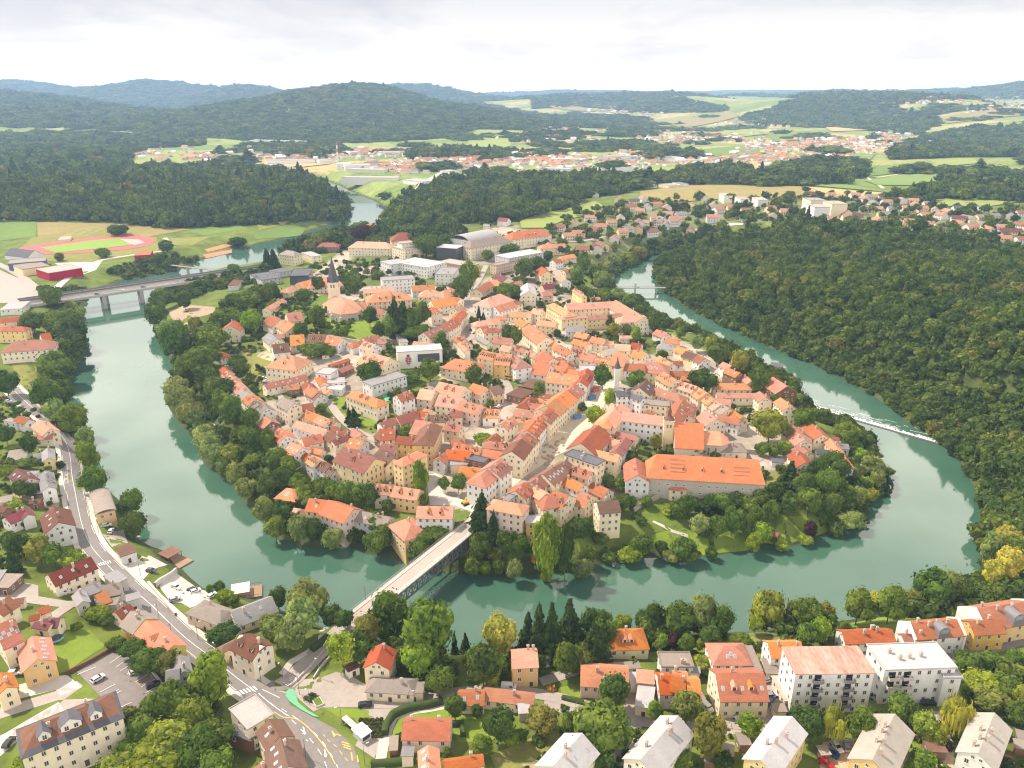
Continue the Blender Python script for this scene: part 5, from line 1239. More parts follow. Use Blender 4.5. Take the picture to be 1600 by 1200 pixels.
TREES = '''328 1095 62 72 l;265 1135 62 66 m;225 1162 50 50 m;262 1190 72 60 y;200 1200 50 35 l;300 1200 60 60 m;300 1142 50 55 y;332 1182 55 55 m;240 1220 70 50 y;182 1220 60 35 y;35 1212 30 28 l;335 1218 60 45 m;202 1132 30 28 o;240 1112 34 28 o;232 1050 46 36 d;206 1028 36 30 d;258 1052 36 32 o;180 1014 26 20 m
480 972 56 66 w;430 1006 38 42 w;455 1018 46 52 w;472 992 50 60 w;424 986 32 30 w;434 951 24 36 d;348 1004 42 30 d;520 986 30 34 d;538 981 27 28 d;342 926 16 18 m;328 928 11 14 m;352 940 26 18 l;366 946 20 16 m
533 1036 43 52 l;605 1002 62 75 m;668 1028 74 86 m;655 1052 50 52 l;572 1012 40 50 o;562 1032 36 42 d;612 1022 30 28 m;686 1084 38 42 m;710 1028 8 46 C;727 1024 12 30 C;783 1022 48 60 Y;755 1064 46 55 d;772 1058 36 42 m;745 1046 30 36 m;768 1071 22 21 y;590 1040 30 34 d;630 1040 28 30 m
842 1022 24 72 c;862 1024 26 74 c;825 1017 20 56 c;889 1006 29 64 c;924 1002 32 56 d;946 1007 36 50 d;975 991 24 34 l;929 1036 32 58 c;885 1054 42 48 m;906 1052 30 42 o;960 1104 42 54 d;942 1175 80 78 m;848 1142 44 36 o;892 1142 26 30 m;1022 1130 22 40 l;1074 1127 40 44 o;1108 1182 50 68 o;1262 1152 46 52 d;1302 1162 38 64 W;1346 1160 42 56 m;1173 1152 32 36 l;1408 1132 42 46 m;1446 1152 38 40 y;1462 1162 36 32 W;1495 1147 48 58 W;1440 1210 42 38 m
1512 1051 40 34 m;1542 1049 36 32 m;1586 1042 22 26 m;1530 1088 50 40 y;1572 1092 46 40 m;1550 1112 46 36 o;1592 1132 32 36 d;1592 1102 32 32 y;940 1210 36 42 d;812 1160 24 22 m;711 1120 28 34 d;746 1120 20 20 d;778 1158 42 56 d;752 1180 32 30 m;802 1162 26 24 l;698 1186 18 18 m;625 1158 18 14 m;1050 1150 22 30 m;1065 1205 40 34 m;1130 1200 30 24 d
1022 992 32 52 d;1005 988 24 38 d;1043 988 26 42 Y;1062 992 42 48 d;1098 988 42 54 w;1128 992 32 46 d;1200 982 50 60 O;1262 980 40 44 m;1240 980 26 40 O;1284 1006 29 44 l;1262 1008 30 36 m;1292 970 24 28 O;1036 1012 18 20 l;1073 1018 24 28 m;1095 1018 14 22 y;1112 1014 28 38 m;1180 990 22 24 l;1160 1012 32 18 m;1096 1046 28 22 y;1108 1056 22 20 d;1052 1012 18 24 p;1320 1000 24 28 m
1342 972 44 48 m;1392 970 50 52 m;1376 952 30 28 Y;1408 950 28 28 Y;1428 962 26 40 O;1460 952 54 58 d;1478 937 44 46 w;1503 942 27 42 d;1554 914 28 40 Y;1578 904 40 48 Y;1550 882 38 48 w;1578 862 42 42 Y;1568 836 36 34 m;1596 880 36 40 m;1556 810 30 32 d
8 614 36 36 d;72 637 42 46 m;99 632 28 42 d;84 657 30 32 w;112 675 40 44 m;133 702 24 36 w;135 727 30 40 l;147 730 20 26 l;146 770 38 42 m;202 802 32 38 m;206 837 34 40 m;105 537 46 40 d;85 517 50 36 m;110 562 46 42 d;85 592 52 46 m;112 510 32 26 m;78 477 30 34 m;110 490 20 20 w;125 494 16 18 w;50 517 32 30 m
46 708 24 30 d;8 692 24 28 d;32 774 26 24 d;48 774 24 20 d;38 734 26 18 m;14 864 24 34 d;34 870 26 36 d;60 877 36 38 O;82 880 32 30 m;17 895 14 40 c;115 882 36 16 l;12 745 26 20 m;30 660 26 18 d;20 800 26 18 l;120 985 20 14 m;150 965 32 16 l;168 975 26 18 m
245 507 32 36 m;255 480 30 30 m;287 480 21 25 d;272 557 42 56 m;262 532 32 32 w;332 547 42 40 m;305 522 21 27 o;352 514 42 36 m;318 574 44 34 m;290 592 36 40 m;275 622 36 36 w;285 642 40 38 w;297 662 38 42 w;418 470 32 32 m;390 517 30 34 l;388 482 38 28 m;494 514 23 38 m;472 470 22 19 m;497 454 17 25 m;549 452 25 30 m;469 527 25 23 d;537 527 15 19 m;577 507 21 27 d;577 597 35 32 d;377 590 23 23 d;370 574 29 21 d;417 418 11 28 c;427 418 12 28 c;365 426 18 15 m
493 554 40 18 m;515 558 20 17 m;475 552 20 16 m;617 522 22 52 c;630 524 24 50 c;608 527 23 32 m;645 522 27 42 m;660 507 23 36 m;650 532 40 26 m;592 527 19 23 d;722 464 27 38 m;735 447 27 38 m;718 472 19 23 d;665 397 35 33 m;563 377 26 27 p;762 407 20 17 m;795 397 30 15 m;820 432 29 29 m;838 427 23 27 d;790 467 27 25 m;805 468 19 23 m;793 537 19 31 d;806 540 19 31 m;739 514 12 21 m;689 542 19 25 m;748 502 6 23 C;755 504 6 16 C
672 592 29 31 m;740 600 25 33 m;640 597 30 16 m;856 407 15 15 d;912 422 21 25 m;940 450 25 27 w;960 417 19 21 w;945 427 21 21 w;980 412 21 19 O;1000 404 21 19 O;930 434 19 21 m;900 442 23 25 m;951 512 16 19 d;960 526 19 21 O;980 524 13 19 m;993 534 16 26 l;1005 502 16 34 m;1020 522 19 38 d;1040 516 12 13 d;1063 529 14 18 m;1034 562 19 15 d;871 527 12 14 d;945 472 26 21 m;965 470 23 21 w;985 482 23 23 m;1090 547 21 23 w;995 608 29 28 m;942 604 25 34 d
932 664 29 30 l;952 634 19 26 l;910 644 12 15 m;755 698 29 24 l;842 622 19 26 m;656 770 27 50 L;695 767 15 23 m;716 767 21 28 m;545 660 8 22 c;553 664 12 26 c;513 727 17 17 d;636 687 23 21 m;766 640 13 17 m;1025 704 18 30 O;992 704 11 13 y;1100 614 41 38 d
1204 687 49 48 O;1155 582 25 36 O;1112 550 21 26 O;1122 567 29 32 m;1188 614 27 42 m;1238 624 15 28 m;1245 634 17 19 w;1212 634 23 17 d;1256 670 33 32 m;1325 694 35 32 m;1190 712 21 21 m;1210 714 23 21 m;1225 710 21 21 l;1337 708 23 19 m;1345 720 21 21 l;1358 717 17 17 m;1362 744 35 32 w;1372 762 23 28 w;1350 764 25 21 l;1340 792 29 32 w;1362 784 21 23 y;1330 824 37 24 w;1266 840 21 26 p;1188 847 33 32 l;1178 864 21 28 l;1258 852 23 19 y;1222 860 23 15 l;1112 874 19 19 d;1235 764 23 42 c
1255 777 31 37 d;1265 802 35 40 m;1235 802 27 32 d;1290 772 35 42 m;1300 802 29 34 m;1280 747 31 32 d;1318 787 29 32 m;1315 747 27 32 d;1210 787 27 34 d;1205 812 25 30 m;1190 792 25 28 m;1300 732 29 30 m;1285 812 23 30 d;1110 797 25 24 d;1130 797 27 26 m;1150 797 27 28 d;1170 802 27 28 m;1064 808 27 17 d;1122 837 25 36 m;1146 832 29 40 m;1168 840 25 34 m;1182 822 25 30 m;1146 777 23 23 m;1094 834 27 30 w;1103 842 21 17 d;1003 822 21 15 d;1068 874 37 36 d;1080 877 27 23 m;1033 864 19 21 d;1003 867 33 36 m;912 902 25 28 w;1050 877 27 17 w;952 880 23 17 m;938 850 25 19 d;912 837 27 32 d;970 797 25 26 d;985 792 19 19 d;1010 792 21 17 m;950 760 25 21 m;968 767 21 21 m;1060 807 25 25 m;1045 806 19 14 l;1075 802 25 28 d;1032 764 15 17 p;985 874 37 15 l
753 822 25 50 c;750 877 31 52 d;771 842 15 40 c;792 872 27 52 m;808 867 29 34 m;854 894 43 90 L;884 892 27 82 D;803 907 23 34 w;908 837 35 23 d;905 902 35 28 m;920 882 25 30 m;836 882 11 17 r;738 900 23 28 m;755 897 21 21 l;780 897 19 23 m;665 852 35 32 m;685 847 29 25 m;650 872 25 28 l;828 864 21 17 d
588 864 37 36 m;600 852 29 32 m;655 877 37 34 m;518 857 31 30 w;466 847 31 42 w;412 817 29 42 w;440 817 27 34 d;430 842 31 34 y;485 842 31 34 d;545 847 21 21 d;418 772 35 36 m;440 762 31 32 d;465 767 27 28 m;452 742 27 30 m;430 737 25 28 d;475 782 31 26 m;505 777 31 32 m;522 782 29 34 m;540 787 31 36 m;560 787 31 34 m;578 792 25 36 d;606 802 19 21 d;663 790 13 19 m
320 697 37 36 w;330 717 35 38 w;340 727 29 30 w;362 722 29 30 y;370 760 27 40 w;348 744 19 28 w;385 777 29 30 w;362 660 35 42 m;345 642 25 32 m;350 622 29 32 d;335 622 29 36 m;320 602 31 36 d;310 582 29 32 d;390 667 27 32 m;385 692 27 30 m;400 702 27 30 d;420 702 23 30 d;432 727 27 28 m;308 667 26 26 w;502 647 17 17 m;392 730 25 21 y;260 392 22 16 d;185 367 30 18 d;160 402 20 16 m;92 407 16 12 m;370 385 26 14 d'''
KIND = {k: (a, tuple(min(.5, c * q) for c, q in zip(b, (1.5, 1.46, .92))), s) for k, (a, b, s) in KIND.items()}
def tree(u, vb, w, h, k, group='trees of the river town'):
    look, col, shape = KIND[k]; vc = vb - h / 2
    small = w < 20 and h < 22; dep = 0.42
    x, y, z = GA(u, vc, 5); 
    for _ in range(3):
        D = math.sqrt(x * x + y * y + (CAMZ - z) ** 2); el = math.asin(min(.95, (CAMZ - z) / D)); s = (y * CP - (z - CAMZ) * SP) / FPX
        R = w * s / 2; hp = h * s / 2
        hz = math.sqrt(max((hp ** 2 - (R * math.sin(el)) ** 2), (.55 * R) ** 2)) / math.cos(el)
        hz = min(hz, R * (1.5 if shape in ('round', 'weep') else 5)); tr = .5 if h < 22 or shape in ('cone', 'spire') else .25 * hz + .8
        x, y, z = GA(u, vc, hz + tr)
    r = random.Random(int(u * 31 + vb * 17))
    bush = hz * 2 + tr < 4.2
    nm = 'bush' if bush else 'tree'
    root = link('conifer_tree' if k in 'c' else nm if not bush else 'bush', None, None, (x, y, z), 0, cat=nm, group=group)
    cs = CR['bush' if bush else shape]; cr = link('crown', r.choice(cs), root, (0, 0, tr + hz), r.random() * 6.28, scale=(R * 1.04, R * 1.04 * r.uniform(.9, 1.05), hz * 1.04))
    if shape in ('cone', 'spire'): cr.scale = (R * 1.6, R * 1.6, hz * 1.05)
    v = r.uniform(.82, 1.2); cr.color = (col[0] * v * r.uniform(.9, 1.12), col[1] * v, col[2] * v * r.uniform(.85, 1.15), 1)
    if not bush: link('trunk', TRUNK[r.randrange(3)], root, (0, 0, tr * .5 + hz * .25), 0, scale=(R * .55, R * .55, tr * .5 + hz * .6))
    size = 'small' if w < 21 else 'large' if w > 44 else 'tall' if h > 1.6 * w else ''
    if 'tall' in look and size == 'tall': size = ''
    pend(root, f"{size} {look} {nm if k != 'c' else 'tree'}".strip(), u, vc)
    return root
ntree = 0
for it in TREES.replace('\n', ';').split(';'):
    q = it.split(); tree(*map(float, q[:4]), q[4]); ntree += 1
# ------------------------------------------------------------------ woods: crowns scattered over the wooded ground
FC = [crown('forest_crown', 100 + i, 'round', 9, 340, .15, FOREST, ICO1) for i in range(5)] + [crown('forest_conifer_crown', 120, 'cone', 8, 200, .16, FOREST, ICO1)]
FCO = []
for me in FC: o = bpy.data.objects.new(me.name, me); FCO.append(o)
def scatter(name, pts, label, kind='stuff'):
    """pts: x, y, z, radius, height, index"""
    P = np.array(pts, float)
    me = bpy.data.meshes.new(name); me.vertices.add(len(P)); me.vertices.foreach_set('co', P[:, :3].astype(np.float32).ravel())
    for an, j in (('rad', 3), ('hgt', 4)): a = me.attributes.new(an, 'FLOAT', 'POINT'); a.data.foreach_set('value', P[:, j].astype(np.float32))
    a = me.attributes.new('idx', 'INT', 'POINT'); a.data.foreach_set('value', P[:, 5].astype(np.int32))
    o = link(name, me, kind=kind); o['label'] = label
    ng = bpy.data.node_groups.new(name, 'GeometryNodeTree'); ng.interface.new_socket('Geometry', in_out='INPUT', socket_type='NodeSocketGeometry'); ng.interface.new_socket('Geometry', in_out='OUTPUT', socket_type='NodeSocketGeometry')
    N = ng.nodes.new; Lk = ng.links.new
    gi, go = N('NodeGroupInput'), N('NodeGroupOutput'); jn = N('GeometryNodeJoinGeometry')
    for ob in reversed(FCO):
        n = N('GeometryNodeObjectInfo'); n.inputs['Object'].default_value = ob; n.inputs['As Instance'].default_value = True; Lk(n.outputs['Geometry'], jn.inputs[0])
    ip = N('GeometryNodeInstanceOnPoints'); ip.inputs['Pick Instance'].default_value = True
    def attr(nm, ty): n = N('GeometryNodeInputNamedAttribute'); n.data_type = ty; n.inputs['Name'].default_value = nm; return n.outputs[0]
    cb = N('ShaderNodeCombineXYZ'); ra = attr('rad', 'FLOAT'); Lk(ra, cb.inputs[0]); Lk(ra, cb.inputs[1]); Lk(attr('hgt', 'FLOAT'), cb.inputs[2])
    rv = N('FunctionNodeRandomValue'); rv.data_type = 'FLOAT'; rv.inputs[3].default_value = 6.283; cr = N('ShaderNodeCombineXYZ'); Lk(rv.outputs[1], cr.inputs[2])
    Lk(gi.outputs[0], ip.inputs['Points']); Lk(jn.outputs[0], ip.inputs['Instance']); Lk(attr('idx', 'INT'), ip.inputs['Instance Index']); Lk(cb.outputs[0], ip.inputs['Scale']); Lk(cr.outputs[0], ip.inputs['Rotation']); Lk(ip.outputs[0], go.inputs[0])
    md = o.modifiers.new('scatter', 'NODES'); md.node_group = ng
    return o
def fan(cond, y0, y1, size, seed, con=.15, jit=.8, rmin=0):
    """points on a jittered fan whose spacing follows size(y)"""
    r = np.random.default_rng(seed); out = []; y = y0
    while y < y1:
        s = size(y); n = int(2 * TM * y / s)
        x = -TM * y + (np.arange(n) + .5 + r.uniform(-.5, .5, n) * jit) * s; yy = y + r.uniform(-.5, .5, n) * s * jit
        rr = np.clip(np.log(np.maximum(yy, Y0) / Y0) / LR, 0, NR - 1.001).astype(int); cc = np.clip((x / yy + TM) / (2 * TM) * (NC - 1), 0, NC - 1.001).astype(int)
        z = HH[rr, cc]; rd = RD[rr, cc]; U, Vv = project(x, yy, z)
        ok = cond(U, Vv, x, yy, rr, cc) & (rd > rmin) & (U > -500) & (U < 2250)
        for i in np.nonzero(ok)[0]:
            k = 5 if r.random() < con else r.integers(0, 5); f = r.uniform(.68, 1.15) if r.random() < .8 else r.uniform(1.2, 1.6)
            R = s * (.72 if k < 5 else .5) * f; Hh = R * (r.uniform(.8, 1.1) if k < 5 else r.uniform(1.7, 2.3)); Hh = min(Hh, (9 if k < 5 else 12) * f * (1 + max(0, y - 3000) / 9000))
            out.append((x[i], yy[i], z[i] + Hh * (r.uniform(.5, 1.3) if y < 2200 else .35), R, Hh, k))
        y += s * .9
    return out
near_sz = lambda y: 6.6 if y < 1000 else 6.6 + (y - 1000) * .008
inp = lambda k: (lambda U, V, x, y, r, c: inpoly(U, V, WOODS[k]))
scatter('forest', fan(inp('R'), 250, 1500, near_sz, 1, .06, rmin=.8), 'dense mixed forest on the hill across the river at the right')
scatter('forest', fan(inp('L'), 700, 2600, lambda y: 8 + (y - 700) * .006, 2, .14, rmin=2), 'dark forest behind the running track')
big = lambda U, V, x, y, r, c: wood_all[r, c] & ~inpoly(U, V, WOODS['R']) & ~inpoly(U, V, WOODS['L'])
scatter('forest', fan(big, 800, 2400, lambda y: 9 + (y - 800) * .006, 3, .06, rmin=3), 'woods between the town and the open fields')
scatter('forest', fan(big, 2400, 15000, lambda y: 20 * (y / 2400) ** 1.0, 4, .12), 'far off woods on the plain and the hills')
sl = lambda U, V, x, y, r, c: np.any([inpoly(U, V, p) for p in SLOPE.values()], axis=0)
def bushes(cond, y0, y1, s, seed, dens, hmin, hmax, rmin=1.0):
    r = np.random.default_rng(seed); p = fan(cond, y0, y1, lambda y: s, seed, .03, 1.0, rmin=rmin); return [(a, b, c_ - h * .75 + r_ * q * .5, r_ * q, r_ * q * .9, k) for (a, b, c_, r_, h, k) in p if r.random() < dens for q in [r.uniform(hmin, hmax)]]
scatter('bank_wood', bushes(sl, 130, 900, 4.6, 5, .85, .6, 1.2), 'bushes and young trees covering the river slopes')
rbank = lambda U, V, x, y, r, c: (RM[r, c] > .02) & (RD[r, c] < 16)
scatter('bank_wood', bushes(rbank, 200, 1100, 4.0, 15, .97, .8, 1.5, rmin=-.6), 'overhanging bushes along the wooded right bank')
tw = lambda U, V, x, y, r, c: inpoly(U, V, SUBURB)
scatter('garden_trees', bushes(tw, 600, 1700, 15, 6, .62, .35, .6), 'garden trees and bushes among the hillside houses')
lone = lambda U, V, x, y, r, c: (y > 1250) & ~wood_all[r, c] & ((vnoise(x, y, 130, 21) > .74))
scatter('hedgerow_trees', fan(lone, 1250, 5200, lambda y: 26 + (y - 1250) * .014, 7, .1), 'scattered trees and hedgerows between the fields')
gar = lambda U, V, x, y, r, c: inpoly(U, V, [(-40, 640), (60, 640), (100, 800), (60, 900), (-60, 900)]) | inpoly(U, V, [(590, 1040), (1000, 1010), (1300, 1000), (1320, 1040), (1130, 1060), (1000, 1060), (700, 1075)]) | inpoly(U, V, [(1010, 780), (1000, 850), (930, 880), (900, 850), (940, 800)])
scatter('garden_bushes', bushes(gar, 110, 700, 6, 8, .35, .25, .55), 'low garden bushes along the near banks')
# ------------------------------------------------------------------ churches, towers, bridges
stone = wallmat('N')
def spire_church():
    x, y, z = GA(524, 479, 0)
    root = link('church', None, None, (x, y, z), 0, label='gothic church with a square white tower and black needle spire on the hill', cat='church')
    w = MB(); w.box(-4, 4, -4, 4, -3, 21); w.box(-4.4, 4.4, -4.4, 4.4, 8, 8.5); w.box(-4.4, 4.4, -4.4, 4.4, 15, 15.5); t = w.obj('tower', wallmat('C'), root)
    r = MB()
    for a, b in ((-1, -1), (1, -1), (1, 1), (-1, 1)): r.cone((a * 3.5, b * 3.5), 1.0, 21, 26, 6)
    r.cone((0, 0), 5.2, 21, 27, 8, 3.2); r.cone((0, 0), 3.25, 27, 41, 8, .12); r.bar((0, 0, 40), (0, 0, 43), .14); r.obj('spire', roofmat('k'), root)
    for s, rot in ((0, 0), (1, math.pi / 2), (-1, -math.pi / 2)):
        for q in (-1.1, 1.1): wn = link('window', WM['t'], t, (q, -4.02, 16.5) if s == 0 else (s * 4.02, q, 16.5), rot); wn.scale = (1.3, 1, 1.4)
    a = math.radians(-68); ca, sa = math.cos(a), math.sin(a); R = lambda P: [(1.35 * px * ca - 1.15 * py * sa, 1.35 * px * sa + 1.15 * py * ca, pz) for px, py, pz in P]
    z0 = -9
    n = MB(); n.add(R([(3,-9,z0),(22,-9,z0),(22,9,z0),(3,9,z0),(3,-9,4),(22,-9,4),(22,9,4),(3,9,4),(3,0,9.5),(22,0,9.5)]), [(0,1,5,4),(2,3,7,6),(1,2,6,9,5),(3,0,4,8,7)]); n.obj('nave', wallmat('C'), root)
    n = MB(); n.slab(R([(2.6,-9.6,3.7),(22,-9.6,3.7),(22,0,10),(2.6,0,10),(22,9.6,3.7),(2.6,9.6,3.7)]), [(0,1,2,3),(3,2,4,5)], .25); n.obj('nave_roof', surf('church_tile', (.52,.25,.16), .3, .35, .9, 0, 8), root)
    E = [(22,-9.5),(38,-9.5),(45,-5),(45,5),(38,9.5),(22,9.5)]; c = MB(); c.add(R([(px, py, zz) for zz in (z0, 10) for px, py in E]), [(k, (k+1) % 6, 6 + (k+1) % 6, 6 + k) for k in range(6)])
    for px, py in [(27,-9.8),(33,-9.8),(38.3,-9.9),(45.4,-5.3),(45.4,5.3),(38.3,9.9),(31,9.9)]: c.add(R([(px+dx, py+dy, zz) for zz in (z0, 7.5) for dx, dy in ((-.7,-.7),(.7,-.7),(.7,.7),(-.7,.7))]), [(0,1,5,4),(1,2,6,5),(2,3,7,6),(3,0,4,7),(4,5,6,7)])
    ch = c.obj('choir', stone, root)
    g = MB(); g.slab(R([(21.5,-10.2,9.7),(38.3,-10.2,9.7),(45.8,-5.3,9.7),(45.8,5.3,9.7),(38.3,10.2,9.7),(21.5,10.2,9.7),(21.5,0,15.5),(37,0,15.5)]), [(0,1,7,6),(1,2,7),(2,3,7),(3,4,7),(4,5,6,7)], .25); g.obj('choir_roof', surf('church_tile', (.52,.25,.16), .3, .35, .9, 0, 8), root)
    for px, py, rr in [(30,9.53,math.pi),(36,9.53,math.pi),(41.6,7.3,math.pi-.57),(45.03,0,math.pi/2),(41.6,-7.3,.57)]: wn = link('gothic_window', WM['t'], ch, R([(px, py, 0)])[0], a + rr); wn.scale = (1.7, 1, 3.2)
    v = MB(); v.add(R([(px, py, zz) for zz in (z0, 1) for px, py in [(14,-17),(26,-17),(26,-9),(14,-9)]]), [(0,1,5,4),(1,2,6,5),(3,0,4,7)]); v.obj('sacristy', wallmat('C'), root); v = MB(); v.slab(R([(13.5,-17.5,.8),(26.5,-17.5,.8),(26.5,-9.4,4),(13.5,-9.4,4),(20,-13,4.4)]), [(0,1,4),(1,2,4),(2,3,4),(3,0,4)], .2); v.obj('sacristy_roof', roofmat('r'), root)
spire_church()
def bell_church():
    x, y, z = GA(1042, 700, 0)
    root = link('church', None, None, (x, y, z), -.12, label='yellow bell tower church with a huge orange nave roof behind the monastery wing', cat='church')
    w = MB(); w.box(-2.6, 2.6, -2.6, 2.6, -2, 16.5); w.box(-2.85, 2.85, -2.85, 2.85, 11, 11.35); w.box(-2.85, 2.85, -2.85, 2.85, 16.1, 16.5); t = w.obj('tower', surf('tower_render', (.80,.66,.42), .16, .25, .92, 0), root)
    r = MB(); r.cone((0, 0), 2.9, 16.5, 18.2, 8, 1.5); r.cone((0, 0), 1.0, 18.2, 20, 8, .9); r.cone((0, 0), 1.15, 20, 25, 8, .1); r.bar((0, 0, 24), (0, 0, 26.5), .1); r.obj('spire', roofmat('b'), root)
    for q in (-.8, .8): link('window', WM['t'], t, (q, -2.62, 12.5))
    n = MB(); n.box(2.8, 17, -11, 8, -2, 6); n.add([(2.8,-11,6),(17,-11,6),(17,8,6),(2.8,8,6),(2.8,-1.5,15),(17,-1.5,15)], [(0,1,5,4),(2,3,4,5),(1,2,5),(3,0,4)]); n.obj('nave', wallmat('C'), root)
    rr = MB(); rr.slab([(2.6,-11.6,5.5),(17.3,-11.6,5.5),(17.3,-1.5,15.5),(2.6,-1.5,15.5),(17.3,8.6,5.5),(2.6,8.6,5.5)], [(0,1,2,3),(3,2,4,5)], .25); rr.obj('nave_roof', surf('bright_tile', (.60,.20,.085), .28, .35, .9, 0, 8, streak=(.6,1.6,1)), root)
    c = MB(); c.box(17, 26, -8, 5, -2, 7); c.add([(px, py, zz) for zz in (-2, 7) for px, py in [(26,-8),(30,-5),(30,2),(26,5)]], [(0,1,5,4),(1,2,6,5),(2,3,7,6)]); ch = c.obj('choir', stone, root)
    g = MB(); g.slab([(17,-8.6,6.8),(26.2,-8.6,6.8),(30.6,-5.3,6.8),(30.6,2.3,6.8),(26.2,5.6,6.8),(17,5.6,6.8),(17,-1.5,11.5),(25.5,-1.5,11.5)], [(0,1,7,6),(1,2,7),(2,3,7),(3,4,7),(4,5,6,7)], .25); g.obj('choir_roof', roofmat('o'), root)
    for px in (20, 23.5): wn = link('gothic_window', WM['t'], ch, (px, -8.03, .5)); wn.scale = (1.1, 1, 2.4)
bell_church()
def long_wing():
    a = np.array(GZ(900 + 600/5.333, 550 + 845/5.333, 28)); b = np.array(GZ(900 + 1555/5.333, 550 + 930/5.333, 26))
    d = b - a; L = np.linalg.norm(d); ang = math.atan2(d[1], d[0]); c = (a + b) / 2; z = 11.0; hw = 8.2; ev = 9.0; rz = 17.0
    root = link('monastery_wing', None, None, (c[0], c[1], z), ang, label='long stone monastery wing under one enormous bright orange roof above the gardens', cat='monastery')
    h = L / 2; m = MB(); m.box(-h, h, -hw, hw, -6, ev); m.box(h - 3, h + .2, -hw - .3, -hw + 1, -6, ev - .5); wl = m.obj('wall', stone, root)
    r = MB(); r.slab([(-h-.5,-hw-.7,ev-.3),(h+.5,-hw-.7,ev-.3),(h+.5,hw+.7,ev-.3),(-h-.5,hw+.7,ev-.3),(-h+4,0,rz),(h-2,0,rz)], [(0,1,5,4),(1,2,5),(2,3,4,5),(3,0,4)], .25); rf = r.obj('roof', surf('bright_tile', (.60,.20,.085), .28, .35, .9, 0, 8, streak=(.6,1.6,1)), root)
    sl = (rz - ev) / hw
    for i, q in enumerate((-.72, -.38, -.05, .28)): link('dormer', dorm_mesh('o'), root, (q * h, -hw * .62, ev + hw * .38 * sl - .3))
    for cx_ in (-.48, .62):
        for k in range(4 if cx_ < 0 else 3):
            g = MB(); y0 = -hw * (.75 - .17 * k); zz = ev + (hw + y0) * sl + .5; g.bar((cx_ * h - 3.4, y0, zz), (cx_ * h + 3.4, y0, zz), .09); 
            for q in (-3, 0, 3): g.bar((cx_ * h + q, y0, zz - .5), (cx_ * h + q, y0, zz), .06)
            g.obj('snow_guard', plain('rail_steel', (.25,.2,.18), .6), rf)
    for i in range(14):
        for f in (1.6, 5.2):
            if (i * 7 + int(f)) % 5 == 0: continue
            link('window', WM['s'], root, ((i + .5) / 14 * 2 * h - h, -hw - .03, f))
long_wing()
def emblem_block():
    lo, inf = building('gallery', 550 + 365/5.333, 350 + 1022/5.333, 550 + 735/5.333, 350 + 1000/5.333, 550 + 550/5.333, 350 + 1062/5.333, 11, 'F', 'w', 'W', 'c0w0', 'plain white cube hall with a crimson emblem and a dark screen on its front', windows=False)
    sy = -1; hw = inf['hw']; L2 = inf['L2']; e = inf['eave']
    b = MB(); b.box(-L2 * .1, L2 * .86, -hw - .1, -hw + .2, e - 7, e - 2.0); b.obj('screen', plain('screen', (.07,.075,.10), .3), lo)
    m = MB(); cx_ = -L2 * .52
    m.cone((0, 0), 1.0, 0, .1, 16, 1.0)
    m.v = [(cx_ + x, -hw - .05 - z, e - 2.6 + y) for x, y, z in m.v]
    for i, (y, w) in enumerate(((-1.5, 1.7), (-2.7, 1.9), (-3.9, 1.6), (-5.1, 1.1), (-6.1, .5))): m.box(cx_ - w, cx_ - .15, -hw - .15, -hw, e - 2.6 + y - .4, e - 2.6 + y + .4); m.box(cx_ + .15, cx_ + w, -hw - .15, -hw, e - 2.6 + y - .4, e - 2.6 + y + .4)
    m.obj('emblem', plain('emblem_crimson', (.35,.03,.06), .7), lo)
emblem_block()
def turret():
    x, y, z = GA(963, 606, 0); root = link('turret', None, None, (x, y, z), 0, label='slim dark onion topped turret on the white town hall beside the square', cat='turret')
    m = MB(); m.box(-1.5, 1.5, -1.5, 1.5, -1, 13); m.obj('shaft', wallmat('W'), root); m = MB(); m.cone((0, 0), 2.1, 13, 14.5, 10, 1.6); m.cone((0, 0), 1.6, 14.5, 16, 10, 1.0); m.cone((0, 0), 1.0, 16, 17.5, 10, .5); m.cone((0, 0), .5, 17.5, 21, 8, .05); m.obj('cap', roofmat('k'), root)
turret()
steel = plain('bridge_steel', (.20,.19,.21), .5, .3); deckm = surf('bridge_deck', (.42,.36,.31), .15, .3, .9, 0); kerb = surf('bridge_kerb', (.55,.50,.44), .1, .5, .9, 0)
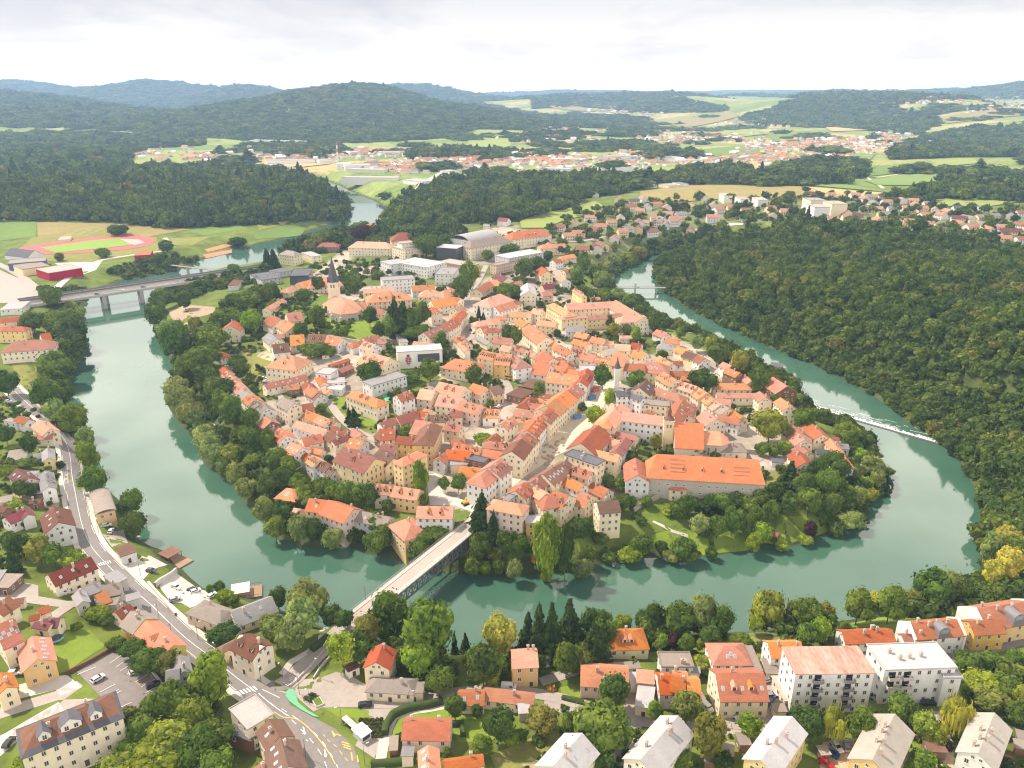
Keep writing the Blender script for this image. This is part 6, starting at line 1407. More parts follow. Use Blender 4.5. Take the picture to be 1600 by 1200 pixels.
def truss_bridge():
    a = np.array(GZ(548, 972, 11.5)); b = np.array(GZ(743, 815, 13)); d = b - a; L = np.linalg.norm(d); ang = math.atan2(d[1], d[0])
    root = link('truss_bridge', None, None, (a[0], a[1], 0), ang, label='grey steel truss bridge with a pale road deck crossing the river into the old town', cat='bridge')
    zz = lambda t: 11.4 + 1.4 * t / L; w = 4.1
    m = MB(); m.add([(t, s * w, zz(t) - q) for t in (-3, L + 3) for s in (-1, 1) for q in (0, .5)], [(0,4,6,2),(1,3,7,5),(0,1,5,4),(2,6,7,3)]); m.obj('deck', deckm, root)
    for s in (-1, 1):
        k = MB(); k.add([(t, y, zz(t) + q) for t in (-3, L + 3) for y in (s * 2.5, s * w) for q in (.02, .2)], [(1,5,7,3) if s < 0 else (3,7,5,1), (0,1,3,2), (0,4,5,1), (2,3,7,6)]); k.obj('footway', kerb, root)
        r = MB(); n = 30
        for i in range(n + 1): t = L * i / n; r.bar((t, s * w, zz(t)), (t, s * w, zz(t) + 1.15), .05)
        for q in (.6, 1.15): r.bar((0, s * w, zz(0) + q), (L, s * w, zz(L) + q), .05)
        r.obj('railing', plain('rail_grey', (.35,.33,.33), .6), root)
        g = MB(); n = 24; yy = s * (w - .1); hgt = 5.0
        for q in (.5, hgt): g.bar((0, yy, zz(0) - q), (L, yy, zz(L) - q), .36)
        for i in range(n + 1): t = L * i / n; g.bar((t, yy, zz(t) - .5), (t, yy, zz(t) - hgt), .24)
        for i in range(n):
            t0, t1 = L * i / n, L * (i + 1) / n; g.bar((t0, yy, zz(t0) - .5), (t1, yy, zz(t1) - hgt), .17); g.bar((t1, yy, zz(t1) - .5), (t0, yy, zz(t0) - hgt), .17)
        g.obj('truss', steel, root)
    x = MB(); n = 24
    for i in range(n + 1): t = L * i / n; x.bar((t, -w + .5, zz(t) - 4.4), (t, w - .5, zz(t) - 4.4), .1); x.bar((t, -w + .5, zz(t) - .6), (t, w - .5, zz(t) - .6), .12)
    x.obj('cross_beam', steel, root)
    for t in (-2, L - 7): p = MB(); p.box(t, t + 9, -w - .6, w + .6, -2, zz(t) - .45); p.obj('abutment', stone, root)
    for t in (12, 40, 66):
        l = MB(); l.bar((t, w - .2, zz(t)), (t, w - .2, zz(t) + 6), .09, 0, 6); l.bar((t, w - .2, zz(t) + 6), (t, w - 1.6, zz(t) + 6.2), .07); l.obj('lamp_post', steel, root)
truss_bridge()
def beam_bridge():
    A = np.array(GZ(60, 474, 13)); Bp = np.array(GZ(420, 418, 15)); d = Bp - A; L = np.linalg.norm(d); ang = math.atan2(d[1], d[0])
    root = link('road_bridge', None, None, (A[0], A[1], 0), ang, label='long concrete road bridge on piers over the river near the crimson hall', cat='bridge')
    con = surf('bridge_concrete', (.46,.42,.39), .2, .2, .9, 0); m = MB(); m.box(-10, L + 8, -5.5, 5.5, 11.6, 13); m.obj('deck', con, root)
    m = MB(); m.box(-10, L + 8, -4.2, 4.2, 13.01, 13.03); m.obj('road_surface', asphalt, root)
    for s in (-1, 1): m = MB(); m.box(-10, L + 8, s * 5.5 - .15, s * 5.5 + .15, 13, 14.1); m.obj('parapet', kerb, root)
    for u, v in ((218, 458), (290, 436), (305, 440), (326, 436), (343, 432), (150, 460)):
        p = np.array(GZ(u, v, 8)) - A; t = p @ d / L; m = MB(); m.box(t - 1.6, t + 1.6, -4.5, 4.5, -3, 11.7); m.obj('pier', con, root)
    root2 = link('road_bridge', None, None, (A[0] + 3, A[1] + 24, 0), ang, label='second concrete road bridge running just behind the first, with dark parapet', cat='bridge')
    m = MB(); m.box(-30, L + 8, -4, 4, 12.6, 14); m.obj('deck', con, root2)
    for s in (-1, 1): m = MB(); m.box(-30, L + 8, s * 4 - .15, s * 4 + .15, 14, 15.4); m.obj('parapet', plain('dark_parapet', (.16,.15,.15), .7), root2)
    for t in (40, 90, 150, 200): m = MB(); m.box(t - 1, t + 1, -3, 3, -3, 12.7); m.obj('pier', con, root2)
beam_bridge()
def foot_bridge(p, q, z, label, portal=None, ctrl=None, wid=1.6):
    A, Bp = np.array(GZ(*p, z)), np.array(GZ(*q, z)); d = Bp - A; L = np.linalg.norm(d); ang = math.atan2(d[1], d[0])
    root = link('footbridge', None, None, (A[0], A[1], 0), ang, label=label, cat='footbridge')
    m = MB(); m.box(0, L, -wid, wid, z - .6, z); m.obj('deck', plain('foot_deck', (.30,.26,.24), .8), root)
    for s in (-1, 1):
        m = MB(); m.bar((0, s * wid, z + 1.1), (L, s * wid, z + 1.1), .08)
        for i in range(25): m.bar((L * i / 24, s * wid, z), (L * i / 24, s * wid, z + 1.1), .06)
        m.obj('railing', steel, root)
    for t in ([.3, .55, .8] if portal is None else [.45, .62, .88]): m = MB(); m.box(L * t - .7, L * t + .7, -wid, wid, -3, z - .6); m.obj('pier', stone, root)
    if portal:
        m = MB(); t = L * portal
        for s in (-1, 1): m.box(t - .6, t + .6, s * (wid + .5) - .5, s * (wid + .5) + .5, z - .6, z + 5)
        m.box(t - .6, t + .6, -wid, wid, z + 4, z + 5); m.obj('portal', stone, root)
foot_bridge((915, 450), (1040, 449), 6, 'slim footbridge with a stone portal across the green river arm by the forest', .62)
foot_bridge((268, 414), (352, 424), 7, 'low dark footbridge across the river behind the road bridge')
def weir():
    a = np.array(GZ(1250, 631, .3)); b = np.array(GZ(1473, 695, .3)); d = b - a; L = np.linalg.norm(d); ang = math.atan2(d[1], d[0])
    root = link('weir', None, None, (a[0], a[1], 0), ang, label='low stone weir across the river with a line of white foam', cat='weir')
    m = MB(); m.box(-2, L + 3, -1.0, 1.0, -3, .22); m.obj('sill', surf('wet_stone', (.13,.11,.11), .3, .6, .4, 0), root)
    f = MB(); r = random.Random(3); n = 170
    for i in range(n):
        t0, t1 = L * i / n, L * (i + 1) / n + .3; w0 = 1.6 + r.random() * 2.2 + (3 * r.random() if r.random() < .3 else 0); s = r.uniform(-2.5, 1)
        f.add([(t0, .9, .26), (t1, .9, .26), (t1 + s * .3, 1.0 + w0 * .5, .16 + .14 * r.random()), (t0 + s * .3, 1.0 + w0 * .5, .16 + .14 * r.random()), (t1 + s, 1 + w0, .03), (t0 + s, 1 + w0, .03)], [(0,1,2,3),(3,2,4,5)])
    for i in range(80):
        t = L * r.random(); y = 4 + 10 * r.random() ** 1.5; l = 1 + 2.5 * r.random(); f.add([(t - l, y, .03), (t + l, y + .3, .03), (t + l, y + .5, .03), (t - l, y + .35, .03)], [(0,1,2,3)])
    f.obj('foam', plain('foam', (.82,.83,.82), .6), root)
weir()
# ------------------------------------------------------------------ cars and other vehicles
CARCOL = {'w': ('white', (.72,.72,.72)), 'k': ('black', (.02,.02,.022)), 'g': ('silver grey', (.35,.36,.37)), 'b': ('dark blue', (.02,.07,.25)), 'r': ('red', (.42,.02,.03)), 'd': ('dark grey', (.07,.07,.08)), 't': ('teal', (.05,.3,.3))}
tyre = plain('tyre', (.02,.02,.02), .8); carglass = plain('car_glass', (.02,.025,.03), .08, 0, .9); lampm = plain('car_lamp', (.7,.65,.6), .2)
def car_profile(van):
    if van: return [(-2.4,.35),(-2.45,1.0),(-2.35,2.0),(1.3,2.05),(1.9,1.25),(2.35,1.05),(2.45,.35)]
    return [(-2.1,.35),(-2.15,.85),(-1.95,1.0),(-1.6,1.42),(.25,1.45),(1.0,.98),(1.95,.82),(2.1,.55),(2.1,.35)]
def car_meshes(van):
    P = car_profile(van); W_ = .98 if van else .88; mb = MB(); n = len(P)
    top = max(z for _, z in P)
    ins = lambda z: W_ - .16 * smooth(np.array((z - .95) / (top - .95))).item() if z > .95 else W_
    mb.add([(x, -ins(z), z) for x, z in P] + [(x, ins(z), z) for x, z in P], [tuple(range(n)), tuple(range(2*n-1, n-1, -1))] + [(i, i + n, (i + 1) % n + n, (i + 1) % n) for i in range(n)])
    g = MB()
    if van: g.box(1.28, 1.62, -.8, .8, 1.5, 1.95); g.box(.2, 1.2, -W_ - .01, -W_ + .05, 1.3, 1.8); g.box(.2, 1.2, W_ - .05, W_ + .01, 1.3, 1.8)
    else:
        g.add([(.26,-.7,1.46),(.26,.7,1.46),(1.0,.78,1.0),(1.0,-.78,1.0)], [(0,3,2,1)]); g.add([(-1.62,-.7,1.42),(-1.62,.7,1.42),(-1.98,.78,1.01),(-1.98,-.78,1.01)], [(0,1,2,3)])
        for s in (-1, 1): g.add([(-1.5,s*.8,1.36),(.2,s*.8,1.38),(.85,s*.885,1.02),(-1.8,s*.885,1.02)], [(0,1,2,3) if s > 0 else (3,2,1,0)])
    wh = MB(); nn = 10; wh.add([(.33*math.cos(6.283*i/nn), y, .33*math.sin(6.283*i/nn)) for y in (-.11,.11) for i in range(nn)], [tuple(range(nn)), tuple(range(2*nn-1, nn-1, -1))] + [(i, i+nn, (i+1)%nn+nn, (i+1)%nn) for i in range(nn)])
    return mb, g.mesh('glazing', [carglass]), wh.mesh('wheel', [tyre])
CARM = {v: car_meshes(v) for v in (False, True)}; BODY = {}
def car(u, v, ang, c, van=False, place=None):
    x, y, z = GP(u, v)
    nm, col = CARCOL[c]; k = (c, van)
    if k not in BODY: BODY[k] = CARM[van][0].mesh('body', [plain('car_paint_' + c, col, .25, 0, .7)])
    root = link('parked_van' if van else 'parked_car', None, None, (x, y, z + .22 * (1 + max(0, y - 150) / 300)), math.radians(ang), cat='van' if van else 'car', group='parked cars')
    link('body', BODY[k], root); link('glazing', CARM[van][1], root)
    for sx in (-1.35, 1.35):
        for sy in (-.82, .82): link('wheel', CARM[van][2], root, (sx, sy, .33))
    pend(root, f"{nm} {'van' if van else 'car'}", u, v, place='parked ' + where(u, v) if not place else place)
for it in '154 1063 55 w;214 1052 35 w;240 1073 35 k;15 1163 90 k;24 1054 10 w;276 920 -30 w;301 922 40 k;306 926 40 w;274 939 30 g;332 933 60 w;237 894 -10 d;174 832 100 w;167 823 20 w;571 1104 10 k;1205 1089 10 w;1199 1065 20 w;1203 1098 60 b;1145 1119 -60 w;1096 1093 100 w;1226 1112 -50 d;1215 1112 -40 w;1237 1109 -55 w;1307 1170 -75 w;1323 1169 75 g;1299 1181 -30 b;1290 1196 -40 r;1359 1089 -60 g;1450 1101 5 k;1478 1168 -60 k;1577 1193 70 r;1525 1010 30 d;1547 1005 30 d;1554 1004 30 g;1575 997 30 d;5 623 20 r;14 629 20 w;19 631 20 g;63 772 20 w;412 593 10 w;416 598 10 w;439 664 30 d;687 755 90 d;737 517 60 b;740 521 60 w;695 552 90 w;699 552 90 w;773 641 60 r;780 637 60 w;1208 672 20 w;1213 700 40 w'.split(';'):
    q = it.split(); car(float(q[0]), float(q[1]), float(q[2]), q[3])
for u, v, a, c in ((100,929,30,'w'),(795,1077,-5,'w'),(1103,1108,-60,'w')): car(u, v, a, c, True)
for u, t, c in ((152, .25, 'k'), (190, .4, 'w'), (224, .52, 'd')):
    x, y = GZ(u, 474 - (u - 60) * 56 / 360, 13.3); nm, col = CARCOL[c]; k = (c, False)
    if k not in BODY: BODY[k] = CARM[False][0].mesh('body', [plain('car_paint_' + c, col, .25)])
    root = link('car', None, None, (x, y, 13.05), .25, cat='car', group='cars on the road bridge'); link('body', BODY[k], root); link('glazing', CARM[False][1], root); root['label'] = f"{nm} car driving on the long concrete road bridge"
# ------------------------------------------------------------------ street furniture and small things
def at(u, v): x, y, z = GP(u, v); return x, y, z
def lamp(u, v, h=7):
    x, y, z = at(u, v); root = link('street_lamp', None, None, (x, y, z), random.random() * 6, cat='street lamp', group='street lamps')
    m = MB(); m.bar((0, 0, -.3), (0, 0, h), .10, 0, 8, .06); m.bar((0, 0, h), (1.2, 0, h + .15), .05); m.obj('pole', plain('lamp_grey', (.22,.22,.23), .5, .5), root); m = MB(); m.box(.9, 1.7, -.15, .15, h + .08, h + .2); m.obj('lamp_head', plain('lamp_head', (.5,.5,.5), .4), root)
    pend(root, 'grey street lamp', u, v)
for u, v in ((408,1066),(468,1085),(484,1102),(534,1133),(570,1195),(478,1185),(310,1000),(249,968),(220,900),(155,835),(140,800),(500,1060),(442,1060),(640,1110),(270,1000),(340,1035)): lamp(u, v)
def hedge(px, w, h, label):
    P = line(px, 2.5); m = MB(); r = random.Random(5); rows = []
    for i, p in enumerate(P):
        T = P[min(i + 1, len(P) - 1)] - P[max(i - 1, 0)]; T = T / np.linalg.norm(T); n = np.array((-T[1], T[0])); z = H(*p); j = lambda: r.uniform(-.12, .12)
        rows.append([(p[0] + n[0] * a * w + j(), p[1] + n[1] * a * w + j(), z + b * h + j()) for a, b in ((-.5, -.1), (-.52, .6), (-.4, .98), (0, 1.03), (.4, .98), (.52, .6), (.5, -.1))])
    for i in range(len(rows) - 1): m.add(rows[i] + rows[i + 1], [(k, k + 1, k + 8, k + 7) for k in range(6)])
    m.add(rows[0], [tuple(range(7))]); m.add(rows[-1], [tuple(range(6, -1, -1))])
    m.obj('hedge', surf('hedge_leaf', (.07,.11,.025), .4, 1.5, .95, 0, 9, bump=1.0), None, smooth=True, label=label, cat='hedge', group='clipped hedges')
hedge([(601,1150),(604,1136),(614,1121),(640,1110),(668,1105),(692,1099)], 2.0, 2.2, 'long curved clipped hedge round the cottage garden')
hedge([(580,1197),(620,1194),(650,1190)], 1.6, 1.8, 'short straight clipped hedge at the bottom edge below the cottage')
hedge([(704,1134),(722,1134),(724,1152)], 1.5, 1.8, 'small angled clipped hedge beside the cottage drive')
hedge([(487,1018),(500,1009),(513,998)], 2.2, 2.0, 'clipped hedge beside the bridge ramp footpath')
hedge([(328,1003),(340,1010),(347,1018)], 2.0, 1.6, 'low hedge left of the corner shop house')
hedge([(878,1092),(896,1096),(912,1100)], 1.5, 1.3, 'low flowering hedge in front of the long pink house')
n = 0
for i in range(5):
    for j in range(6):
        u, v = 564 + j * 6.2 + (i % 2) * 3, 1127 + i * 6
        if u < 562 + i * 3.5 or u > 599: continue
        x, y, z = at(u, v); r = random.Random(n); root = link('dome_bush', CR['bush'][n % 3], None, (x, y, z + .6), r.random() * 6, label='round clipped bush in the dense planted bed beside the bus shelter', cat='bush', group='round bushes in the bed by the bus shelter', scale=(.78, .78, .75)); root.color = (.15, .17, .055, 1); n += 1
x, y, z = at(487, 1092); o = link('dome_bush', CR['bush'][0], None, (x, y, z + .5), 0, label='single broad round bush on the paved island by the green cycle bay', cat='bush', scale=(2.4, 1.9, 1.2)); o.color = (.12, .14, .04, 1)
x, y, z = at(862, 1078); o = link('flowering_bush', CR['bush'][1], None, (x, y, z + .8), 0, label='bright yellow flowering bush at the bend in front of the long pink house', cat='bush', scale=(1.5, 1.4, 1.2)); o.color = (.55, .38, .05, 1)
def shelter():
    x, y, z = at(547, 1138); root = link('bus_shelter', None, None, (x, y, z), -.75, label='glass bus shelter with pale flat roof beside the yellow road lettering', cat='bus shelter')
    m = MB(); m.box(-2.8, 2.8, -.9, .9, 2.4, 2.55); m.obj('roof', light, root); m = MB(); m.box(-2.7, 2.7, .8, .86, .2, 2.3); m.box(-2.7, -2.64, -.7, .8, .2, 2.3); m.obj('glass_panel', plain('shelter_glass', (.18,.2,.22), .1, 0, .8), root)
    m = MB(); 
    for a in (-2.7, 0, 2.7): m.bar((a, .85, 0), (a, .85, 2.4), .05)
    m.obj('post', steel, root); m = MB(); m.box(-2, 2, .3, .7, .4, .48); m.obj('bench', dark_wood, root)
shelter()
def kiosk():
    x, y, z = at(566, 1152); root = link('kiosk', None, None, (x, y, z), .8, label='white rounded kiosk with dark front window beside the bush bed', cat='kiosk')
    m = MB(); m.box(-1.6, 1.6, -2.2, 2.2, 0, 2.5); m.obj('wall', wallmat('G'), root); m = MB(); m.box(-1.9, 1.9, -2.5, 2.5, 2.5, 2.75); m.cone((0, 0), 2.2, 2.75, 3.2, 8, 1.3); m.obj('roof', plain('kiosk_roof', (.72,.74,.72), .5), root); m = MB(); m.box(-1.2, 1.2, -2.25, -2.18, .8, 2.1); m.obj('window', glass, root)
kiosk()
def planter():
    x, y, z = at(497, 1099); root = link('planter', None, None, (x, y, z), .6, label='white square planter box on the paved island', cat='planter')
    m = MB(); m.box(-1.3, 1.3, -1.8, 1.8, 0, .7); m.obj('box', light, root); m = MB(); m.box(-1, 1, -1.5, 1.5, .7, .8); m.obj('soil', deepgrass, root)
planter()
def trampoline():
    x, y, z = at(89, 1001); root = link('trampoline', None, None, (x, y, z), 0, label='round garden trampoline with green rim on the lawn', cat='trampoline'); m = MB(); m.cone((0, 0), 2.0, .8, .83, 20, 2.0); m.obj('mat', plain('tramp_mat', (.06,.07,.08), .7), root)
    m = MB(); 
    for i in range(20): a, b = 6.283 * i / 20, 6.283 * (i + 1) / 20; m.bar((2.1 * math.cos(a), 2.1 * math.sin(a), .85), (2.1 * math.cos(b), 2.1 * math.sin(b), .85), .15)
    for i in range(5): a = 6.283 * i / 5; m.bar((2.1 * math.cos(a), 2.1 * math.sin(a), 0), (2.1 * math.cos(a), 2.1 * math.sin(a), .85), .05)
    m.obj('rim', plain('tramp_rim', (.04,.22,.18), .6), root)
trampoline()
def pavilion():
    x, y = GZ(268, 872, .6); root = link('floating_pavilion', None, None, (x, y, 0), -.55, label='floating timber pavilion with brown slatted roof moored on the left bank', cat='pavilion')
    wood = surf('raft_wood', (.36,.24,.15), .3, 1, .9, 0); m = MB(); m.box(-4.5, 9, -4, 4, -.3, .5); m.obj('raft', wood, root); m = MB(); m.box(-4, 3, -3.5, 3.5, 3.2, 3.45); m.obj('roof', roofmat('b'), root)
    for a in (-3.6, 2.6):
        for b in (-3.1, 3.1): m = MB(); m.bar((a, b, .5), (a, b, 3.2), .12); m.obj('post', dark_wood, root)
    x, y = GZ(385, 926, .6); root = link('floating_cafe', None, None, (x, y, 0), .3, label='floating cafe raft with cream awning and railings beside the river lot', cat='raft')
    m = MB(); m.box(-6, 6, -4, 4, -.3, .7); m.obj('raft', wood, root); m = MB(); m.slab([(-5.5,-3.5,3.2),(1.5,-3.5,3.2),(1.5,3.5,3.2),(-5.5,3.5,3.2),(-2,0,4)], [(0,1,4),(1,2,4),(2,3,4),(3,0,4)], .08); m.obj('awning', plain('awning', (.70,.62,.50), .8), root)
    m = MB(); 
    for s in (-1, 1): m.bar((-6, s * 4, 1.7), (6, s * 4, 1.7), .06); m.bar((s * 6, -4, 1.7), (s * 6, 4, 1.7), .06)
    for i in range(9):
        for s in (-1, 1): m.bar((-6 + 1.5 * i, s * 4, .7), (-6 + 1.5 * i, s * 4, 1.7), .05)
    for a in (-5.3, 1.3):
        for b in (-3.3, 3.3): m.bar((a, b, .7), (a, b, 3.2), .07)
    m.obj('railing', dark_wood, root)
pavilion()
def boat(u, v, a, label):
    x, y = GZ(u, v, .2); root = link('rowing_boat', None, None, (x, y, .05), a, label=label, cat='boat', group='boats on the river'); m = MB()
    S_ = [(-2, .35), (-1, .65), (0, .75), (1, .6), (2.2, .05)]
    vs = []
    for xx, w in S_: vs += [(xx, -w, .5), (xx, w, .5), (xx, -w * .6, -.15), (xx, w * .6, -.15), (xx, -w * .8, .45), (xx, w * .8, .45), (xx, 0, .05)]
    fs = []
    for i in range(4): o_ = 7 * i; fs += [(o_, o_ + 2, o_ + 9, o_ + 7), (o_ + 3, o_ + 1, o_ + 8, o_ + 10), (o_ + 2, o_ + 3, o_ + 10, o_ + 9), (o_, o_ + 7, o_ + 11, o_ + 4), (o_ + 1, o_ + 5, o_ + 12, o_ + 8), (o_ + 4, o_ + 11, o_ + 13, o_ + 6), (o_ + 5, o_ + 6, o_ + 13, o_ + 12)]
    m.add(vs, fs); m.obj('hull', plain('boat_white', (.75,.75,.74), .4), root); m = MB(); m.box(-.6, -.3, -.6, .6, .3, .36); m.box(.5, .8, -.5, .5, .3, .36); m.obj('seat', dark_wood, root)
boat(960, 882, 1.2, 'small white boat tied up at the old town bank'); boat(212, 840, .4, 'small white boat tied up by the left bank lot')
def excavator():
    x, y, z = at(728, 788); root = link('excavator', None, None, (x, y, z), .5, label='yellow excavator working on the torn up plaza by the bridge head', cat='excavator'); ye = plain('machine_yellow', (.62,.36,.03), .5)
    m = MB(); m.box(-1.4, 1.4, -1.1, 1.1, .9, 1.8); m.box(.1, 1.2, .1, 1.0, 1.8, 2.9); m.obj('cab', ye, root); m = MB(); m.bar((1.3, -.4, 1.5), (3.4, -.4, 4), .25); m.bar((3.4, -.4, 4), (5.2, -.4, 2), .2); m.obj('boom', ye, root); m = MB(); m.box(4.8, 5.7, -.9, .1, 1.2, 2); m.obj('bucket', tyre, root)
    for s in (-1, 1): m = MB(); m.box(-1.7, 1.7, s * 1.1 - .3, s * 1.1 + .3, .05, .85); m.obj('track', tyre, root)
excavator()
def bus():
    x, y, z = at(797, 593); root = link('minibus', None, None, (x, y, z + .3), -.35, label='yellow minibus standing on the town street below the dormered row', cat='bus')
    m = MB(); m.box(-3.2, 3.2, -1.1, 1.1, .5, 2.8); m.obj('body', plain('machine_yellow', (.6,.4,.05), .5), root); m = MB(); m.box(-3, 3.22, -1.12, 1.12, 1.5, 2.3); m.obj('glazing', carglass, root)
    for a in (-2, 2):
        for b in (-1, 1): link('wheel', CARM[False][2], root, (a, b * 1.0, .4), scale=(1.3, 1.3, 1.3))
bus()
def stack():
    x, y, z = GP(528, 252); root = link('factory_chimney', None, None, (x, y, z), 0, label='tall red and white banded factory chimney far behind the town', cat='chimney'); h = 48
    for i in range(6): m = MB(); m.cone((0, 0), 2.6 - i * .2, h * i / 6, h * (i + 1) / 6, 12, 2.6 - (i + 1) * .2); m.obj('band', plain('stack_red', (.5,.12,.08), .8) if i in (3, 5) else wallmat('W'), root)
    for i in range(4): x, y, z = GP(530 + i * 5, 266); r = link('silo', None, None, (x, y, z), 0, label='white factory silo, one of four in a row below the banded chimney', cat='silo', group='white silos under the factory chimney'); m = MB(); m.cone((0, 0), 6, 0, 15, 14, 6); m.cone((0, 0), 6.2, 15, 17, 14, 2); m.obj('shell', wallmat('W'), r)
stack()
def site():
    for u, v, c, nm in ((930,612,(.55,.13,.06),'orange'),(925,624,(.1,.2,.4),'blue'),(902,654,(.1,.3,.5),'sky blue'),(904,644,(.6,.4,.05),'yellow')):
        x, y, z = at(u, v); root = link('site_container', None, None, (x, y, z), .6, label=f'{nm} tarpaulin covered container on the dug up square', cat='container', group='containers on the building site'); m = MB(); m.box(-2.2, 2.2, -1.1, 1.1, .1, 2.2); m.obj('box', plain('site_' + nm.replace(' ', '_'), c, .7), root); m = MB(); m.box(-2.3, 2.3, -1.2, 1.2, 2.2, 2.35); m.obj('lid', plain('site_lid_' + nm.replace(' ', '_'), tuple(q * .8 for q in c), .7), root)
    mb = MB(); r = random.Random(9)
    for i in range(60):
        u, v = r.choice(((890, 640), (880, 690), (862, 700), (905, 622), (850, 720), (875, 660), (920, 615))); x, y, z = at(u + r.uniform(-12, 12), v + r.uniform(-8, 8)); s = r.uniform(.4, 1.4); mb.cone((x, y), s, z, z + s * .8, 6, s * .4)
    o = mb.obj('rubble', dirt, None, kind='stuff', label='heaps of rubble and earth on the dug up square')
site()
def wall_run(px, h, w, mat, label, nm='garden_wall'):
    P = line(px, 3); m = MB()
    for i in range(len(P) - 1):
        a, b = P[i], P[i + 1]; d = (b - a) / np.linalg.norm(b - a); n = np.array((-d[1], d[0])) * w / 2; za, zb = H(*a), H(*b)
        m.add([(*(a - n), za - 1), (*(b - n), zb - 1), (*(b - n), zb + h), (*(a - n), za + h), (*(a + n), za - 1), (*(b + n), zb - 1), (*(b + n), zb + h), (*(a + n), za + h)], [(0,1,2,3),(7,6,5,4),(3,2,6,7)])
    m.obj(nm, mat, None, label=label, cat='wall', group='garden walls')
wall_run([(104,1054),(140,1037),(183,1012)], 1.4, .4, roofmat('b'), 'low brown wall along the upper edge of the marked car park')
wall_run([(184,1012),(205,1022),(226,1040),(246,1060),(268,1098)], .9, .6, light, 'pale kerb wall along the right edge of the marked car park')
wall_run([(1128,712),(1160,708),(1192,712)], 2.5, .6, stone, 'pale garden wall behind the long monastery wing')
wall_run([(1078,772),(1110,775),(1140,778),(1180,783)], 2.5, .6, stone, 'terrace wall in front of the long monastery wing')
wall_run([(990,800),(1005,790),(1030,778)], 2.0, .8, stone, 'sloping stone wall below the small garden pavilion')
wall_run([(243,918),(262,905),(276,894)], 2.2, .8, light, 'pale retaining wall between the two river lots')
wall_run([(232,912),(255,938),(275,962)], 1.2, .8, light, 'pale wall between the river lot and the main road')
wall_run([(470,535),(500,528),(530,532),(575,540)], 2.5, .6, stone, 'old stone wall round the churchyard')
wall_run([(560,470),(520,486),(470,494),(408,500)], 2.2, .6, stone, 'long garden wall above the churchyard garden')

def villa_trim():
    root, i = INFO['villa']; e, hw, L2, hl = i['eave'], i['hw'], i['L2'], i['hl']; p = .62; o = .35; q = hw * .2; zz = lambda d: e + d * p + .16
    m = MB(); a = [(-L2-o,-hw-o), (L2+o,-hw-o), (L2+o,hw+o), (-L2-o,hw+o)]; b = [(-L2+q,-hw+q), (L2-q,-hw+q), (L2-q,hw-q), (-L2+q,hw-q)]
    m.slab([(x, y, zz(-.1)) for x, y in a] + [(x, y, zz(q) + .05) for x, y in b], [(k, (k + 1) % 4, 4 + (k + 1) % 4, 4 + k) for k in range(4)], .15); m.obj('slate_skirt', roofmat('k'), root)
    sy = -1
    for k, x in enumerate((-.52, 0, .5)):
        w, h = (1.4, 1.8) if k != 1 else (2.4, 2.2); d = MB(); x0 = x * L2; y0 = -hw * .66; z0 = e + hw * .34 * p
        d.add([(x0-w,y0,z0-.8),(x0+w,y0,z0-.8),(x0+w,y0,z0+h),(x0,y0,z0+h+1.4),(x0-w,y0,z0+h),(x0-w,y0+4,z0-.8),(x0+w,y0+4,z0-.8),(x0+w,y0+4,z0+h),(x0,y0+4,z0+h+1.4),(x0-w,y0+4,z0+h)], [(0,1,2,3,4),(1,6,7,2),(5,0,4,9)]); dd = d.obj('dormer', wallmat('W'), root)
        d = MB(); d.slab([(x0-w-.4,y0-.4,z0+h-.3),(x0,y0-.4,z0+h+1.55),(x0+w+.4,y0-.4,z0+h-.3),(x0-w-.4,y0+4,z0+h-.3),(x0,y0+4,z0+h+1.55),(x0+w+.4,y0+4,z0+h-.3)], [(1,0,3,4),(2,1,4,5)], .12); d.obj('dormer_roof', roofmat('k'), dd)
        for xx in ((0,) if k != 1 else (-1.1, 1.1)): link('window', WM['n'], dd, (x0 + xx, y0 - .03, z0 + .1))
villa_trim()
def balconies(key, cols, rows, mat):
    root, i = INFO[key]; e, hw, L2 = i['eave'], i['hw'], i['L2']
    for c in cols:
        for k in rows:
            m = MB(); x, z = c * L2, e - k; w = 1.5; m.box(x - w, x + w, -hw - 1.1, -hw + .1, z - .1, z); m.box(x - w, x + w, -hw - 1.15, -hw - 1.08, z, z + 1); m.box(x - w, x - w + .08, -hw - 1.1, -hw, z, z + 1); m.box(x + w - .08, x + w, -hw - 1.1, -hw, z, z + 1); b = m.obj('balcony', mat, root)
            m = MB(); m.box(x - .9, x + .9, -hw - .04 + .3, -hw + .33, z, z + 2.1); m.box(x - .9, x + .9, -hw + .26, -hw + .30, z, z + 2.1); m.obj('door', glass, b)
balconies('rusty_flats', (-.42, .38), (2.6, 5.6, 8.6, 11.6), plain('balcony_grey', (.25,.22,.22), .8))
balconies('white_flats', (-.75, -.35), (3.0, 6.2), plain('balcony_cream', (.55,.48,.40), .8))
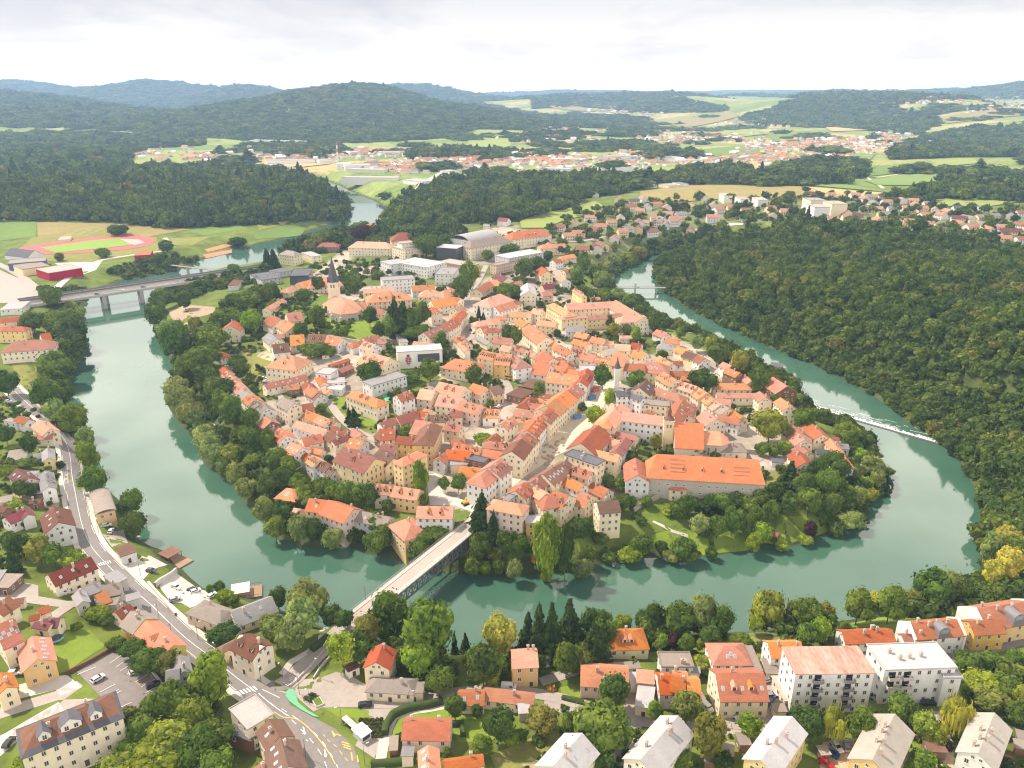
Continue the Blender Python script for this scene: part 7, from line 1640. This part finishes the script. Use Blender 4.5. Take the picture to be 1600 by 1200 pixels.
# ------------------------------------------------------------------ gardens between the houses
FT = np.array(FOOT)
def clear(x, y, pad=0):
    ok = np.ones(x.shape, bool)
    for cx_, cy_, ca, sa, l, w in FT:
        dx, dy = x - cx_, y - cy_; ok &= ~((np.abs(dx * ca + dy * sa) < l + pad) & (np.abs(-dx * sa + dy * ca) < w + pad))
    for P in ROADS:
        for q, w in P: ok &= (x - q[0]) ** 2 + (y - q[1]) ** 2 > (w / 2 + 2) ** 2
    return ok
NOGO = [[(900,590),(985,590),(985,625),(870,735),(740,815),(720,800),(790,740)],[(640,700),(700,730),(745,785),(745,812),(660,800)],[(590,380),(760,380),(820,430),(700,480),(560,470)],[(1120,1080),(1250,1060),(1260,1120),(1130,1150)],[(1280,1150),(1340,1150),(1340,1220),(1280,1220)]]
def town_green(U, V, x, y, r, c):
    ok = inpoly(U, V, TOWN) & (vnoise(x, y, 45, 31) > .42)
    for p in NOGO: ok &= ~inpoly(U, V, p)
    i = np.nonzero(ok)[0]; o = np.zeros(U.shape, bool); o[i] = clear(x[i], y[i], 1.0); return o
scatter('garden_bushes', bushes(town_green, 270, 800, 5.0, 12, .75, .3, .75), 'garden bushes and small trees tucked between the old town houses')
def near_green(U, V, x, y, r, c):
    ok = (inpoly(U, V, [(-60,620),(90,640),(125,860),(60,960),(-80,1000)]) | inpoly(U, V, [(1000,1030),(1320,1000),(1320,1045),(1120,1075),(1010,1075)]) | inpoly(U, V, [(60,960),(150,960),(260,1010),(240,1040),(170,1010),(60,1000)]) | inpoly(U, V, [(850,1100),(1120,1130),(1640,1130),(1640,1230),(800,1230)]) | inpoly(U, V, [(620,1030),(860,1020),(860,1070),(640,1080)])) & (vnoise(x, y, 22, 33) > .44)
    for p in NOGO: ok &= ~inpoly(U, V, p)
    i = np.nonzero(ok)[0]; o = np.zeros(U.shape, bool); o[i] = clear(x[i], y[i], .3); return o
scatter('garden_bushes', bushes(near_green, 110, 700, 3.2, 13, .62, .3, .85), 'shrubs and hedges in the gardens of the near banks')
def modern_green(U, V, x, y, r, c):
    ok = inpoly(U, V, [(560,375),(760,350),(930,400),(930,450),(820,480),(700,470),(560,470),(450,440)]) & (vnoise(x, y, 40, 35) > .5); i = np.nonzero(ok)[0]; o = np.zeros(U.shape, bool); o[i] = clear(x[i], y[i], 1.5); return o
scatter('street_trees', bushes(modern_green, 600, 1100, 9, 14, .7, .35, .55), 'street trees between the modern offices and schools')

wall_run([(452,1074),(470,1058),(484,1044),(508,1017),(533,993),(548,978)], 1.0, .35, light, 'pale parapet wall along the left side of the bridge ramp')
wall_run([(490,1062),(500,1046),(520,1024),(545,1000),(556,986)], 1.0, .35, light, 'pale parapet wall along the right side of the bridge ramp')
def barrels():
    for k, v in list(INFO.items()):
        if 'barrel skylight' in k:
            root, i = v; hw, e = i['hw'], i['eave']; m = MB(); x0 = i['L2'] * .1; w = 1.9; n = 8; y0, y1 = -hw - .2, -hw * .25; z0 = e + hw * .5
            a = [(x0 + w * math.cos(math.pi * t / n), z0 + w * .9 * math.sin(math.pi * t / n)) for t in range(n + 1)]
            m.add([(x, y0, z) for x, z in a] + [(x, y1, z) for x, z in a], [(t, t + 1, n + 2 + t, n + 1 + t) for t in range(n)] + [tuple(range(n + 1)), tuple(range(2 * n + 1, n, -1))]); m.box(x0 - w, x0 + w, y0, y1, e - .2, z0); b = m.obj('barrel_skylight', surf('zinc', (.20,.19,.20), .2, .5, .5, 0), root)
            m = MB(); m.box(x0 - w * .75, x0 + w * .75, y0 - .04, y0, z0 - .6, z0 + w * .5); m.obj('pane', sky_glass, b)
            for sx in (-1, 1): m = MB(); m.box(sx * i['L2'] - .35, sx * i['L2'] + .35, -hw - .2, hw + .2, -1, e + .3); m.add([(sx * i['L2'] + q, y, z) for q in (-.35, .35) for y, z in ((-hw - .2, e + .3), (hw + .2, e + .3), (0, i['rz'] + .9))], [(0,1,2),(3,5,4),(0,2,5,3),(1,4,5,2)]); m.obj('party_wall', wallmat('W'), root)
barrels()
# ------------------------------------------------------------------ villages far off: nobody could count them
def villages():
    mb = MB(); r = random.Random(11)
    Z = [(850,215,60,8,40),(880,205,50,6,30),(1020,205,60,8,50),(1100,215,90,8,90),(1060,222,40,6,40),(960,175,60,6,40),(990,178,40,4,30),(1210,228,60,8,60),(1320,224,90,8,110),(1390,212,30,6,30),(1260,250,70,6,60),(1370,222,60,5,40),(860,245,60,7,40),(1000,240,40,5,25),(1110,250,120,6,90),
         (690,250,60,10,70),(700,262,60,8,60),(760,250,80,6,50),(240,242,80,7,40),(330,250,60,6,30),(820,250,100,6,60),(1500,155,80,6,50),(1480,160,80,6,40),(1420,225,60,6,30),(250,263,60,5,25),(470,250,80,6,40),(600,262,60,6,40),(1560,170,60,8,30),(1170,195,60,6,40),(640,265,40,8,40),(1180,248,60,5,50),(1240,262,60,5,40),(900,262,60,5,20),(500,245,160,8,70),(800,255,160,6,90),(620,240,120,6,70),(1000,252,160,8,70),(450,236,120,6,40),(1300,235,160,8,80),(1440,160,40,5,20),(1350,145,60,4,20)]
    for u, v, du, dv, n in Z:
        for i in range(n):
            x, y, z = GP(u + r.gauss(0, .5) * du, v + r.gauss(0, .5) * dv)
            if y < 1500 or y > 9000: continue
            s = r.uniform(5, 8) * (1 + y / 9000); a = r.random() * 3.14; h = r.uniform(4, 7); ca, sa = math.cos(a), math.sin(a); T = lambda p, q, k: (x + p * ca - q * sa, y + p * sa + q * ca, z + k)
            l, w = s, s * .62; mi = r.choice((0, 0, 1))
            mb.add([T(-l,-w,-2),T(l,-w,-2),T(l,w,-2),T(-l,w,-2),T(-l,-w,h),T(l,-w,h),T(l,w,h),T(-l,w,h)], [(0,1,5,4),(1,2,6,5),(2,3,7,6),(3,0,4,7)], mi)
            mb.add([T(-l-.4,-w-.5,h-.3),T(l+.4,-w-.5,h-.3),T(l+.4,w+.5,h-.3),T(-l-.4,w+.5,h-.3),T(-l-.4,0,h+w*.7),T(l+.4,0,h+w*.7)], [(0,1,5,4),(2,3,4,5),(1,2,5),(3,0,4)], r.choice((2, 3, 3, 4, 4, 0)))
    o = mb.obj('village_houses', [wallmat('W'), wallmat('C'), roofmat('o'), roofmat('s'), roofmat('t')], None, kind='stuff', label='far off village houses with red roofs scattered over the plain and hills')
villages()
# ------------------------------------------------------------------ light, sky, air, camera
SUN_EL, SUN_AZ = math.radians(52), math.radians(-66)      # azimuth from +Y towards +X
sd = Vector((math.sin(SUN_AZ) * math.cos(SUN_EL), math.cos(SUN_AZ) * math.cos(SUN_EL), math.sin(SUN_EL)))
sl = bpy.data.lights.new('sun', 'SUN'); sl.energy = SUN_E; sl.angle = math.radians(1.5); sl.color = (1, .87, .74)
so = bpy.data.objects.new('sun', sl); COL.objects.link(so); so.rotation_euler = sd.to_track_quat('Z', 'Y').to_euler(); so.location = sd * 500
W = bpy.data.worlds.new('World'); S.world = W; W.use_nodes = True; nt = W.node_tree; nt.nodes.clear(); L = nt.links.new
N = lambda t, **k: mk(nt, t, k)
sky = N('ShaderNodeTexSky'); sky.sky_type = 'NISHITA'; sky.sun_disc = False; sky.sun_elevation = SUN_EL; sky.sun_rotation = SUN_AZ; sky.altitude = 300
b1 = N('ShaderNodeBackground'); b1.inputs['Strength'].default_value = .12; L(sky.outputs[0], b1.inputs[0])
tc = N('ShaderNodeTexCoord'); sp = N('ShaderNodeSeparateXYZ'); L(tc.outputs['Generated'], sp.inputs[0])
zc = N('ShaderNodeMath', operation='MAXIMUM'); L(sp.outputs[2], zc.inputs[0]); zc.inputs[1].default_value = 0.0
za = N('ShaderNodeMath', operation='ADD'); L(zc.outputs[0], za.inputs[0]); za.inputs[1].default_value = .05
dx = N('ShaderNodeMath', operation='DIVIDE'); L(sp.outputs[0], dx.inputs[0]); L(za.outputs[0], dx.inputs[1]); dy = N('ShaderNodeMath', operation='DIVIDE'); L(sp.outputs[1], dy.inputs[0]); L(za.outputs[0], dy.inputs[1])
cv = N('ShaderNodeCombineXYZ'); L(dx.outputs[0], cv.inputs[0]); L(dy.outputs[0], cv.inputs[1])
cm = N('ShaderNodeMapping'); cm.inputs['Scale'].default_value = (4.2, 4.2, 17); L(tc.outputs['Generated'], cm.inputs['Vector']); cn = N('ShaderNodeTexNoise', Scale=1.0, Detail=8.0, Roughness=.55, Distortion=.4); L(cm.outputs[0], cn.inputs['Vector'])
cr = N('ShaderNodeValToRGB'); e = cr.color_ramp.elements; e[0].position = .36; e[0].color = (.76, .76, .78, 1); e[1].position = .54; e[1].color = (1, .99, .97, 1); L(cn.outputs[0], cr.inputs[0])
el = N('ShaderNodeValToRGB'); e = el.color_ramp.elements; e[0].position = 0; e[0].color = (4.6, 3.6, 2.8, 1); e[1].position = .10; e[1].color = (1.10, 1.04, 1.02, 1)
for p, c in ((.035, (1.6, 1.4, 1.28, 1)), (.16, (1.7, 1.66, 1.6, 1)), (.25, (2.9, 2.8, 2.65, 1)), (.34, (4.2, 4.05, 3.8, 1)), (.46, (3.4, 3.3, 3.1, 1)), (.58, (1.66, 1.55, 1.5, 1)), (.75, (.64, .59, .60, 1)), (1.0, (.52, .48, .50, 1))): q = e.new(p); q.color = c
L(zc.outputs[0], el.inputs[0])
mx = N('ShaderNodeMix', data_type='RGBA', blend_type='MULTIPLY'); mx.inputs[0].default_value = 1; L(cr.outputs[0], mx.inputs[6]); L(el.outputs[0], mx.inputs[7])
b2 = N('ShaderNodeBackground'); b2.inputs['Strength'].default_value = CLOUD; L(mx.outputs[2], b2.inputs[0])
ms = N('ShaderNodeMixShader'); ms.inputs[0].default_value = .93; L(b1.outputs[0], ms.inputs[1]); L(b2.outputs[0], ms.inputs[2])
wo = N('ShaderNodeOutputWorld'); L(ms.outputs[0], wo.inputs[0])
if HAZE:
    mb = MB(); mb.box(-19500, 19500, -600, 19000, -6, 420); hz = mb.obj('haze', [], None, kind='stuff')
    hz['label'] = 'pale summer haze over the valley'
    m, nt2, N2 = nodes('haze_air'); pv = N2('ShaderNodeVolumePrincipled'); pv.inputs['Color'].default_value = (.42, .64, 1, 1); pv.inputs['Density'].default_value = HAZE; pv.inputs['Anisotropy'].default_value = .2
    o = N2('ShaderNodeOutputMaterial'); nt2.links.new(pv.outputs[0], o.inputs['Volume']); hz.data.materials.append(m)
cam = bpy.data.cameras.new('camera'); co = bpy.data.objects.new('camera', cam); COL.objects.link(co); co.location = (0, 0, CAMZ); co.rotation_euler = (math.pi / 2 - PITCH, 0, 0)
cam.sensor_fit = 'HORIZONTAL'; cam.sensor_width = 36; cam.lens = 36 * FPX / 1600; cam.clip_start = 1; cam.clip_end = 60000; S.camera = co
settle()
S.view_settings.view_transform = 'Standard'; S.view_settings.look = 'None'; S.view_settings.exposure = EXPO; S.view_settings.gamma = 1
S.render.engine = 'CYCLES'; S.cycles.use_denoising = True; S.cycles.max_bounces = 6; S.cycles.diffuse_bounces = 3; S.cycles.glossy_bounces = 3; S.cycles.transparent_max_bounces = 8; S.cycles.volume_bounces = 1
S.cycles.filter_width = 1.15; S.cycles.caustics_reflective = False; S.cycles.caustics_refractive = False
print('BUILT', STAT, 'trees', ntree, 'objects', len(bpy.data.objects), 'longest', max((len(str(o.get('label', '')).split()), o.get('label')) for o in COL.objects))
